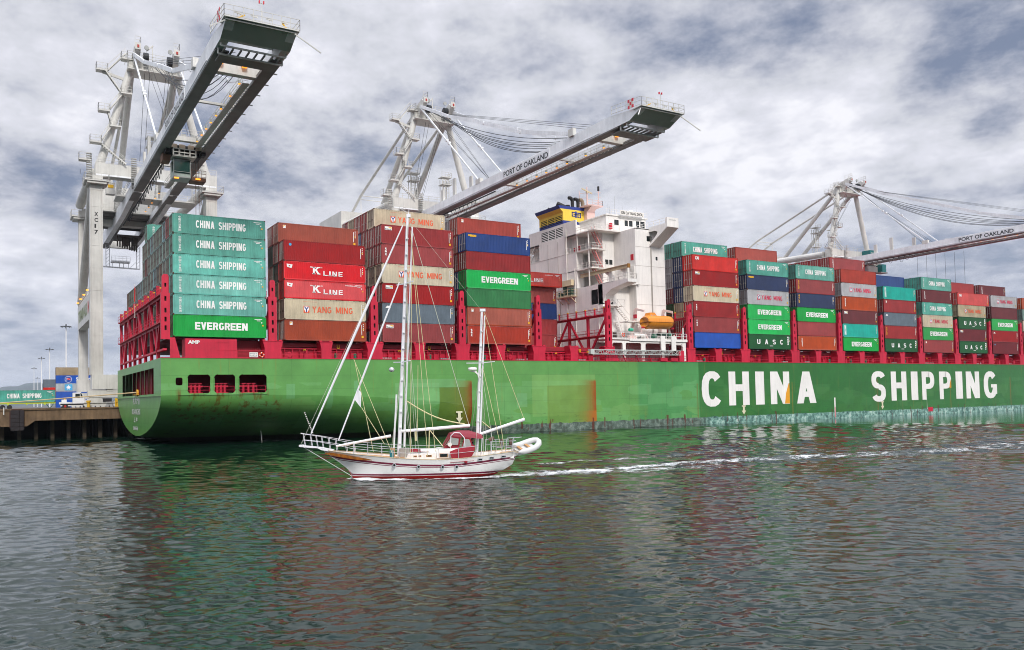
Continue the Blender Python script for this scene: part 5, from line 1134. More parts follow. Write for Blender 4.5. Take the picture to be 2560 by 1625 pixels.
# a-frame
AX = 3.9
for s in (-1, 1):
    mb = MB(); mb.tube(P(s*9.45, 152.4, 49), P(s*AX, 152.4, 68.4), .74, .66, 16); mb.tube(P(s*9.5, 152.4, 48.9), P(s*9.35, 152.4, 49.5), .82, .8, 16); cb(mb, 'front_mast_leg', cw)
    mb = MB(); mb.tube(P(s*AX, 153.2, 68.0), P(s*(AX-.1), 176.5, 46.6), .62, .62, 14); mb.tube(P(s*AX, 153.2, 68.6), P(s*AX, 183.3, 57.6), .33, .33, 10); mb.tube(P(s*AX, 183.3, 57.6), P(s*AX, 203.2, 47.0), .33, .33, 10); cb(mb, 'back_mast_leg', cw)
mb = MB(); mb.tube(P(-AX, 183.3, 57.6), P(AX, 183.3, 57.6), .12); mb.tube(P(-AX, 183.3, 56.6), P(AX, 183.3, 56.6), .1); mb.tube(P(-AX, 183.3, 57.6), P(-AX, 183.3, 47), .1); mb.tube(P(AX, 183.3, 57.6), P(AX, 183.3, 47), .1)
cb(mb, 'backstay_tie', cw)
mb = MB(); mb.box(X(-4.6), X(4.6), 151.6, 153.6, 67.0, 69.0); mb.box(X(-4.9), X(4.9), 150.4, 154.6, 66.8, 67.0)
for s in (-1, 1):
    mb.prism([(148.6, 70.0), (149.6, 70.9), (152.6, 69.8), (153.6, 67.4), (151.4, 66.9)], 'x', X(s*3.4-.5), X(s*3.4+.5)); mb.box(X(s*3.4-.5), X(s*3.4+.5), 148.4, 148.8, 69.8, 70.9)
mb.rail([P(-4.9, 150.4, 69.0), P(4.9, 150.4, 69.0), P(4.9, 154.6, 69.0)], 1.1, 1.2); mb.rail([P(-4.9, 154.6, 69.0), P(-4.9, 150.4, 69.0)], 1.1, 1.2); mb.rail([P(-4.9, 150.4, 67.0), P(4.9, 150.4, 67.0)], 1.1, 1.2); mb.rail([P(-3.9, 148.6, 70.9), P(-2.9, 148.6, 70.9), P(-2.9, 151, 70.9)], 1.3, 1.0); mb.rail([P(2.9, 148.6, 70.9), P(3.9, 148.6, 70.9), P(3.9, 151, 70.9)], 1.3, 1.0)
mb.beam(P(-.5, 151, 69), P(-.5, 151, 72.0), .16); mb.beam(P(-1.5, 151, 70.9), P(-.4, 151, 72.0), .25)
mb.mi = 1; mb.box(X(-3.55), X(-3.2), 148.3, 148.4, 70.1, 70.6); mb.box(X(3.25), X(3.6), 148.3, 148.4, 70.1, 70.6); mb.mi = 2
for y in (-1.8, 2.4): mb.tube(P(y-.4, 150.4, 69.3), P(y+.45, 150.4, 69.3), .85, .85, 14)
mb.mi = 3
for x in (-1.6, 2.6): mb.tube(P(x, 150.6, 71.3), P(x, 150.8, 71.3), .42, .42, 12); mb.beam(P(x, 150.8, 69.2), P(x, 150.8, 71.3), .05)
cb(mb, 'mast_head', [cw, mat('lamp_red', 'b02a1a', .5), cable, greym])
# stair and platforms up the left front leg
mb = MB()
def plat(dx, y, z, w=1.9, d=1.5):
    mb.box(X(dx-w/2), X(dx+w/2), y-d/2, y+d/2, z-.25, z); mb.rail([P(dx-w/2, y+d/2, z), P(dx-w/2, y-d/2, z), P(dx+w/2, y-d/2, z), P(dx+w/2, y+d/2, z)], 1.1, .8)
PL = [(-12.1, 151, 49.2), (-10.3, 151, 52.6), (-7.0, 151, 55.9), (-8.9, 151, 58.5), (-5.1, 151, 62.2), (-9.1, 152.4, 66.4), (-4.9, 152, 69.0)]
for q in PL: plat(*q)
for a, b in ((( -5.2, 151, 49.1), (-9.7, 151, 52.6)), ((-9.6, 151, 52.6), (-7.6, 151, 55.9)), ((-7.6, 151, 55.9), (-8.3, 151, 58.5)), ((-8.2, 151, 58.5), (-5.6, 151, 62.2)), ((-5.6, 151.5, 62.0), (-8.6, 152, 66.3)), ((-8.2, 152.4, 66.4), (-5.0, 152.4, 70.2))):
    mb.stair(P(*a), P(*b), .8, 'y')
mb.beam(P(-9, 152.4, 66.1), P(-4.2, 152.4, 65.1), .3, .5)
mb.rail([P(-12.8, 151.3, 46.5), P(-12.8, 151.3, 46.6)], 1)
for x in (-11.4, -3.9): # caged ladders
    for k in (-.4, .4): mb.beam(P(x+k, 150.9, 45.6), P(x+k, 150.9, 50.4), .06)
    for z in range(12): mb.box(X(x-.45), X(x+.45), 150.2, 150.95, 45.8+z*.4, 45.84+z*.4)
cb(mb, 'access_stairs', cw)
# machinery house, rear frames
def house(par, xl):
    mb = MB(); mb.box(X(xl), X(6.6), 178, 193, 46.3, 51.8); mb.rail([P(xl, 176, 46.3), P(8, 176, 46.3)], 1.1, 2); mb.box(X(xl), X(8), 176, 178, 46.1, 46.3)
    mb.mi = 1; mb.box(X(-6.9), X(6.5), 177.1, 192.9, 46.0, 46.28)
    for y in range(9): mb.box(X(-6.9), X(6.5), 177.6+y*1.7, 177.9+y*1.7, 45.5, 46.0)
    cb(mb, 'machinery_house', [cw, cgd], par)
mb = MB(); mb.box(X(-7.3), X(-5.7), 162.6, 164.0, 46.4, 48.6); mb.rail([P(-7.5, 162.4, 48.6), P(-5.6, 162.4, 48.6)], 1.0, 1); mb.mi = 1; mb.box(X(-7.0), X(-6.0), 162.5, 162.6, 47.6, 48.2); cb(mb, 'hinge_house', [cw, yellow])
# girders
def girder(mb, s, pts):
    x0, x1 = (X(-3.95), X(-2.95)) if s < 0 else (X(2.95), X(3.95)); mb.prism(pts, 'x', x0, x1)
for s in (-1, 1):
    mb = MB(); girder(mb, s, [(151.0, 44.54), (87.5, 45.44), (85.5, 45.5), (83.1, 46.6), (83.3, 46.75), (89.7, 47.42), (150.6, 46.3)])
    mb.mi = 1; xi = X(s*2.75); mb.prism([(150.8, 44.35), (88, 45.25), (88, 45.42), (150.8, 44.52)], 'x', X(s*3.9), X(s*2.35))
    mb.beam(P(s*2.55, 150.8, 44.75), P(s*2.55, 90, 45.62), .25, .25)
    if s > 0:
        for k in range(16): mb.box(X(3.9), X(4.5), 92+k*3.6, 92.15+k*3.6, 44.56+(59-k*3.6)*.0142, 44.66+(59-k*3.6)*.0142)
    for k in range(12): xx = X(s*3.95); mb.mi = 0; y_ = 92+k*5.0; mb.box(xx-.015*(1 if s < 0 else -1), xx, y_, y_+.08, 45.5, 46.3)
    mb.beam(P(s*4.0, 92, 45.62), P(s*4.0, 150, 44.85), .06, .08)
    cb(mb, 'boom_girder', [cg, cgd])
    mb = MB(); girder(mb, s, [(151.6, 44.5), (151.6, 46.3), (205, 46.4), (205, 43.9), (200, 43.6), (170, 43.6)])
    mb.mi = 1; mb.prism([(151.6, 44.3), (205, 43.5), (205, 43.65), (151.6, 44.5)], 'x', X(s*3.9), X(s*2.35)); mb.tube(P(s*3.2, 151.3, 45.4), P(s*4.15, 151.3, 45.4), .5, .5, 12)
    cb(mb, 'rear_girder', [cg, cgd])
mb = MB(); mb.add([P(-3.95, 85.45, 45.5), P(3.95, 85.45, 45.5), P(3.95, 83.05, 46.65), P(-3.95, 83.05, 46.65)], [(0,1,2,3)]); mb.add([P(-3.95, 83.05, 46.65), P(3.95, 83.05, 46.65), P(3.95, 89, 46.9), P(-3.95, 89, 46.9)], [(0,1,2,3)])
mb.mi = 1
mb.box(X(-4.2), X(4.2), 82.7, 84.6, 46.75, 46.85); mb.beam(P(-4.0, 83.0, 46.62), P(4.0, 83.0, 46.62), .1, .14)
mb.rail([P(-4.2, 89, 47.4), P(-4.2, 82.75, 46.85), P(4.2, 82.75, 46.85), P(4.2, 87, 46.9)], 1.25, 1.0, .03)
mb.beam(P(-3.9, 83.2, 46.6), P(-6.0, 81.5, 44.7), .12); mb.beam(P(3.7, 83.0, 46.5), P(6.2, 81.6, 44.3), .12)
mb.beam(P(0, 83.2, 46.9), P(0, 83.2, 49.3), .05); mb.beam(P(-.2, 83.2, 49.2), P(.2, 83.2, 49.2), .05)
for y, z in ((86.3, 45.1), (87.6, 44.7)): mb.beam(P(-3.7, y, z), P(3.7, y, z), .12, .2); 
for s in (-3.7, 3.7): mb.beam(P(s, 86.3, 45.1), P(s, 86.3, 45.5), .15); mb.beam(P(s, 87.6, 44.7), P(s, 87.6, 45.4), .15)
for x in (-2.6, -.8, .9, 2.6): mb.beam(P(x-.4, 83.3, 47.7), P(x+.4, 83.3, 47.6), .13); mb.beam(P(x, 83.4, 46.9), P(x, 83.4, 47.6), .04)
mb.mi = 2; mb.beam(P(-2.9, 83.4, 47.0), P(-1.8, 83.4, 47.6), .13); mb.beam(P(2.4, 83.4, 47.6), P(3.1, 83.4, 46.9), .13)
mb.mi = 3; mb.box(X(-.3), X(-.18), 83.1, 83.3, 49.2, 49.5); mb.box(X(.18), X(.3), 83.1, 83.3, 49.2, 49.5)
for i in range(3):
    for j in range(3):
        mb.mi = 3 if (i+j) % 2 == 0 else 1; mb.box(X(-4.32), X(-4.28), 84.2+i*.4, 84.6+i*.4, 47.0+j*.45, 47.45+j*.45)
mb.mi = 4; mb.box(X(-3.5), X(3.5), 87.8, 90.0, 44.75, 44.85)
for x in range(8): mb.box(X(-3.3+x*.9), X(-3.15+x*.9), 86.3, 90.2, 44.85, 45.05)
cb(mb, 'boom_tip', [ctip, cw, yellow, mat('warning_red', 'd3283a', .5), cgd])
for y, h, w in ((94.3, 1.15, .9), (106, .3, .4), (122.5, .7, .8), (137, .5, .5), (204, 1.6, 1.2)):
    mb = MB(); z = 45.9 if y < 150 else 44.4; mb.beam(P(-2.95, y, z), P(2.95, y, z), w, h)
    if h > .6 and y < 150: mb.rail([P(-2.95, y-.4, z+h/2), P(2.9, y-.4, z+h/2)], 1.0, .9, .025)
    cb(mb, 'boom_crossbeam', cw)
for s in (-1, 1):
    mb = MB(); mb.box(X(s*3.95-.35), X(s*3.95+.35), 98.0, 99.2, 47.1, 48.3); cb(mb, 'outer_stay_bracket', cw)
    mb = MB(); mb.box(X(s*3.6-.4), X(s*3.6+.4), 126.4, 128.0, 46.6, 47.6); cb(mb, 'inner_stay_bracket', cw)
for y, h in ((130.5, 2.6), (137, 3.8), (141.8, 2.6)): mb = MB(); mb.beam(P(-3.4, y, 46.4), P(-3.4, y, 46.4+h), .4, .9); cb(mb, 'boom_post', cw)
mb = MB(); mb.mi = 0; mb.box(X(1.3), X(2.2), 96, 150, 45.3, 45.36); mb.rail([P(1.3, 96, 45.9-.5), P(1.3, 150, 45.4)], 1.1, 1.5, .03)
for k in range(60): mb.box(X(2.2), X(2.9), 96.3+k*.9, 96.4+k*.9, 45.25, 45.35)
mb.rail([P(-4.3, 151, 46.3), P(-4.3, 176, 46.3)], 1.1, 1.5, .03); mb.rail([P(4.0, 90, 47.4), P(4.0, 150, 46.3)], 1.0, 2.4, .02)
cb(mb, 'boom_walkway', [cw])
for k, y in enumerate((97, 101.5, 106.5, 109.3, 112.4, 115.3, 118.3, 121.5, 155, 159, 163, 167, 171)):
    mb = MB(); mb.box(X(1.05), X(1.3), y-.2, y+.2, 45.55, 45.95); mb.beam(P(1.3, y, 45.4), P(1.2, y, 46.0), .06); mb.mi = 1; mb.box(X(1.03), X(1.28), y-.15, y+.15, 45.47, 45.55); cb(mb, 'flood_lamp', [greym, lamp_or])
for x, y in ((-2.0, 94.0), (.9, 94.0), (-2.2, 123), (-.6, 123.2), (1.0, 123.2)):
    mb = MB(); mb.box(X(x-.35), X(x+.35), y-.7, y-.3, 46.35, 46.7); mb.mi = 1; mb.box(X(x-.3), X(x+.3), y-.72, y-.35, 46.2, 46.35); cb(mb, 'flood_lamp', [greym, lamp_or])
# port sign on the boom side
mb = MB(); mb.box(X(-4.05), X(-3.97), 104.5, 118.6, 45.25, 46.8); o = cb(mb, 'port_sign', signm)
mb = MB(); put_text(mb, 'PORT OF OAKLAND', (X(-4.06), 118.2, 45.5), (0,-1,0), (0,0,1), 13.3, 1.02, .02); cb(mb, 'lettering', klet, o)
# stays
for s in (-1, 1):
    mb = MB(); mb.beam(P(s*AX, 150.3, 69.3), P(s*AX, 138, 57.6), .26); mb.beam(P(s*AX, 138, 57.6), P(s*AX, 127.2, 47.4), .26); mb.tube(P(s*AX-.3, 138, 57.7), P(s*AX+.3, 138, 57.7), .35, .35, 8); mb.tube(P(s*AX-.3, 138.9, 58.5), P(s*AX+.3, 138.9, 58.5), .3, .3, 8); cb(mb, 'inner_forestay', cg)
    mb = MB(); pt = [(150.3, 69.5), (138.5, 63.5), (124.8, 57.6), (113, 52.3), (98.6, 47.5)]
    for a, b in zip(pt[:-1], pt[1:]): mb.beam(P(s*AX, *a), P(s*AX, *b), .3, .62)
    for a in pt[1:-1]: mb.tube(P(s*AX-.25, *a), P(s*AX+.25, *a), .36, .36, 8)
    cb(mb, 'outer_forestay', cg)
mb = MB()
for k in range(7):
    x = -1.6+k*.6; sag = 3.2+k*.55; yb = 98.6+(k % 3)*1.5
    pts = []
    for i in range(13):
        t = i/12; pts.append(P(x*(1-t)+(x*.6)*t, 150+(yb-150)*t, 68.6+(47.6-68.6)*t-4*sag*t*(1-t)*.75))
    mb.path(pts, .055, 4)
for x in (-1.8, -.9, 2.0, 2.6): mb.tube(P(x, 150.6, 68.4), P(x+.2, 128+x, 47), .035, .035, 4); mb.tube(P(x, 151, 68.4), P(x, 160+x, 52), .035, .035, 4)
for x in (-1.5, -.6, .4): mb.tube(P(x, 149, 68), P(x+.5, 92+x, 46.5), .03, .03, 4)
cb(mb, 'hoist_ropes', cable)
mb = MB()
for k in range(26):
    y = 131+k*1.6; d = .9+.8*((k*37) % 5)/5; pts = [P(-2.1, y+1.6*i/6, 44.5-d*4*(i/6)*(1-i/6)*1.1) for i in range(7)]; mb.path(pts, .045, 4)
mb.beam(P(-2.1, 124, 44.6), P(-2.1, 180, 44.2), .18); cb(mb, 'festoon_cables', cable)
# caged ladder towers
for x in (1.6, 10.2):
    mb = MB(); y = 165
    for a in (-.9, 0, .9):
        for b in (-.6, .6): mb.beam(P(x+a, y+b, 46.4), P(x+a, y+b, 58.6), .13)
    for k in range(16):
        z = 46.8+k*.78; mb.beam(P(x-.9, y-.6, z), P(x+.9, y-.6, z), .08); mb.beam(P(x-.9, y-.6, z), P(x+ (0 if k % 2 else .9), y-.6, z+.78), .06)
    for z in (52.6, 57.2, 59.0): mb.box(X(x-1.2), X(x+1.5), y-1, y+1, z, z+.15); mb.rail([P(x-1.2, y-1, z+.15), P(x+1.5, y-1, z+.15), P(x+1.5, y+1, z+.15)], 1.1, .9)
    cb(mb, 'ladder_tower', cw)
mb = MB(); mb.box(X(-5.5), X(9.5), 162, 167, 46.0, 46.2); mb.rail([P(-5.5, 162, 46.2), P(9.5, 162, 46.2)], 1.1, 1.6); cb(mb, 'upper_platform', cw)
# rear maintenance frame hanging under the girders
mb = MB(); mb.beam(P(-4.2, 200, 38.3), P(4.2, 200, 38.1), .22, .3)
for x in (-3.4, -2.6, 3.4, 4.2): mb.beam(P(x, 200, 38.2), P(x, 200, 43.6), .16)
for k in range(6):
    for x in (-3.4, 3.4): mb.beam(P(x, 200, 38.4+k*.85), P(x+.8, 200, 39.2+k*.85), .08)
mb.box(X(-2.3), X(1.9), 199, 201, 39.4, 39.7); mb.rail([P(-2.3, 199, 39.7), P(1.9, 199, 39.7)], 1.1, .8); 
for x in (-2, -.4, .5, 1.6): mb.beam(P(x, 200, 38.3), P(x, 200, 39.4), .12)
mb.beam(P(2, 200, 38.4), P(3.4, 200, 39.8), .08); cb(mb, 'rear_service_frame', cg)
mb = MB()
for k in range(9): mb.box(X(-2.6+k*.6), X(-2.35+k*.6), 186+k*.7, 186.6+k*.7, 40.8, 43.2)
mb.box(X(-2.8), X(2.8), 186, 193, 43.2, 43.4); mb.box(X(-1), X(.2), 188, 190, 41.5, 43.2); mb.box(X(1), X(2), 188, 190, 41.8, 43.4); cb(mb, 'headblock_gear', [mat('gear_dark', '57504a', .7, dirt=.3)])
# trolley and cab (only the nearest crane carries them here)
def trolley(yo, par):
    mb = MB(); mb.box(X(-2.9), X(2.9), yo-.5, yo+5.5, 44.9, 45.4); mb.box(X(-3.0), X(-2.4), yo-.6, yo+.8, 44.2, 45.6); mb.box(X(2.4), X(3.0), yo-.6, yo+.8, 44.2, 45.6)
    mb.mi = 1
    for x in (-2.2, -1.0, .3, 1.5): mb.box(X(x), X(x+.9), yo-.7, yo-.2, 44.9, 45.5)
    mb.mi = 2; 
    for z in (44.2, 44.75): mb.beam(P(-1.9, yo-.9, z), P(1.4, yo-.9, z), .12); 
    for x in (-1.9, -1.0, .5, 1.4): mb.beam(P(x, yo-.9, 43.7), P(x, yo-.9, 44.9), .12)
    mb.box(X(-2.0), X(1.5), yo-.9, yo+1.6, 43.6, 43.7); mb.rail([P(-2.0, yo-.9, 43.7), P(1.5, yo-.9, 43.7)], 1.0, .8)
    mb.mi = 0; mb.box(X(-2.6), X(2.6), yo+1, yo+4, 44.2, 44.9)
    o = mb.build('trolley', [blackm, mat('gear_tan', 'c8b49c', .6, dirt=.3), cw], par, org=(CX0, WY, 5))
    mb = MB(); xa, xb, ya, yb, za, zb = X(-1.75), X(.75), yo-.2, yo+2.6, 40.5, 43.4
    mb.box(xa, xb, ya+.25, yb, za+.2, zb); mb.mi = 1; mb.box(xa+.08, xb-.08, ya+.14, ya+.25, za+.75, zb-.1); mb.box(xa-.02, xa, ya+.4, ya+1.6, za+1.0, zb-.3); mb.mi = 2; mb.box(xa-.05, xb+.05, ya, yb, za, za+.2); mb.beam((xa, ya, za+.9), (xb, ya, za+.9), .06); mb.beam((xa, ya, za), (xa, ya, zb), .08); mb.beam((xb, ya, za), (xb, ya, zb), .08)
    mb.build('operator_cab', [mat('cab_green_white', 'aab8ae', .5), mat('cab_glass', '24443e', .1, dirt=0, spec=.8), greym], par, org=(CX0, WY, 5))
    mb = MB(); mb.box(X(1.0), X(3.2), yo+.2, yo+2.4, 40.3, 40.9); mb.rail([P(1.0, yo+.2, 40.9), P(3.2, yo+.2, 40.9)], 1.1, .7); mb.box(X(-3.2), X(-2.0), yo+1, yo+3, 43.2, 44.4)
    for x in (2.0, 2.5): mb.tube(P(x, yo+2, 26), P(x, yo+2, 44), .04, .04, 4)
    mb.mi = 1; mb.box(X(1.6), X(2.3), yo, yo+.2, 40.5, 40.7); mb.box(X(-1.7), X(-1.0), yo-.3, yo, 40.3, 40.45); mb.build('hoist_gear', [mat('gear_rusty', '7d5a44', .7, dirt=.3), lamp_or], par, org=(CX0, WY, 5))
c2 = copy_tree(crane); c2.location.x = 83.8; c2['label'] = 'middle white quay crane, its boom crossing above the funnel of the ship'
c3 = copy_tree(crane); c3.location.x = 231.6; c3['label'] = 'farthest quay crane at right, its boom running out past the right edge'
trolley(124.6, crane); house(crane, -7); house(c2, -11.5); house(c3, -11.5)
mb = MB()
for i, c in enumerate('XC17'): put_text(mb, c, (CX0-10.5, 151.17, 39.3-i*1.07), (1,0,0), (0,0,1), .6 if c != '1' else .28, .72, .03)
cb(mb, 'crane_number', klet)
mb = MB(); put_text(mb, 'TERMINALS', (X(-10.92), 180, 22.6), (0,-1,0), (0,0,1), 19, 2.4, .04); cb(mb, 'portal_lettering', mat('sign_olive', '8f9a72', .6))
mb = MB(); put_text(mb, 'INC', (X(-10.92), 159.5, 22.6), (0,-1,0), (0,0,1), 4.6, 2.4, .04); cb(mb, 'portal_lettering', mat('sign_red', 'd2564e', .6))
# a trolley cab and hoist ropes at the hinge of the farthest crane, and its upper cabin
o3 = (CX0, WY, 5)
mb = MB(); mb.box(X(4.2), X(7.4), 148, 151.5, 46.6, 47.4); mb.rail([P(4.2, 148, 47.4), P(7.4, 148, 47.4)], .9, .8); mb.mi = 1; mb.box(X(4.6), X(7.0), 148.6, 151.2, 47.4, 49.2); mb.build('upper_cabin', [cw, mat('cabin_teal_glass', '1f6b6a', .1, dirt=0)], c3, org=o3)
mb = MB(); mb.box(X(9.6), X(13.2), 148.5, 151, 42.4, 42.7); mb.mi = 1; mb.box(X(10.8), X(12.8), 148.7, 150.8, 42.7, 45.2); mb.mi = 0; mb.box(X(3.4), X(9.6), 149.5, 152, 42.6, 44.4); mb.build('operator_cab', [cgd, MATS['cabin_teal_glass']], c3, org=o3)
mb = MB()
for k in range(6): mb.tube(P(4+k*1.1, 134-k*2, 45), P(4+k*1.1, 134-k*2, 25), .035, .035, 4)
mb.build('hoist_ropes', cable, c3, org=o3)
mb = MB(); put_text(mb, 'ZPMC', (CX0-11.56, 191.5, 47.6), (0,-1,0), (0,0,1), 6.5, 1.7, .04); mb.build('house_lettering', mat('sign_green', '2d8a6a', .6), c2, org=(CX0, WY, 5))
# ---------------------------------------------------------------- the ketch; local x aft, y away from the camera, z up
yl = (26.5, 51.25, 0.0); YRZ = -math.atan2(.4067, .9135)
yacht = thing('sailing_yacht', 'white two-masted sailing yacht with maroon stripes and dodger, motoring past the ship', 'sailing yacht', yl, YRZ)
yw = mat('yacht_white', 'f6f4f0', .25, dirt=.02); ymar = mat('yacht_maroon', '7c1a3c', .35, dirt=.05); yred = mat('yacht_bottom_red', 'a3201c', .5, dirt=.15); teak = mat('teak_wood', 'b98a56', .6, dirt=.2); canv = mat('maroon_canvas', '8e1626', .8, dirt=.12); canvt = mat('faded_maroon_canvas', '8c3440', .8, dirt=.1)
mast_w = mat('spar_white', 'efeff2', .3, dirt=.03); steel = mat('stainless', 'd8dadc', .3, .6, dirt=0); ropem = mat('rope_cream', 'd8cf9e', .7, dirt=0); wirem = mat('rigging_wire', 'c9ccb8', .5, dirt=0); gold = mat('scroll_wood', 'a8641e', .5, dirt=.35, dscale=4); clear = mat('clear_vinyl', 'a7aba6', .15, dirt=.1)
def yb(mb, name, mats, par=yacht, **k): return mb.build(name, mats, par, world=False, **k)
SS = [(-6.75,.05,2.13,1.96),(-6.3,.33,2.04,1.62),(-5.66,.66,1.95,1.18),(-5.08,.95,1.88,.70),(-4.71,1.13,1.84,.05),(-4.3,1.28,1.79,-.5),(-3.6,1.5,1.71,-.8),(-2.6,1.75,1.6,-1),(-1.3,1.95,1.48,-1),(0,2.03,1.39,-1),(1.5,2.0,1.34,-1),(3.0,1.93,1.38,-1),(4.4,1.78,1.5,-.7),(5.4,1.6,1.6,-.1),(6.2,1.42,1.67,.3),(6.95,1.22,1.73,.72),(7.25,1.12,1.76,1.3)]
def hexp(s): return 1.25 if s < -6 else (1.25-.75*(s+6)/4 if s < -2 else .5-.12*min(1, (s+2)/2))
mb = MB(); rows = []
OFF = [0, .07, .36, .5, .55, .6]
for s, hb, zs, zl in SS:
    r = []
    zz = [zs-o for o in OFF]+[.5, .36, .24, .2, .15, .0, -.3, zl]
    for i, z in enumerate(zz):
        z = max(min(z, zs), zl); t = max(0, (z-zl)/(zs-zl)); b = hb*(t**hexp(s)) if t > 0 else 0.
        r.append((s, b, z))
    rows.append(r)
n = len(rows[0]); MI = [0, 0, 2, 0, 2, 0, 0, 2, 0, 3, 3, 3, 3]
for sg in (-1, 1):
    o = len(mb.v); mb.v += [(x, sg*y, z) for r in rows for x, y, z in r]
    for i in range(len(rows)-1):
        for j in range(n-1):
            a = o+i*n+j; f = [a, a+1, a+n+1, a+n]; mb.f.append(f if sg < 0 else f[::-1]); mb.m.append(MI[j])
r = rows[-1]; mb.mi = 0; mb.add([(x, -y, z) for x, y, z in r]+[(x, y, z) for x, y, z in reversed(r)], [tuple(range(2*n))])
yh = yb(mb, 'hull', [yw, teak, ymar, yred], smooth=True)
mb = MB(); mb.add([(s, sg*hb*.97, zs-.12) for s, hb, zs, zl in SS for sg in (-1, 1)], [(2*i, 2*i+1, 2*i+3, 2*i+2) for i in range(len(SS)-1)]); yb(mb, 'deck', teak)
mb = MB()
for a, b in zip(SS[:-1], SS[1:]):
    for sg in (-1, 1): mb.beam((a[0], sg*a[1], a[2]+.02), (b[0], sg*b[1], b[2]+.02), .08, .03)
yb(mb, 'cap_rail', mat('cap_rail_tan', 'd9c4a0', .5, dirt=.1))
mb = MB(); pts = [(-6.65, .13, 1.86, .1), (-6.2, .36, 1.82, .2), (-5.6, .64, 1.72, .22), (-5.0, .93, 1.62, .22), (-4.3, 1.22, 1.52, .2), (-3.7, 1.45, 1.45, .14), (-3.3, 1.57, 1.4, .05)]
for a, b in zip(pts[:-1], pts[1:]): mb.add([(a[0], -a[1]-.04, a[2]-a[3]/2), (b[0], -b[1]-.04, b[2]-b[3]/2), (b[0], -b[1]-.06, b[2]+b[3]/2), (a[0], -a[1]-.06, a[2]+a[3]/2)], [(0,1,2,3)])
yb(mb, 'bow_scrollwork', gold)
for s, z, hb in ((-1.75, 1.03, 1.78), (-.05, .88, 1.9), (1.65, .82, 1.88), (2.65, .8, 1.83)):
    mb = MB(); mb.tube((s, -hb-.09, z), (s, -hb+.1, z), .13, .13, 14); mb.mi = 1; mb.tube((s, -hb-.1, z), (s, -hb-.085, z), .085, .085, 12); yb(mb, 'porthole', [steel, dark])
for s, hb, z in ((4.35, 1.76, 1.28), (5.2, 1.62, 1.35), (6.1, 1.42, 1.42)):
    mb = MB(); mb.box(s-.17, s+.17, -hb-.06, -hb+.02, z-.08, z+.08); mb.mi = 1; mb.box(s-.13, s+.13, -hb-.065, -hb-.055, z-.05, z+.05); yb(mb, 'stern_window', [steel, glass])
# bowsprit platform and pulpit
mb = MB(); mb.prism([(-8.45, 2.35), (-8.4, 2.48), (-6.9, 2.3), (-6.0, 2.1), (-6.2, 1.98), (-6.9, 2.1), (-7.2, 2.25)], 'y', -.28, .28); mb.box(-8.5, -8.2, -.35, .35, 2.38, 2.5); yb(mb, 'bowsprit', mast_w)
mb = MB()
for sg in (-1, 1):
    top = [(-8.35, sg*.28, 3.32), (-7.0, sg*.4, 3.1), (-5.7, sg*.95, 2.82), (-4.6, sg*1.25, 2.6)]; mid = [(-8.2, sg*.28, 2.85), (-7.0, sg*.4, 2.7), (-5.7, sg*.95, 2.45), (-4.6, sg*1.25, 2.2)]
    for q in (top, mid): mb.bpath(q, .024)
    for x, y, zt, zb in ((-8.2, .28, 3.3, 2.45), (-7.7, .32, 3.22, 2.4), (-7.3, .36, 3.16, 2.35), (-6.9, .4, 3.08, 2.25), (-6.4, .6, 2.98, 2.1), (-5.9, .85, 2.86, 1.98), (-5.2, 1.08, 2.72, 1.9), (-4.6, 1.25, 2.6, 1.85)): mb.beam((x, sg*y, zt), (x+.12, sg*y, zb), .022)
mb.beam((-8.35, -.28, 3.32), (-8.35, .28, 3.32), .05); mb.beam((-8.3, 0, 2.4), (-4.75, 0, .15), .03); yb(mb, 'pulpit_rail', mast_w)
mb = MB()
for sg in (-1, 1):
    pt = [(-4.6, 1.25), (-3.6, 1.48), (-2.6, 1.72), (-1.4, 1.9), (0, 1.98), (1.4, 1.96), (2.8, 1.9), (4.2, 1.78)]
    zz = lambda x: np.interp(x, [q[0] for q in SS], [q[2] for q in SS])
    for k, (x, y) in enumerate(pt): mb.beam((x, sg*y, zz(x)), (x, sg*y, zz(x)+.75), .035)
    for hh in (.75, .4): mb.path([(x, sg*y, zz(x)+hh) for x, y in pt], .014, 4)
yb(mb, 'lifelines', steel)
# cabin
mb = MB()
mb.prism([(-.9, 1.3), (-.75, 1.72), (1.3, 1.8), (1.5, 2.02), (3.0, 2.08), (3.0, 1.2), (-.9, 1.2)], 'y', -1.2, 1.2); mb.box(.2, 1.4, -.6, .6, 1.8, 2.0); mb.box(1.3, 2.6, -1.3, 1.3, 1.4, 1.95); yb(mb, 'cabin', yw)
for a, b, z0, z1, y in ((-.35, -.1, 1.52, 1.62, 1.21), (0, .2, 1.52, 1.63, 1.21), (.55, .95, 1.5, 1.64, 1.21), (1.5, 2.1, 1.45, 1.75, 1.31)):
    mb = MB(); mb.box(a, b, -y-.01, -y+.02, z0, z1); mb.mi = 1; mb.box(a+.04, b-.04, -y-.015, -y-.005, z0+.03, z1-.03); yb(mb, 'cabin_window', [teak, glass])
mb = MB(); mb.tube((-.5, .3, 1.9), (.8, .3, 1.9), .1, .1, 8); mb.box(-.5, .8, -.6, .0, 1.84, 1.9); yb(mb, 'hatch_cover', canv)
mb = MB(); mb.box(3.0, 6.9, -1.1, 1.1, 1.25, 1.55); mb.box(3.3, 5.0, -1.2, -1.0, 1.5, 1.75); yb(mb, 'cockpit_coaming', yw)
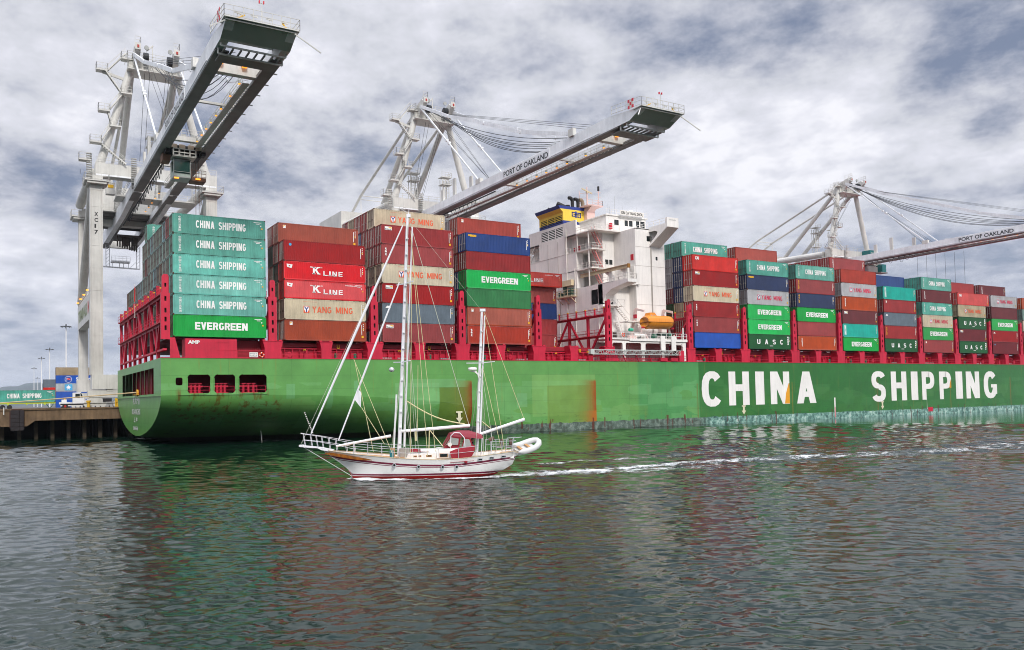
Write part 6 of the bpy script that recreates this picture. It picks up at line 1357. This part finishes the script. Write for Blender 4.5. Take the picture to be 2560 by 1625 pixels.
# dodger with bimini
mb = MB(); 
def arch(x, w, zt, zb, n=9): return [(x, -w*math.cos(t), zb+(zt-zb)*math.sin(t)**.6) for t in np.linspace(0, math.pi, n)]
def loft(mb, A): 
    n = len(A[0]); mb.add([p for a in A for p in a], [(i*n+j, i*n+j+1, (i+1)*n+j+1, (i+1)*n+j) for i in range(len(A)-1) for j in range(n-1)])
loft(mb, [arch(2.35, 1.15, 3.12, 2.9), arch(3.0, 1.25, 3.3, 2.85), arch(3.8, 1.25, 3.28, 2.78), arch(4.65, 1.2, 3.0, 2.68)]); yb(mb, 'bimini', canvt, smooth=True)
mb = MB(); loft(mb, [[(1.85, -.9, 2.1), (1.85, 0, 2.25), (1.85, .9, 2.1)], [(2.35, -1.1, 2.95), (2.35, 0, 3.12), (2.35, 1.1, 2.95)]]); mb.mi = 1
for a, b in ((-.8, -.1), (.1, .8)): mb.add([(1.91, a, 2.26), (1.91, b, 2.26), (2.29, b, 2.9), (2.29, a, 2.9)], [(0,1,2,3)])
mb.mi = 0; mb.add([(1.85, -.92, 2.08), (2.9, -1.22, 1.95), (3.05, -1.28, 2.85), (2.35, -1.15, 2.95)], [(0,1,2,3)]); mb.mi = 1; mb.add([(2.0, -1.02, 2.3), (2.85, -1.27, 2.3), (2.9, -1.29, 2.75), (2.35, -1.18, 2.85)], [(0,1,2,3)])
mb.mi = 0; mb.add([(3.05, -1.28, 2.0), (4.0, -1.28, 1.95), (3.75, -1.26, 2.8), (3.3, -1.28, 2.85)], [(0,1,2,3)]); mb.mi = 1; mb.add([(3.15, -1.3, 2.15), (3.85, -1.3, 2.12), (3.65, -1.3, 2.7), (3.35, -1.3, 2.72)], [(0,1,2,3)])
yb(mb, 'dodger', [canv, clear])
mb = MB(); loft(mb, [[(2.35, -1.75, 1.32), (2.25, -1.72, 1.6), (2.2, -1.6, 1.86), (2.6, -1.4, 2.0)], [(2.9, -1.86, 1.36), (2.85, -1.82, 1.65), (2.9, -1.72, 1.92), (3.0, -1.5, 2.1)], [(3.4, -1.9, 1.4), (3.5, -1.86, 1.75), (3.6, -1.75, 2.1), (3.6, -1.5, 2.2)], [(3.75, -1.8, 1.5), (3.95, -1.78, 1.85), (4.0, -1.7, 2.25), (3.9, -1.5, 2.3)]]); yb(mb, 'weather_cloth', canv, smooth=True)
mb = MB(); mb.path([(2.3, -1.18, 2.0), (2.35, -1.18, 2.95), (2.6, -1.25, 3.2), (3.0, -1.28, 3.15), (3.3, -1.3, 2.8), (3.35, -1.32, 1.8)], .03, 5); mb.path([(4.6, -1.2, 2.75), (4.5, -1.3, 1.6)], .03, 5); yb(mb, 'dodger_frame', mast_w)
# masts (raked), booms, furled sails
mb = MB(); mb.tube((-1.34, 0, 1.5), (-.42, 0, 19.1), .14, .095, 12); mb.box(-.5, -.2, -.1, .1, 19.0, 19.25); mb.tube((-.95, 0, 2.2), (-.08, 0, 18.3), .07, .05, 8)
mb.tube((-1.75, 0, 1.5), (-1.45, 0, 6.0), .07, .07, 6); mb.tube((-.35, 0, 19.1), (-.3, 0, 19.7), .02, .02, 4); mb.beam((-.35, 0, 19.3), (-1.0, 0, 19.7), .02)
for k in range(14): z = 2.4+k*1.15; x = -1.34+.92*(z-1.5)/17.6; mb.box(x-.05, x+.12, -.24, -.12, z, z+.08)
yb(mb, 'main_mast', mast_w)
mb = MB(); mb.tube((4.35, 0, 1.7), (4.95, 0, 12.1), .115, .085, 10); mb.tube((4.62, 0, 2.8), (5.15, 0, 11.7), .07, .05, 8); mb.box(4.8, 5.2, -.1, .1, 12.0, 12.2)
for k in range(8): z = 2.8+k*1.1; x = 4.35+.6*(z-1.7)/10.4; mb.box(x-.04, x+.1, -.18, -.08, z, z+.07)
yb(mb, 'mizzen_mast', mast_w)
mb = MB(); mb.tube((-1.15, 0, 3.32), (3.88, 0, 3.62), .11, .13, 10); yb(mb, 'main_boom', mast_w)
mb = MB(); mb.tube((4.6, 0, 2.98), (7.95, 0, 4.0), .1, .12, 10); yb(mb, 'mizzen_boom', mast_w)
mb = MB(); mb.tube((-5.85, 0, 2.35), (-1.9, 0, 3.0), .08, .11, 10); yb(mb, 'staysail_boom', mast_w)
mb = MB(); A = Vector((-7.65, 0, 3.3)); B = Vector((-.78, 0, 18.4)); 
for i in range(12): mb.tube(A.lerp(B, i/12), A.lerp(B, (i+1)/12), .04+.055*math.sin(math.pi*(i+.2)/12.4), .04+.055*math.sin(math.pi*(i+1.2)/12.4), 8)
yb(mb, 'furled_jib', mast_w)
mb = MB(); A = Vector((-5.7, 0, 2.75)); B = Vector((-1.1, 0, 14.2))
for i in range(10): mb.tube(A.lerp(B, i/10), A.lerp(B, (i+1)/10), .04+.035*math.sin(math.pi*(i+.2)/10.4), .04+.035*math.sin(math.pi*(i+1.2)/10.4), 8)
mb.add([(-4.5, -.05, 5.7), (-4.05, -.05, 5.1), (-4.0, -.05, 6.2), (-4.2, -.05, 6.4)], [(0,1,2,3)]); yb(mb, 'furled_staysail', mast_w)
mb = MB()
for z, y1, x, dx in ((8.35, 1.15, -1.02, .0), (14.1, .95, -.7, 0)):
    for sg in (-1, 1): mb.beam((x, 0, z), (x+sg*-.55, sg*y1, z+.05), .07)
for sg in (-1, 1): mb.beam((4.75, 0, 8.2), (4.75-sg*-1.0*0+sg*-.9, sg*.95, 8.25), .06)
yb(mb, 'spreaders', mast_w)
# rigging
mb = MB(); H1 = (-.45, 0, 18.6)
for sg in (-1, 1):
    mb.path([(-.95, sg*1.9, 1.5), (-.75, sg*1.1, 8.35), (-.5, sg*.9, 14.1), (-.42, 0, 18.8)], .016, 4)
    for x in (-1.9, -.4): mb.path([(x, sg*1.88, 1.5), (-1.0, 0, 8.3)], .014, 4)
    mb.path([(0, sg*1.95, 1.5), (-.7, 0, 14.0)], .014, 4)
    for x in (4.0, 5.4): mb.path([(x, sg*1.75, 1.6), (4.75, 0, 8.2)], .013, 4)
    mb.path([(4.6, sg*1.75, 1.6), (4.75, sg*.95, 8.2), (4.95, 0, 12.0)], .013, 4)
mb.path([(-.3, 0, 18.8), (3.8, 0, 3.75)], .02, 4); mb.path([(-.3, 0, 18.9), (4.9, 0, 12.1)], .008, 4)
mb.path([(-8.35, 0, 2.6), (-.45, 0, 19.0)], .01, 4)
yb(mb, 'standing_rigging', wirem)
mb = MB()
for a, b in (((-4.5, -.2, 8.6), (-1.9, -1.7, 1.9)), ((-4.45, -.2, 8.5), (-3.2, -1.6, 2.0)), ((-4.0, -.1, 5.1), (-2.4, -1.7, 2.5)), ((-.2, -.1, 18), (.6, -1.9, 1.6)), ((-.2, 0, 17.5), (1.2, -1.5, 1.9)), ((5.1, 0, 12), (7.9, 0, 4.05)), ((5.1, 0, 11.7), (6.2, -1.2, 1.9)), ((4.9, 0, 8), (6.0, -1.2, 1.8)), ((-.2, -.1, 15), (-.6, -1.9, 1.8)), ((.15, -.1, 8.1), (0, -.5, 3.4))):
    mb.path([a, b], .018, 4)
a = Vector((-.85, 0, 5.6)); b = Vector((3.5, 0, 3.75)); mb.path([a.lerp(b, i/10)-Vector((0, 0, .35*math.sin(math.pi*i/10))) for i in range(11)], .045, 5)
a = Vector((4.8, 0, 3.9)); b = Vector((5.5, 0, 3.3)); mb.path([a, b], .03, 4); mb.path([(.9, 0, 3.4), (.8, -.6, 2.0)], .03, 4); mb.path([(.9, 0, 3.4), (1.8, -.9, 2.2)], .03, 4); mb.path([(-.1, 0, 3.3), (-.1, -.1, 2.6)], .06, 5)
yb(mb, 'running_rigging', ropem)
mb = MB(); mb.lathe([(.01, 0), (.3, .02), (.33, .12), (.3, .22), (.01, .26)], 4.15, -.1, 14, 7.65); mb.prism([(3.95, 7.6), (4.4, 7.65), (4.62, 7.3), (4.62, 6.9), (4.5, 7.35), (4.3, 7.52)], 'y', -.2, .0); yb(mb, 'radar_dome', yw)
mb = MB(); mb.lathe([(.01, 0), (.16, .06), (.2, .18), (.16, .3), (.01, .36)], -1.8, -1.0, 12, 7.6); yb(mb, 'radar_reflector', steel)
mb = MB(); mb.box(-1.95, -1.65, -.75, -.4, 1.5, 2.15); mb.mi = 1; mb.tube((-1.9, -.9, 1.5), (-1.9, -.9, 2.0), .15, .15, 10); mb.mi = 2; mb.box(-1.3, -.6, -.6, .2, 1.5, 2.1); yb(mb, 'deck_lockers', [mat('locker_tan', 'b98f6c', .6), mat('bucket_teal', '1c7a86', .6), mat('winch_grey', 'a19a92', .5)])
mb = MB(); mb.tube((2.25, -1.35, 2.35), (2.25, -1.3, 2.35), .15, .15, 10); yb(mb, 'round_speaker', whiter)
mb = MB()
for x in (5.2, 6.0, 6.8): mb.beam((x, -1.35, 1.6), (x, -1.35, 2.5), .045); mb.beam((x, 1.35, 1.6), (x, 1.35, 2.5), .045)
for z in (2.5, 2.15): mb.bpath([(5.2, -1.35, z), (6.9, -1.25, z), (7.1, -.9, z), (7.1, .9, z), (6.9, 1.25, z), (5.2, 1.35, z)], .04)
for x in (6.3, 6.75): mb.bpath([(x, -1.0, 1.7), (x+.15, -1.0, 2.7), (x+.75, -1.0, 2.75)], .05)
for x in (5.7, 6.35): mb.box(x, x+.42, -.9, -.5, 2.0, 2.06); mb.box(x+.36, x+.42, -.9, -.5, 2.06, 2.5)
mb.beam((5.6, 1.0, 1.6), (5.6, 1.0, 3.0), .05); yb(mb, 'stern_rail', steel)
mb = MB()
for x in (5.72, 6.37): mb.box(x, x+.4, -.92, -.48, 2.06, 2.14); mb.box(x+.3, x+.46, -.92, -.48, 2.14, 2.62)
mb.tube((5.15, -.9, 2.55), (5.5, -.9, 2.75), .16, .12, 8); yb(mb, 'cockpit_cushions', mat('cushion_brown', '6b5248', .8))
mb = MB(); mb.tube((2.2, -1.95, 1.12), (3.9, -1.86, 1.2), .02, .02, 4); mb.lathe([(.01, -.1), (.11, -.05), (.11, .05), (.01, .1)], 3.3, -1.95, 10, 1.12); yb(mb, 'fender_ball', canv)
# dinghy on the davits
dg = thing('inflatable_dinghy', 'white inflatable dinghy hanging in davits across the stern of the yacht', 'dinghy', tuple(Vector(yl)+Matrix.Rotation(YRZ, 3, 'Z') @ Vector((7.95, .2, 1.72))), YRZ-R(62)); dg.scale = (.72, .72, .72); dg.rotation_euler = (R(12), R(24), YRZ-R(58))
mb = MB(); vinyl = mat('inflatable_vinyl', 'cfcfcd', .5, dirt=.06)
pt = []
for i in range(29):
    t = i/28*2-1; a = t*math.pi*.5
    y_ = 1.75*math.sin(a)**1 if False else 0
ctr = [(-.62, -1.5, .52), (-.62, -.9, .42), (-.62, -.2, .38), (-.62, .5, .42), (-.55, 1.0, .5), (-.38, 1.4, .6), (-.1, 1.62, .68), (.2, 1.62, .68), (.48, 1.4, .6), (.65, 1.0, .5), (.72, .5, .42), (.72, -.2, .38), (.72, -.9, .42), (.72, -1.5, .52)]
cs = [Vector(c) for c in ctr]; rr_ = [.05]+[.29]*12+[.05]; vs = []; nn = 12
for i, c in enumerate(cs):
    d = (cs[min(i+1, 13)]-cs[max(i-1, 0)]).normalized(); e = d.cross(Vector((0,0,1))).normalized(); g_ = e.cross(d)
    for k in range(nn): th = 2*math.pi*k/nn; vs.append(c+e*(rr_[i]*math.cos(th))+g_*(rr_[i]*math.sin(th)))
mb.add(vs, [(i*nn+k, i*nn+(k+1) % nn, (i+1)*nn+(k+1) % nn, (i+1)*nn+k) for i in range(13) for k in range(nn)])
mb.build('inflated_tube', vinyl, dg, world=False, smooth=True)
mb = MB(); mb.prism([(-.5, .15), (-.35, -.12), (.1, -.2), (.6, .0), (.65, .3), (-.5, .3)], 'y', -1.2, 1.1); mb.mi = 1; mb.box(-.3, .5, -.9, -.6, .45, .52); mb.box(-.3, .5, .1, .4, .45, .52); mb.build('floor', [vinyl, teak], dg, world=False)
# the person under the bimini
pr = thing('person', 'person in a dark jacket steering in the shade of the maroon bimini', 'person', tuple(Vector(yl)+Matrix.Rotation(YRZ, 3, 'Z') @ Vector((4.0, -.55, 1.3))), YRZ)
def skinned(name, verts, edges, radii, m, par, root=0):
    me = bpy.data.meshes.new(name); me.from_pydata(verts, edges, []); o = bpy.data.objects.new(name, me); COL.objects.link(o)
    md = o.modifiers.new('skin', 'SKIN'); md.use_smooth_shade = True; sb = o.modifiers.new('sub', 'SUBSURF'); sb.levels = sb.render_levels = 1
    for i, r in enumerate(radii): me.skin_vertices[0].data[i].radius = (r, r)
    me.skin_vertices[0].data[root].use_root = True
    dg_ = bpy.context.evaluated_depsgraph_get(); dg_.update(); nm = bpy.data.meshes.new_from_object(o.evaluated_get(dg_)); o.modifiers.clear(); o.data = nm; nm.materials.clear(); nm.materials.append(m); o.parent = par; return o
V = [(0,0,.5),(0,0,.75),(0,0,1.0),(0,0,1.12),(0,0,1.3),(0,0,1.4),(0,-.2,1.02),(-.15,-.26,.78),(-.4,-.2,.82),(-.48,-.19,.83),(0,.2,1.02),(-.15,.26,.78),(-.4,.2,.82),(-.48,.19,.83),(0,-.1,.45),(-.42,-.12,.48),(-.45,-.12,.05),(-.6,-.12,.02),(0,.1,.45),(-.42,.12,.48),(-.45,.12,.05),(-.6,.12,.02)]
E_ = [(0,1),(1,2),(2,3),(3,4),(4,5),(2,6),(6,7),(7,8),(8,9),(2,10),(10,11),(11,12),(12,13),(0,14),(14,15),(15,16),(16,17),(0,18),(18,19),(19,20),(20,21)]
RR = [.15,.14,.14,.055,.1,.085,.07,.05,.035,.03,.07,.05,.035,.03,.09,.065,.045,.035,.09,.065,.045,.035]
skinned('body', V, E_, RR, mat('jacket_dark', '3b3f4a', .8), pr)
mb = MB(); mb.lathe([(.01, 0), (.075, .02), (.1, .1), (.1, .18), (.07, .24), (.01, .27)], -.02, 0, 10, 1.16); mb.mi = 1; mb.lathe([(.105, .17), (.108, .22), (.07, .28), (.01, .3)], 0, 0, 10, 1.16); mb.box(-.22, -.06, -.07, .07, 1.33, 1.345); mb.mi = 0; mb.box(-.14, -.1, -.015, .015, 1.24, 1.29); mb.build('head', [mat('skin', 'c08a6c', .6), mat('cap_grey', '6a6f72', .8)], pr, world=False)
# ---------------------------------------------------------------- water
wm = bpy.data.materials.new('harbour_water'); wm.use_nodes = True; t = wm.node_tree; b = t.nodes['Principled BSDF']
b.inputs['Base Color'].default_value = (.003, .015, .009, 1); b.inputs['Specular Tint'].default_value = (.88, 1, .95, 1); b.inputs['Roughness'].default_value = .015; b.inputs['IOR'].default_value = 1.34
g = N(t, 'ShaderNodeNewGeometry').outputs['Position']
mr = N(t, 'ShaderNodeMapping'); mr.inputs['Rotation'].default_value = (0, 0, R(24)); t.links.new(g, mr.inputs[0])
mp = N(t, 'ShaderNodeMapping'); mp.inputs['Scale'].default_value = (.75, 1.7, 1); t.links.new(mr.outputs[0], mp.inputs[0])
na = noise(t, mp.outputs[0], 1.6, 5, .6, .3); nb = noise(t, mp.outputs[0], 6., 3, .6, .3); nc = noise(t, g, .05, 3, .5)
hh = mth(t, 'ADD', mth(t, 'MULTIPLY', na.outputs[0], .006), mth(t, 'MULTIPLY', nb.outputs[0], .004))
bp = N(t, 'ShaderNodeBump'); bp.inputs['Strength'].default_value = 1.; bp.inputs['Distance'].default_value = 1.
t.links.new(mth(t, 'MULTIPLY', hh, mth(t, 'ADD', .35, mth(t, 'MULTIPLY', nc.outputs[0], 1.0))), bp.inputs['Height']); t.links.new(bp.outputs[0], b.inputs['Normal'])
rw = np.random.RandomState(4); WV = []
for k in range(210):
    lam = 10**rw.uniform(-.66, .72); th = R(rw.normal(243, 40)); WV.append((2*math.pi/lam*math.cos(th), 2*math.pi/lam*math.sin(th), lam/6.283, rw.uniform(0, 6.28), lam))
LAMS = np.array([w[4] for w in WV])
def wz(x, y):
    x = np.asarray(x, float); y = np.asarray(y, float); z = np.zeros_like(x); r = np.hypot(x, y)
    lmin = .17+r*r/4463*.4
    rr_ = np.linspace(5, 200, 60); W2 = np.array([np.sum(np.clip(LAMS/(.17+q*q/4463*.4)-.8, 0, 1)**2*np.clip(1.9-LAMS/(.24+q*.027), .1, 1)**2) for q in rr_])
    nf = np.interp(r, rr_, (RMS+np.clip(.055-.0011*rr_, -.015, .05))/np.sqrt(W2/2)); lmax = .24+r*.027
    for kx, ky, a, p, lam in WV:
        z += a*np.clip(lam/lmin-.8, 0, 1)*np.clip(1.9-lam/lmax, .1, 1)*np.sin(kx*x+ky*y+p)
    q = .95+.3*np.sin(x*.11+y*.05+1)*np.sin(y*.13-x*.04)+.25*np.sin(x*.31-y*.23)*np.sin(y*.37+x*.07)
    yc = np.interp(x, [20, 32, 48, 60, 78, 92, 165], [50, 47.6, 46.6, 45, 40.8, 40.5, 38]); wk = np.exp(-((y-yc)/(1.2+.045*np.clip(x-30, 0, 99)))**2)*np.clip((x-24)/10, 0, 1)
    y2 = np.interp(x, [30, 45, 62, 80, 165], [54, 53.4, 55, 58, 70]); wk = wk+.6*np.exp(-((y-y2)/1.6)**2)*np.clip((x-32)/8, 0, 1)
    return z*(q+.95*wk)*nf
RMS = .108
def fadez(x, y): return wz(x, y)*np.clip((165-np.hypot(x, y))/25, 0, 1)
def polar(r0, r1, nr, t0, t1, nt_, name, m):
    rs = r0*(r1/r0)**np.linspace(0, 1, nr); ts = np.linspace(R(t0), R(t1), nt_); Tg, Rg = np.meshgrid(ts, rs); Xg = Rg*np.sin(Tg); Yg = Rg*np.cos(Tg); Z = fadez(Xg, Yg)
    nx, ny = nt_, nr; me = bpy.data.meshes.new(name); me.vertices.add(nx*ny); me.vertices.foreach_set('co', np.stack([Xg, Yg, Z], -1).ravel())
    i = np.arange((nx-1)*(ny-1)); r_, c = i//(nx-1), i % (nx-1); a = r_*nx+c; q = np.stack([a, a+nx, a+nx+1, a+1], -1).ravel()
    me.loops.add(len(q)); me.loops.foreach_set('vertex_index', q); me.polygons.add(len(i)); me.polygons.foreach_set('loop_start', np.arange(0, len(q), 4)); me.polygons.foreach_set('loop_total', np.full(len(i), 4)); me.polygons.foreach_set('use_smooth', np.ones(len(i), dtype=bool)); me.update()
    o = bpy.data.objects.new(name, me); COL.objects.link(o); me.materials.append(m)
    # flat skirt out to the horizon on both sides and behind
    return o, list(zip(Xg[-1], Yg[-1]))
wo, rim = polar(9, 165, 1000, -38, 88, 1050, 'water', wm)
tag(wo, 'dark green rippled harbour water', None, None, 'structure')
mb = MB(); T0, T1 = R(-38), R(88); n = 90
tt = [T0+(T1-T0)*i/n for i in range(n+1)]
mb.add([(165*math.sin(a), 165*math.cos(a), 0) for a in tt]+[(6000*math.sin(a), 6000*math.cos(a) if math.cos(a)*6000 < 400 else 400, 0) for a in tt], [(i, i+n+1, i+n+2, i+1) for i in range(n)])
t2 = [T1+(2*math.pi-(T1-T0))*i/n for i in range(n+1)]
mb.add([(0, 0, 0)]+[(6000*math.sin(a), 6000*math.cos(a), 0) for a in t2], [(0, i+1, i+2) for i in range(n)])
mb.add([(0, 0, 0)]+[(9*math.sin(a), 9*math.cos(a), 0) for a in tt], [(0, i+1, i+2) for i in range(n)])
tag(mb.build('water', wm), 'dark green harbour water farther out', None, None, 'structure')
# foam
fm = bpy.data.materials.new('foam'); fm.use_nodes = True; t = fm.node_tree; b = t.nodes['Principled BSDF']; b.inputs['Base Color'].default_value = (.85, .88, .88, 1); b.inputs['Roughness'].default_value = .7
g = N(t, 'ShaderNodeNewGeometry').outputs['Position']; at = N(t, 'ShaderNodeAttribute'); at.attribute_name = 'dens'
mp = N(t, 'ShaderNodeMapping'); mp.inputs['Rotation'].default_value = (0, 0, -YRZ); mp.inputs['Scale'].default_value = (.7, 1.3, 1); t.links.new(g, mp.inputs[0])
n = noise(t, mp.outputs[0], 4.2, 7, .8, .2)
n2_ = noise(t, mp.outputs[0], .7, 3, .6, .2)
al = mth(t, 'DIVIDE', mth(t, 'SUBTRACT', mth(t, 'ADD', mth(t, 'ADD', mth(t, 'MULTIPLY', n.outputs[0], 1.0), mth(t, 'MULTIPLY', mth(t, 'SUBTRACT', n2_.outputs[0], .5), .9)), mth(t, 'SUBTRACT', at.outputs['Fac'], .5)), .36), .2, clamp=True); al = mth(t, 'MULTIPLY', al, .8); t.links.new(al, b.inputs['Alpha'])
def foam(name, label, pts, nv=14, lift=.06):
    """pts: centre x,y, half width, density"""
    nseg = (len(pts)-1)*26; P_ = np.array(pts); tt = np.linspace(0, len(pts)-1, nseg+1); cx = np.interp(tt, range(len(pts)), P_[:, 0]); cy = np.interp(tt, range(len(pts)), P_[:, 1]); w = np.interp(tt, range(len(pts)), P_[:, 2]); dn = np.interp(tt, range(len(pts)), P_[:, 3])
    tx = np.gradient(cx); ty = np.gradient(cy); L = np.hypot(tx, ty); nx, ny = -ty/L, tx/L
    vs = []; ds = []
    U = np.linspace(-1, 1, nv+1)[None, :]; XX = cx[:, None]+nx[:, None]*w[:, None]*1.5*U; YY = cy[:, None]+ny[:, None]*w[:, None]*1.5*U; ZZ = fadez(XX, YY)+lift
    vs = np.stack([XX, YY, ZZ], -1).reshape(-1, 3).tolist(); ds = (dn[:, None]*(1-np.abs(U)**1.5)).ravel().tolist()
    me = bpy.data.meshes.new(name); me.from_pydata(vs, [], [(i*(nv+1)+j, i*(nv+1)+j+1, (i+1)*(nv+1)+j+1, (i+1)*(nv+1)+j) for i in range(nseg) for j in range(nv)])
    a = me.attributes.new('dens', 'FLOAT', 'POINT'); a.data.foreach_set('value', ds); me.materials.append(fm); o = bpy.data.objects.new(name, me); COL.objects.link(o); tag(o, label, None, None, 'stuff')
YM = Matrix.Rotation(YRZ, 3, 'Z')
def yw_(x, y): p = Vector(yl)+YM @ Vector((x, y, 0)); return p.x, p.y
foam('bow_wave', 'white foam along the near waterline of the yacht', [(*yw_(-5.1, -.1), .3, .75), (*yw_(-4.2, -1.0), .6, .8), (*yw_(-2.5, -2.0), .75, .66), (*yw_(0, -2.5), .7, .52), (*yw_(3, -2.4), .7, .5), (*yw_(5.5, -2.0), 1.0, .56), (*yw_(7.5, -1.0), 1.3, .58)])
foam('bow_wave', 'thin foam on the far side of the yacht bow', [(*yw_(-4.9, .2), .2, .6), (*yw_(-3, 1.6), .3, .5), (*yw_(0, 2.3), .3, .3)])
foam('wake_foam', 'white wake trailing behind the yacht toward the right', [(*yw_(6.0, -.8), .9, .58), (*yw_(8.5, -.6), 1.9, .52), (*yw_(12, -.3), 2.5, .46), (*yw_(17, .6), 2.8, .4), (*yw_(24, 2.5), 3, .34)])
foam('wake_foam', 'broken white wake line stretching right across the harbour water', [(32.5, 47.6, .9, .5), (38, 46.6, 1.2, .46), (48, 46.6, 1.6, .42), (54, 46.2, 2.1, .42), (60, 45, 2.5, .4), (67, 42.6, 2.8, .4), (78, 40.8, 3.2, .38), (92, 40.5, 3.8, .37), (120, 40, 5, .34)])
foam('wake_foam', 'faint second line of foam beyond the wake', [(36, 54.3, .9, .36), (45, 53.6, 1.4, .38), (52, 52.5, 1.6, .34), (62, 54, 2, .28), (76, 57, 2, .22)])
foam('wake_foam', 'patchy foam in front of the white hull letters', [(62, 49, 1.5, .22), (72, 48, 2.2, .3), (84, 47, 3, .28), (100, 47, 4, .26)])
foam('outfall_foam', 'patch of foam where water falls from the ship side', [(31, 112.3, .5, .5), (33, 111, .5, .6), (36, 110.4, .4, .4)])
mb = MB(); mb.tube((32.6, 111.4, 0), (32.45, 112.4, 4.2), .05, .03, 5); mb.build('outfall_jet', whiter, ship)
# ---------------------------------------------------------------- air
hz_m = bpy.data.materials.new('air'); hz_m.use_nodes = True; t = hz_m.node_tree; t.nodes.clear(); o_ = N(t, 'ShaderNodeOutputMaterial'); v_ = N(t, 'ShaderNodeVolumePrincipled')
v_.inputs['Color'].default_value = (.80, .88, 1, 1); v_.inputs['Density'].default_value = .00006; v_.inputs['Anisotropy'].default_value = .2; t.links.new(v_.outputs[0], o_.inputs['Volume'])
mb = MB(); mb.box(-7000, 10000, -900, 9500, -14, 330); tag(mb.build('haze', hz_m), 'thin bluish air that fades the far hills', None, None, 'stuff')
S.cycles.volume_bounces = 0; S.cycles.volume_max_steps = 64
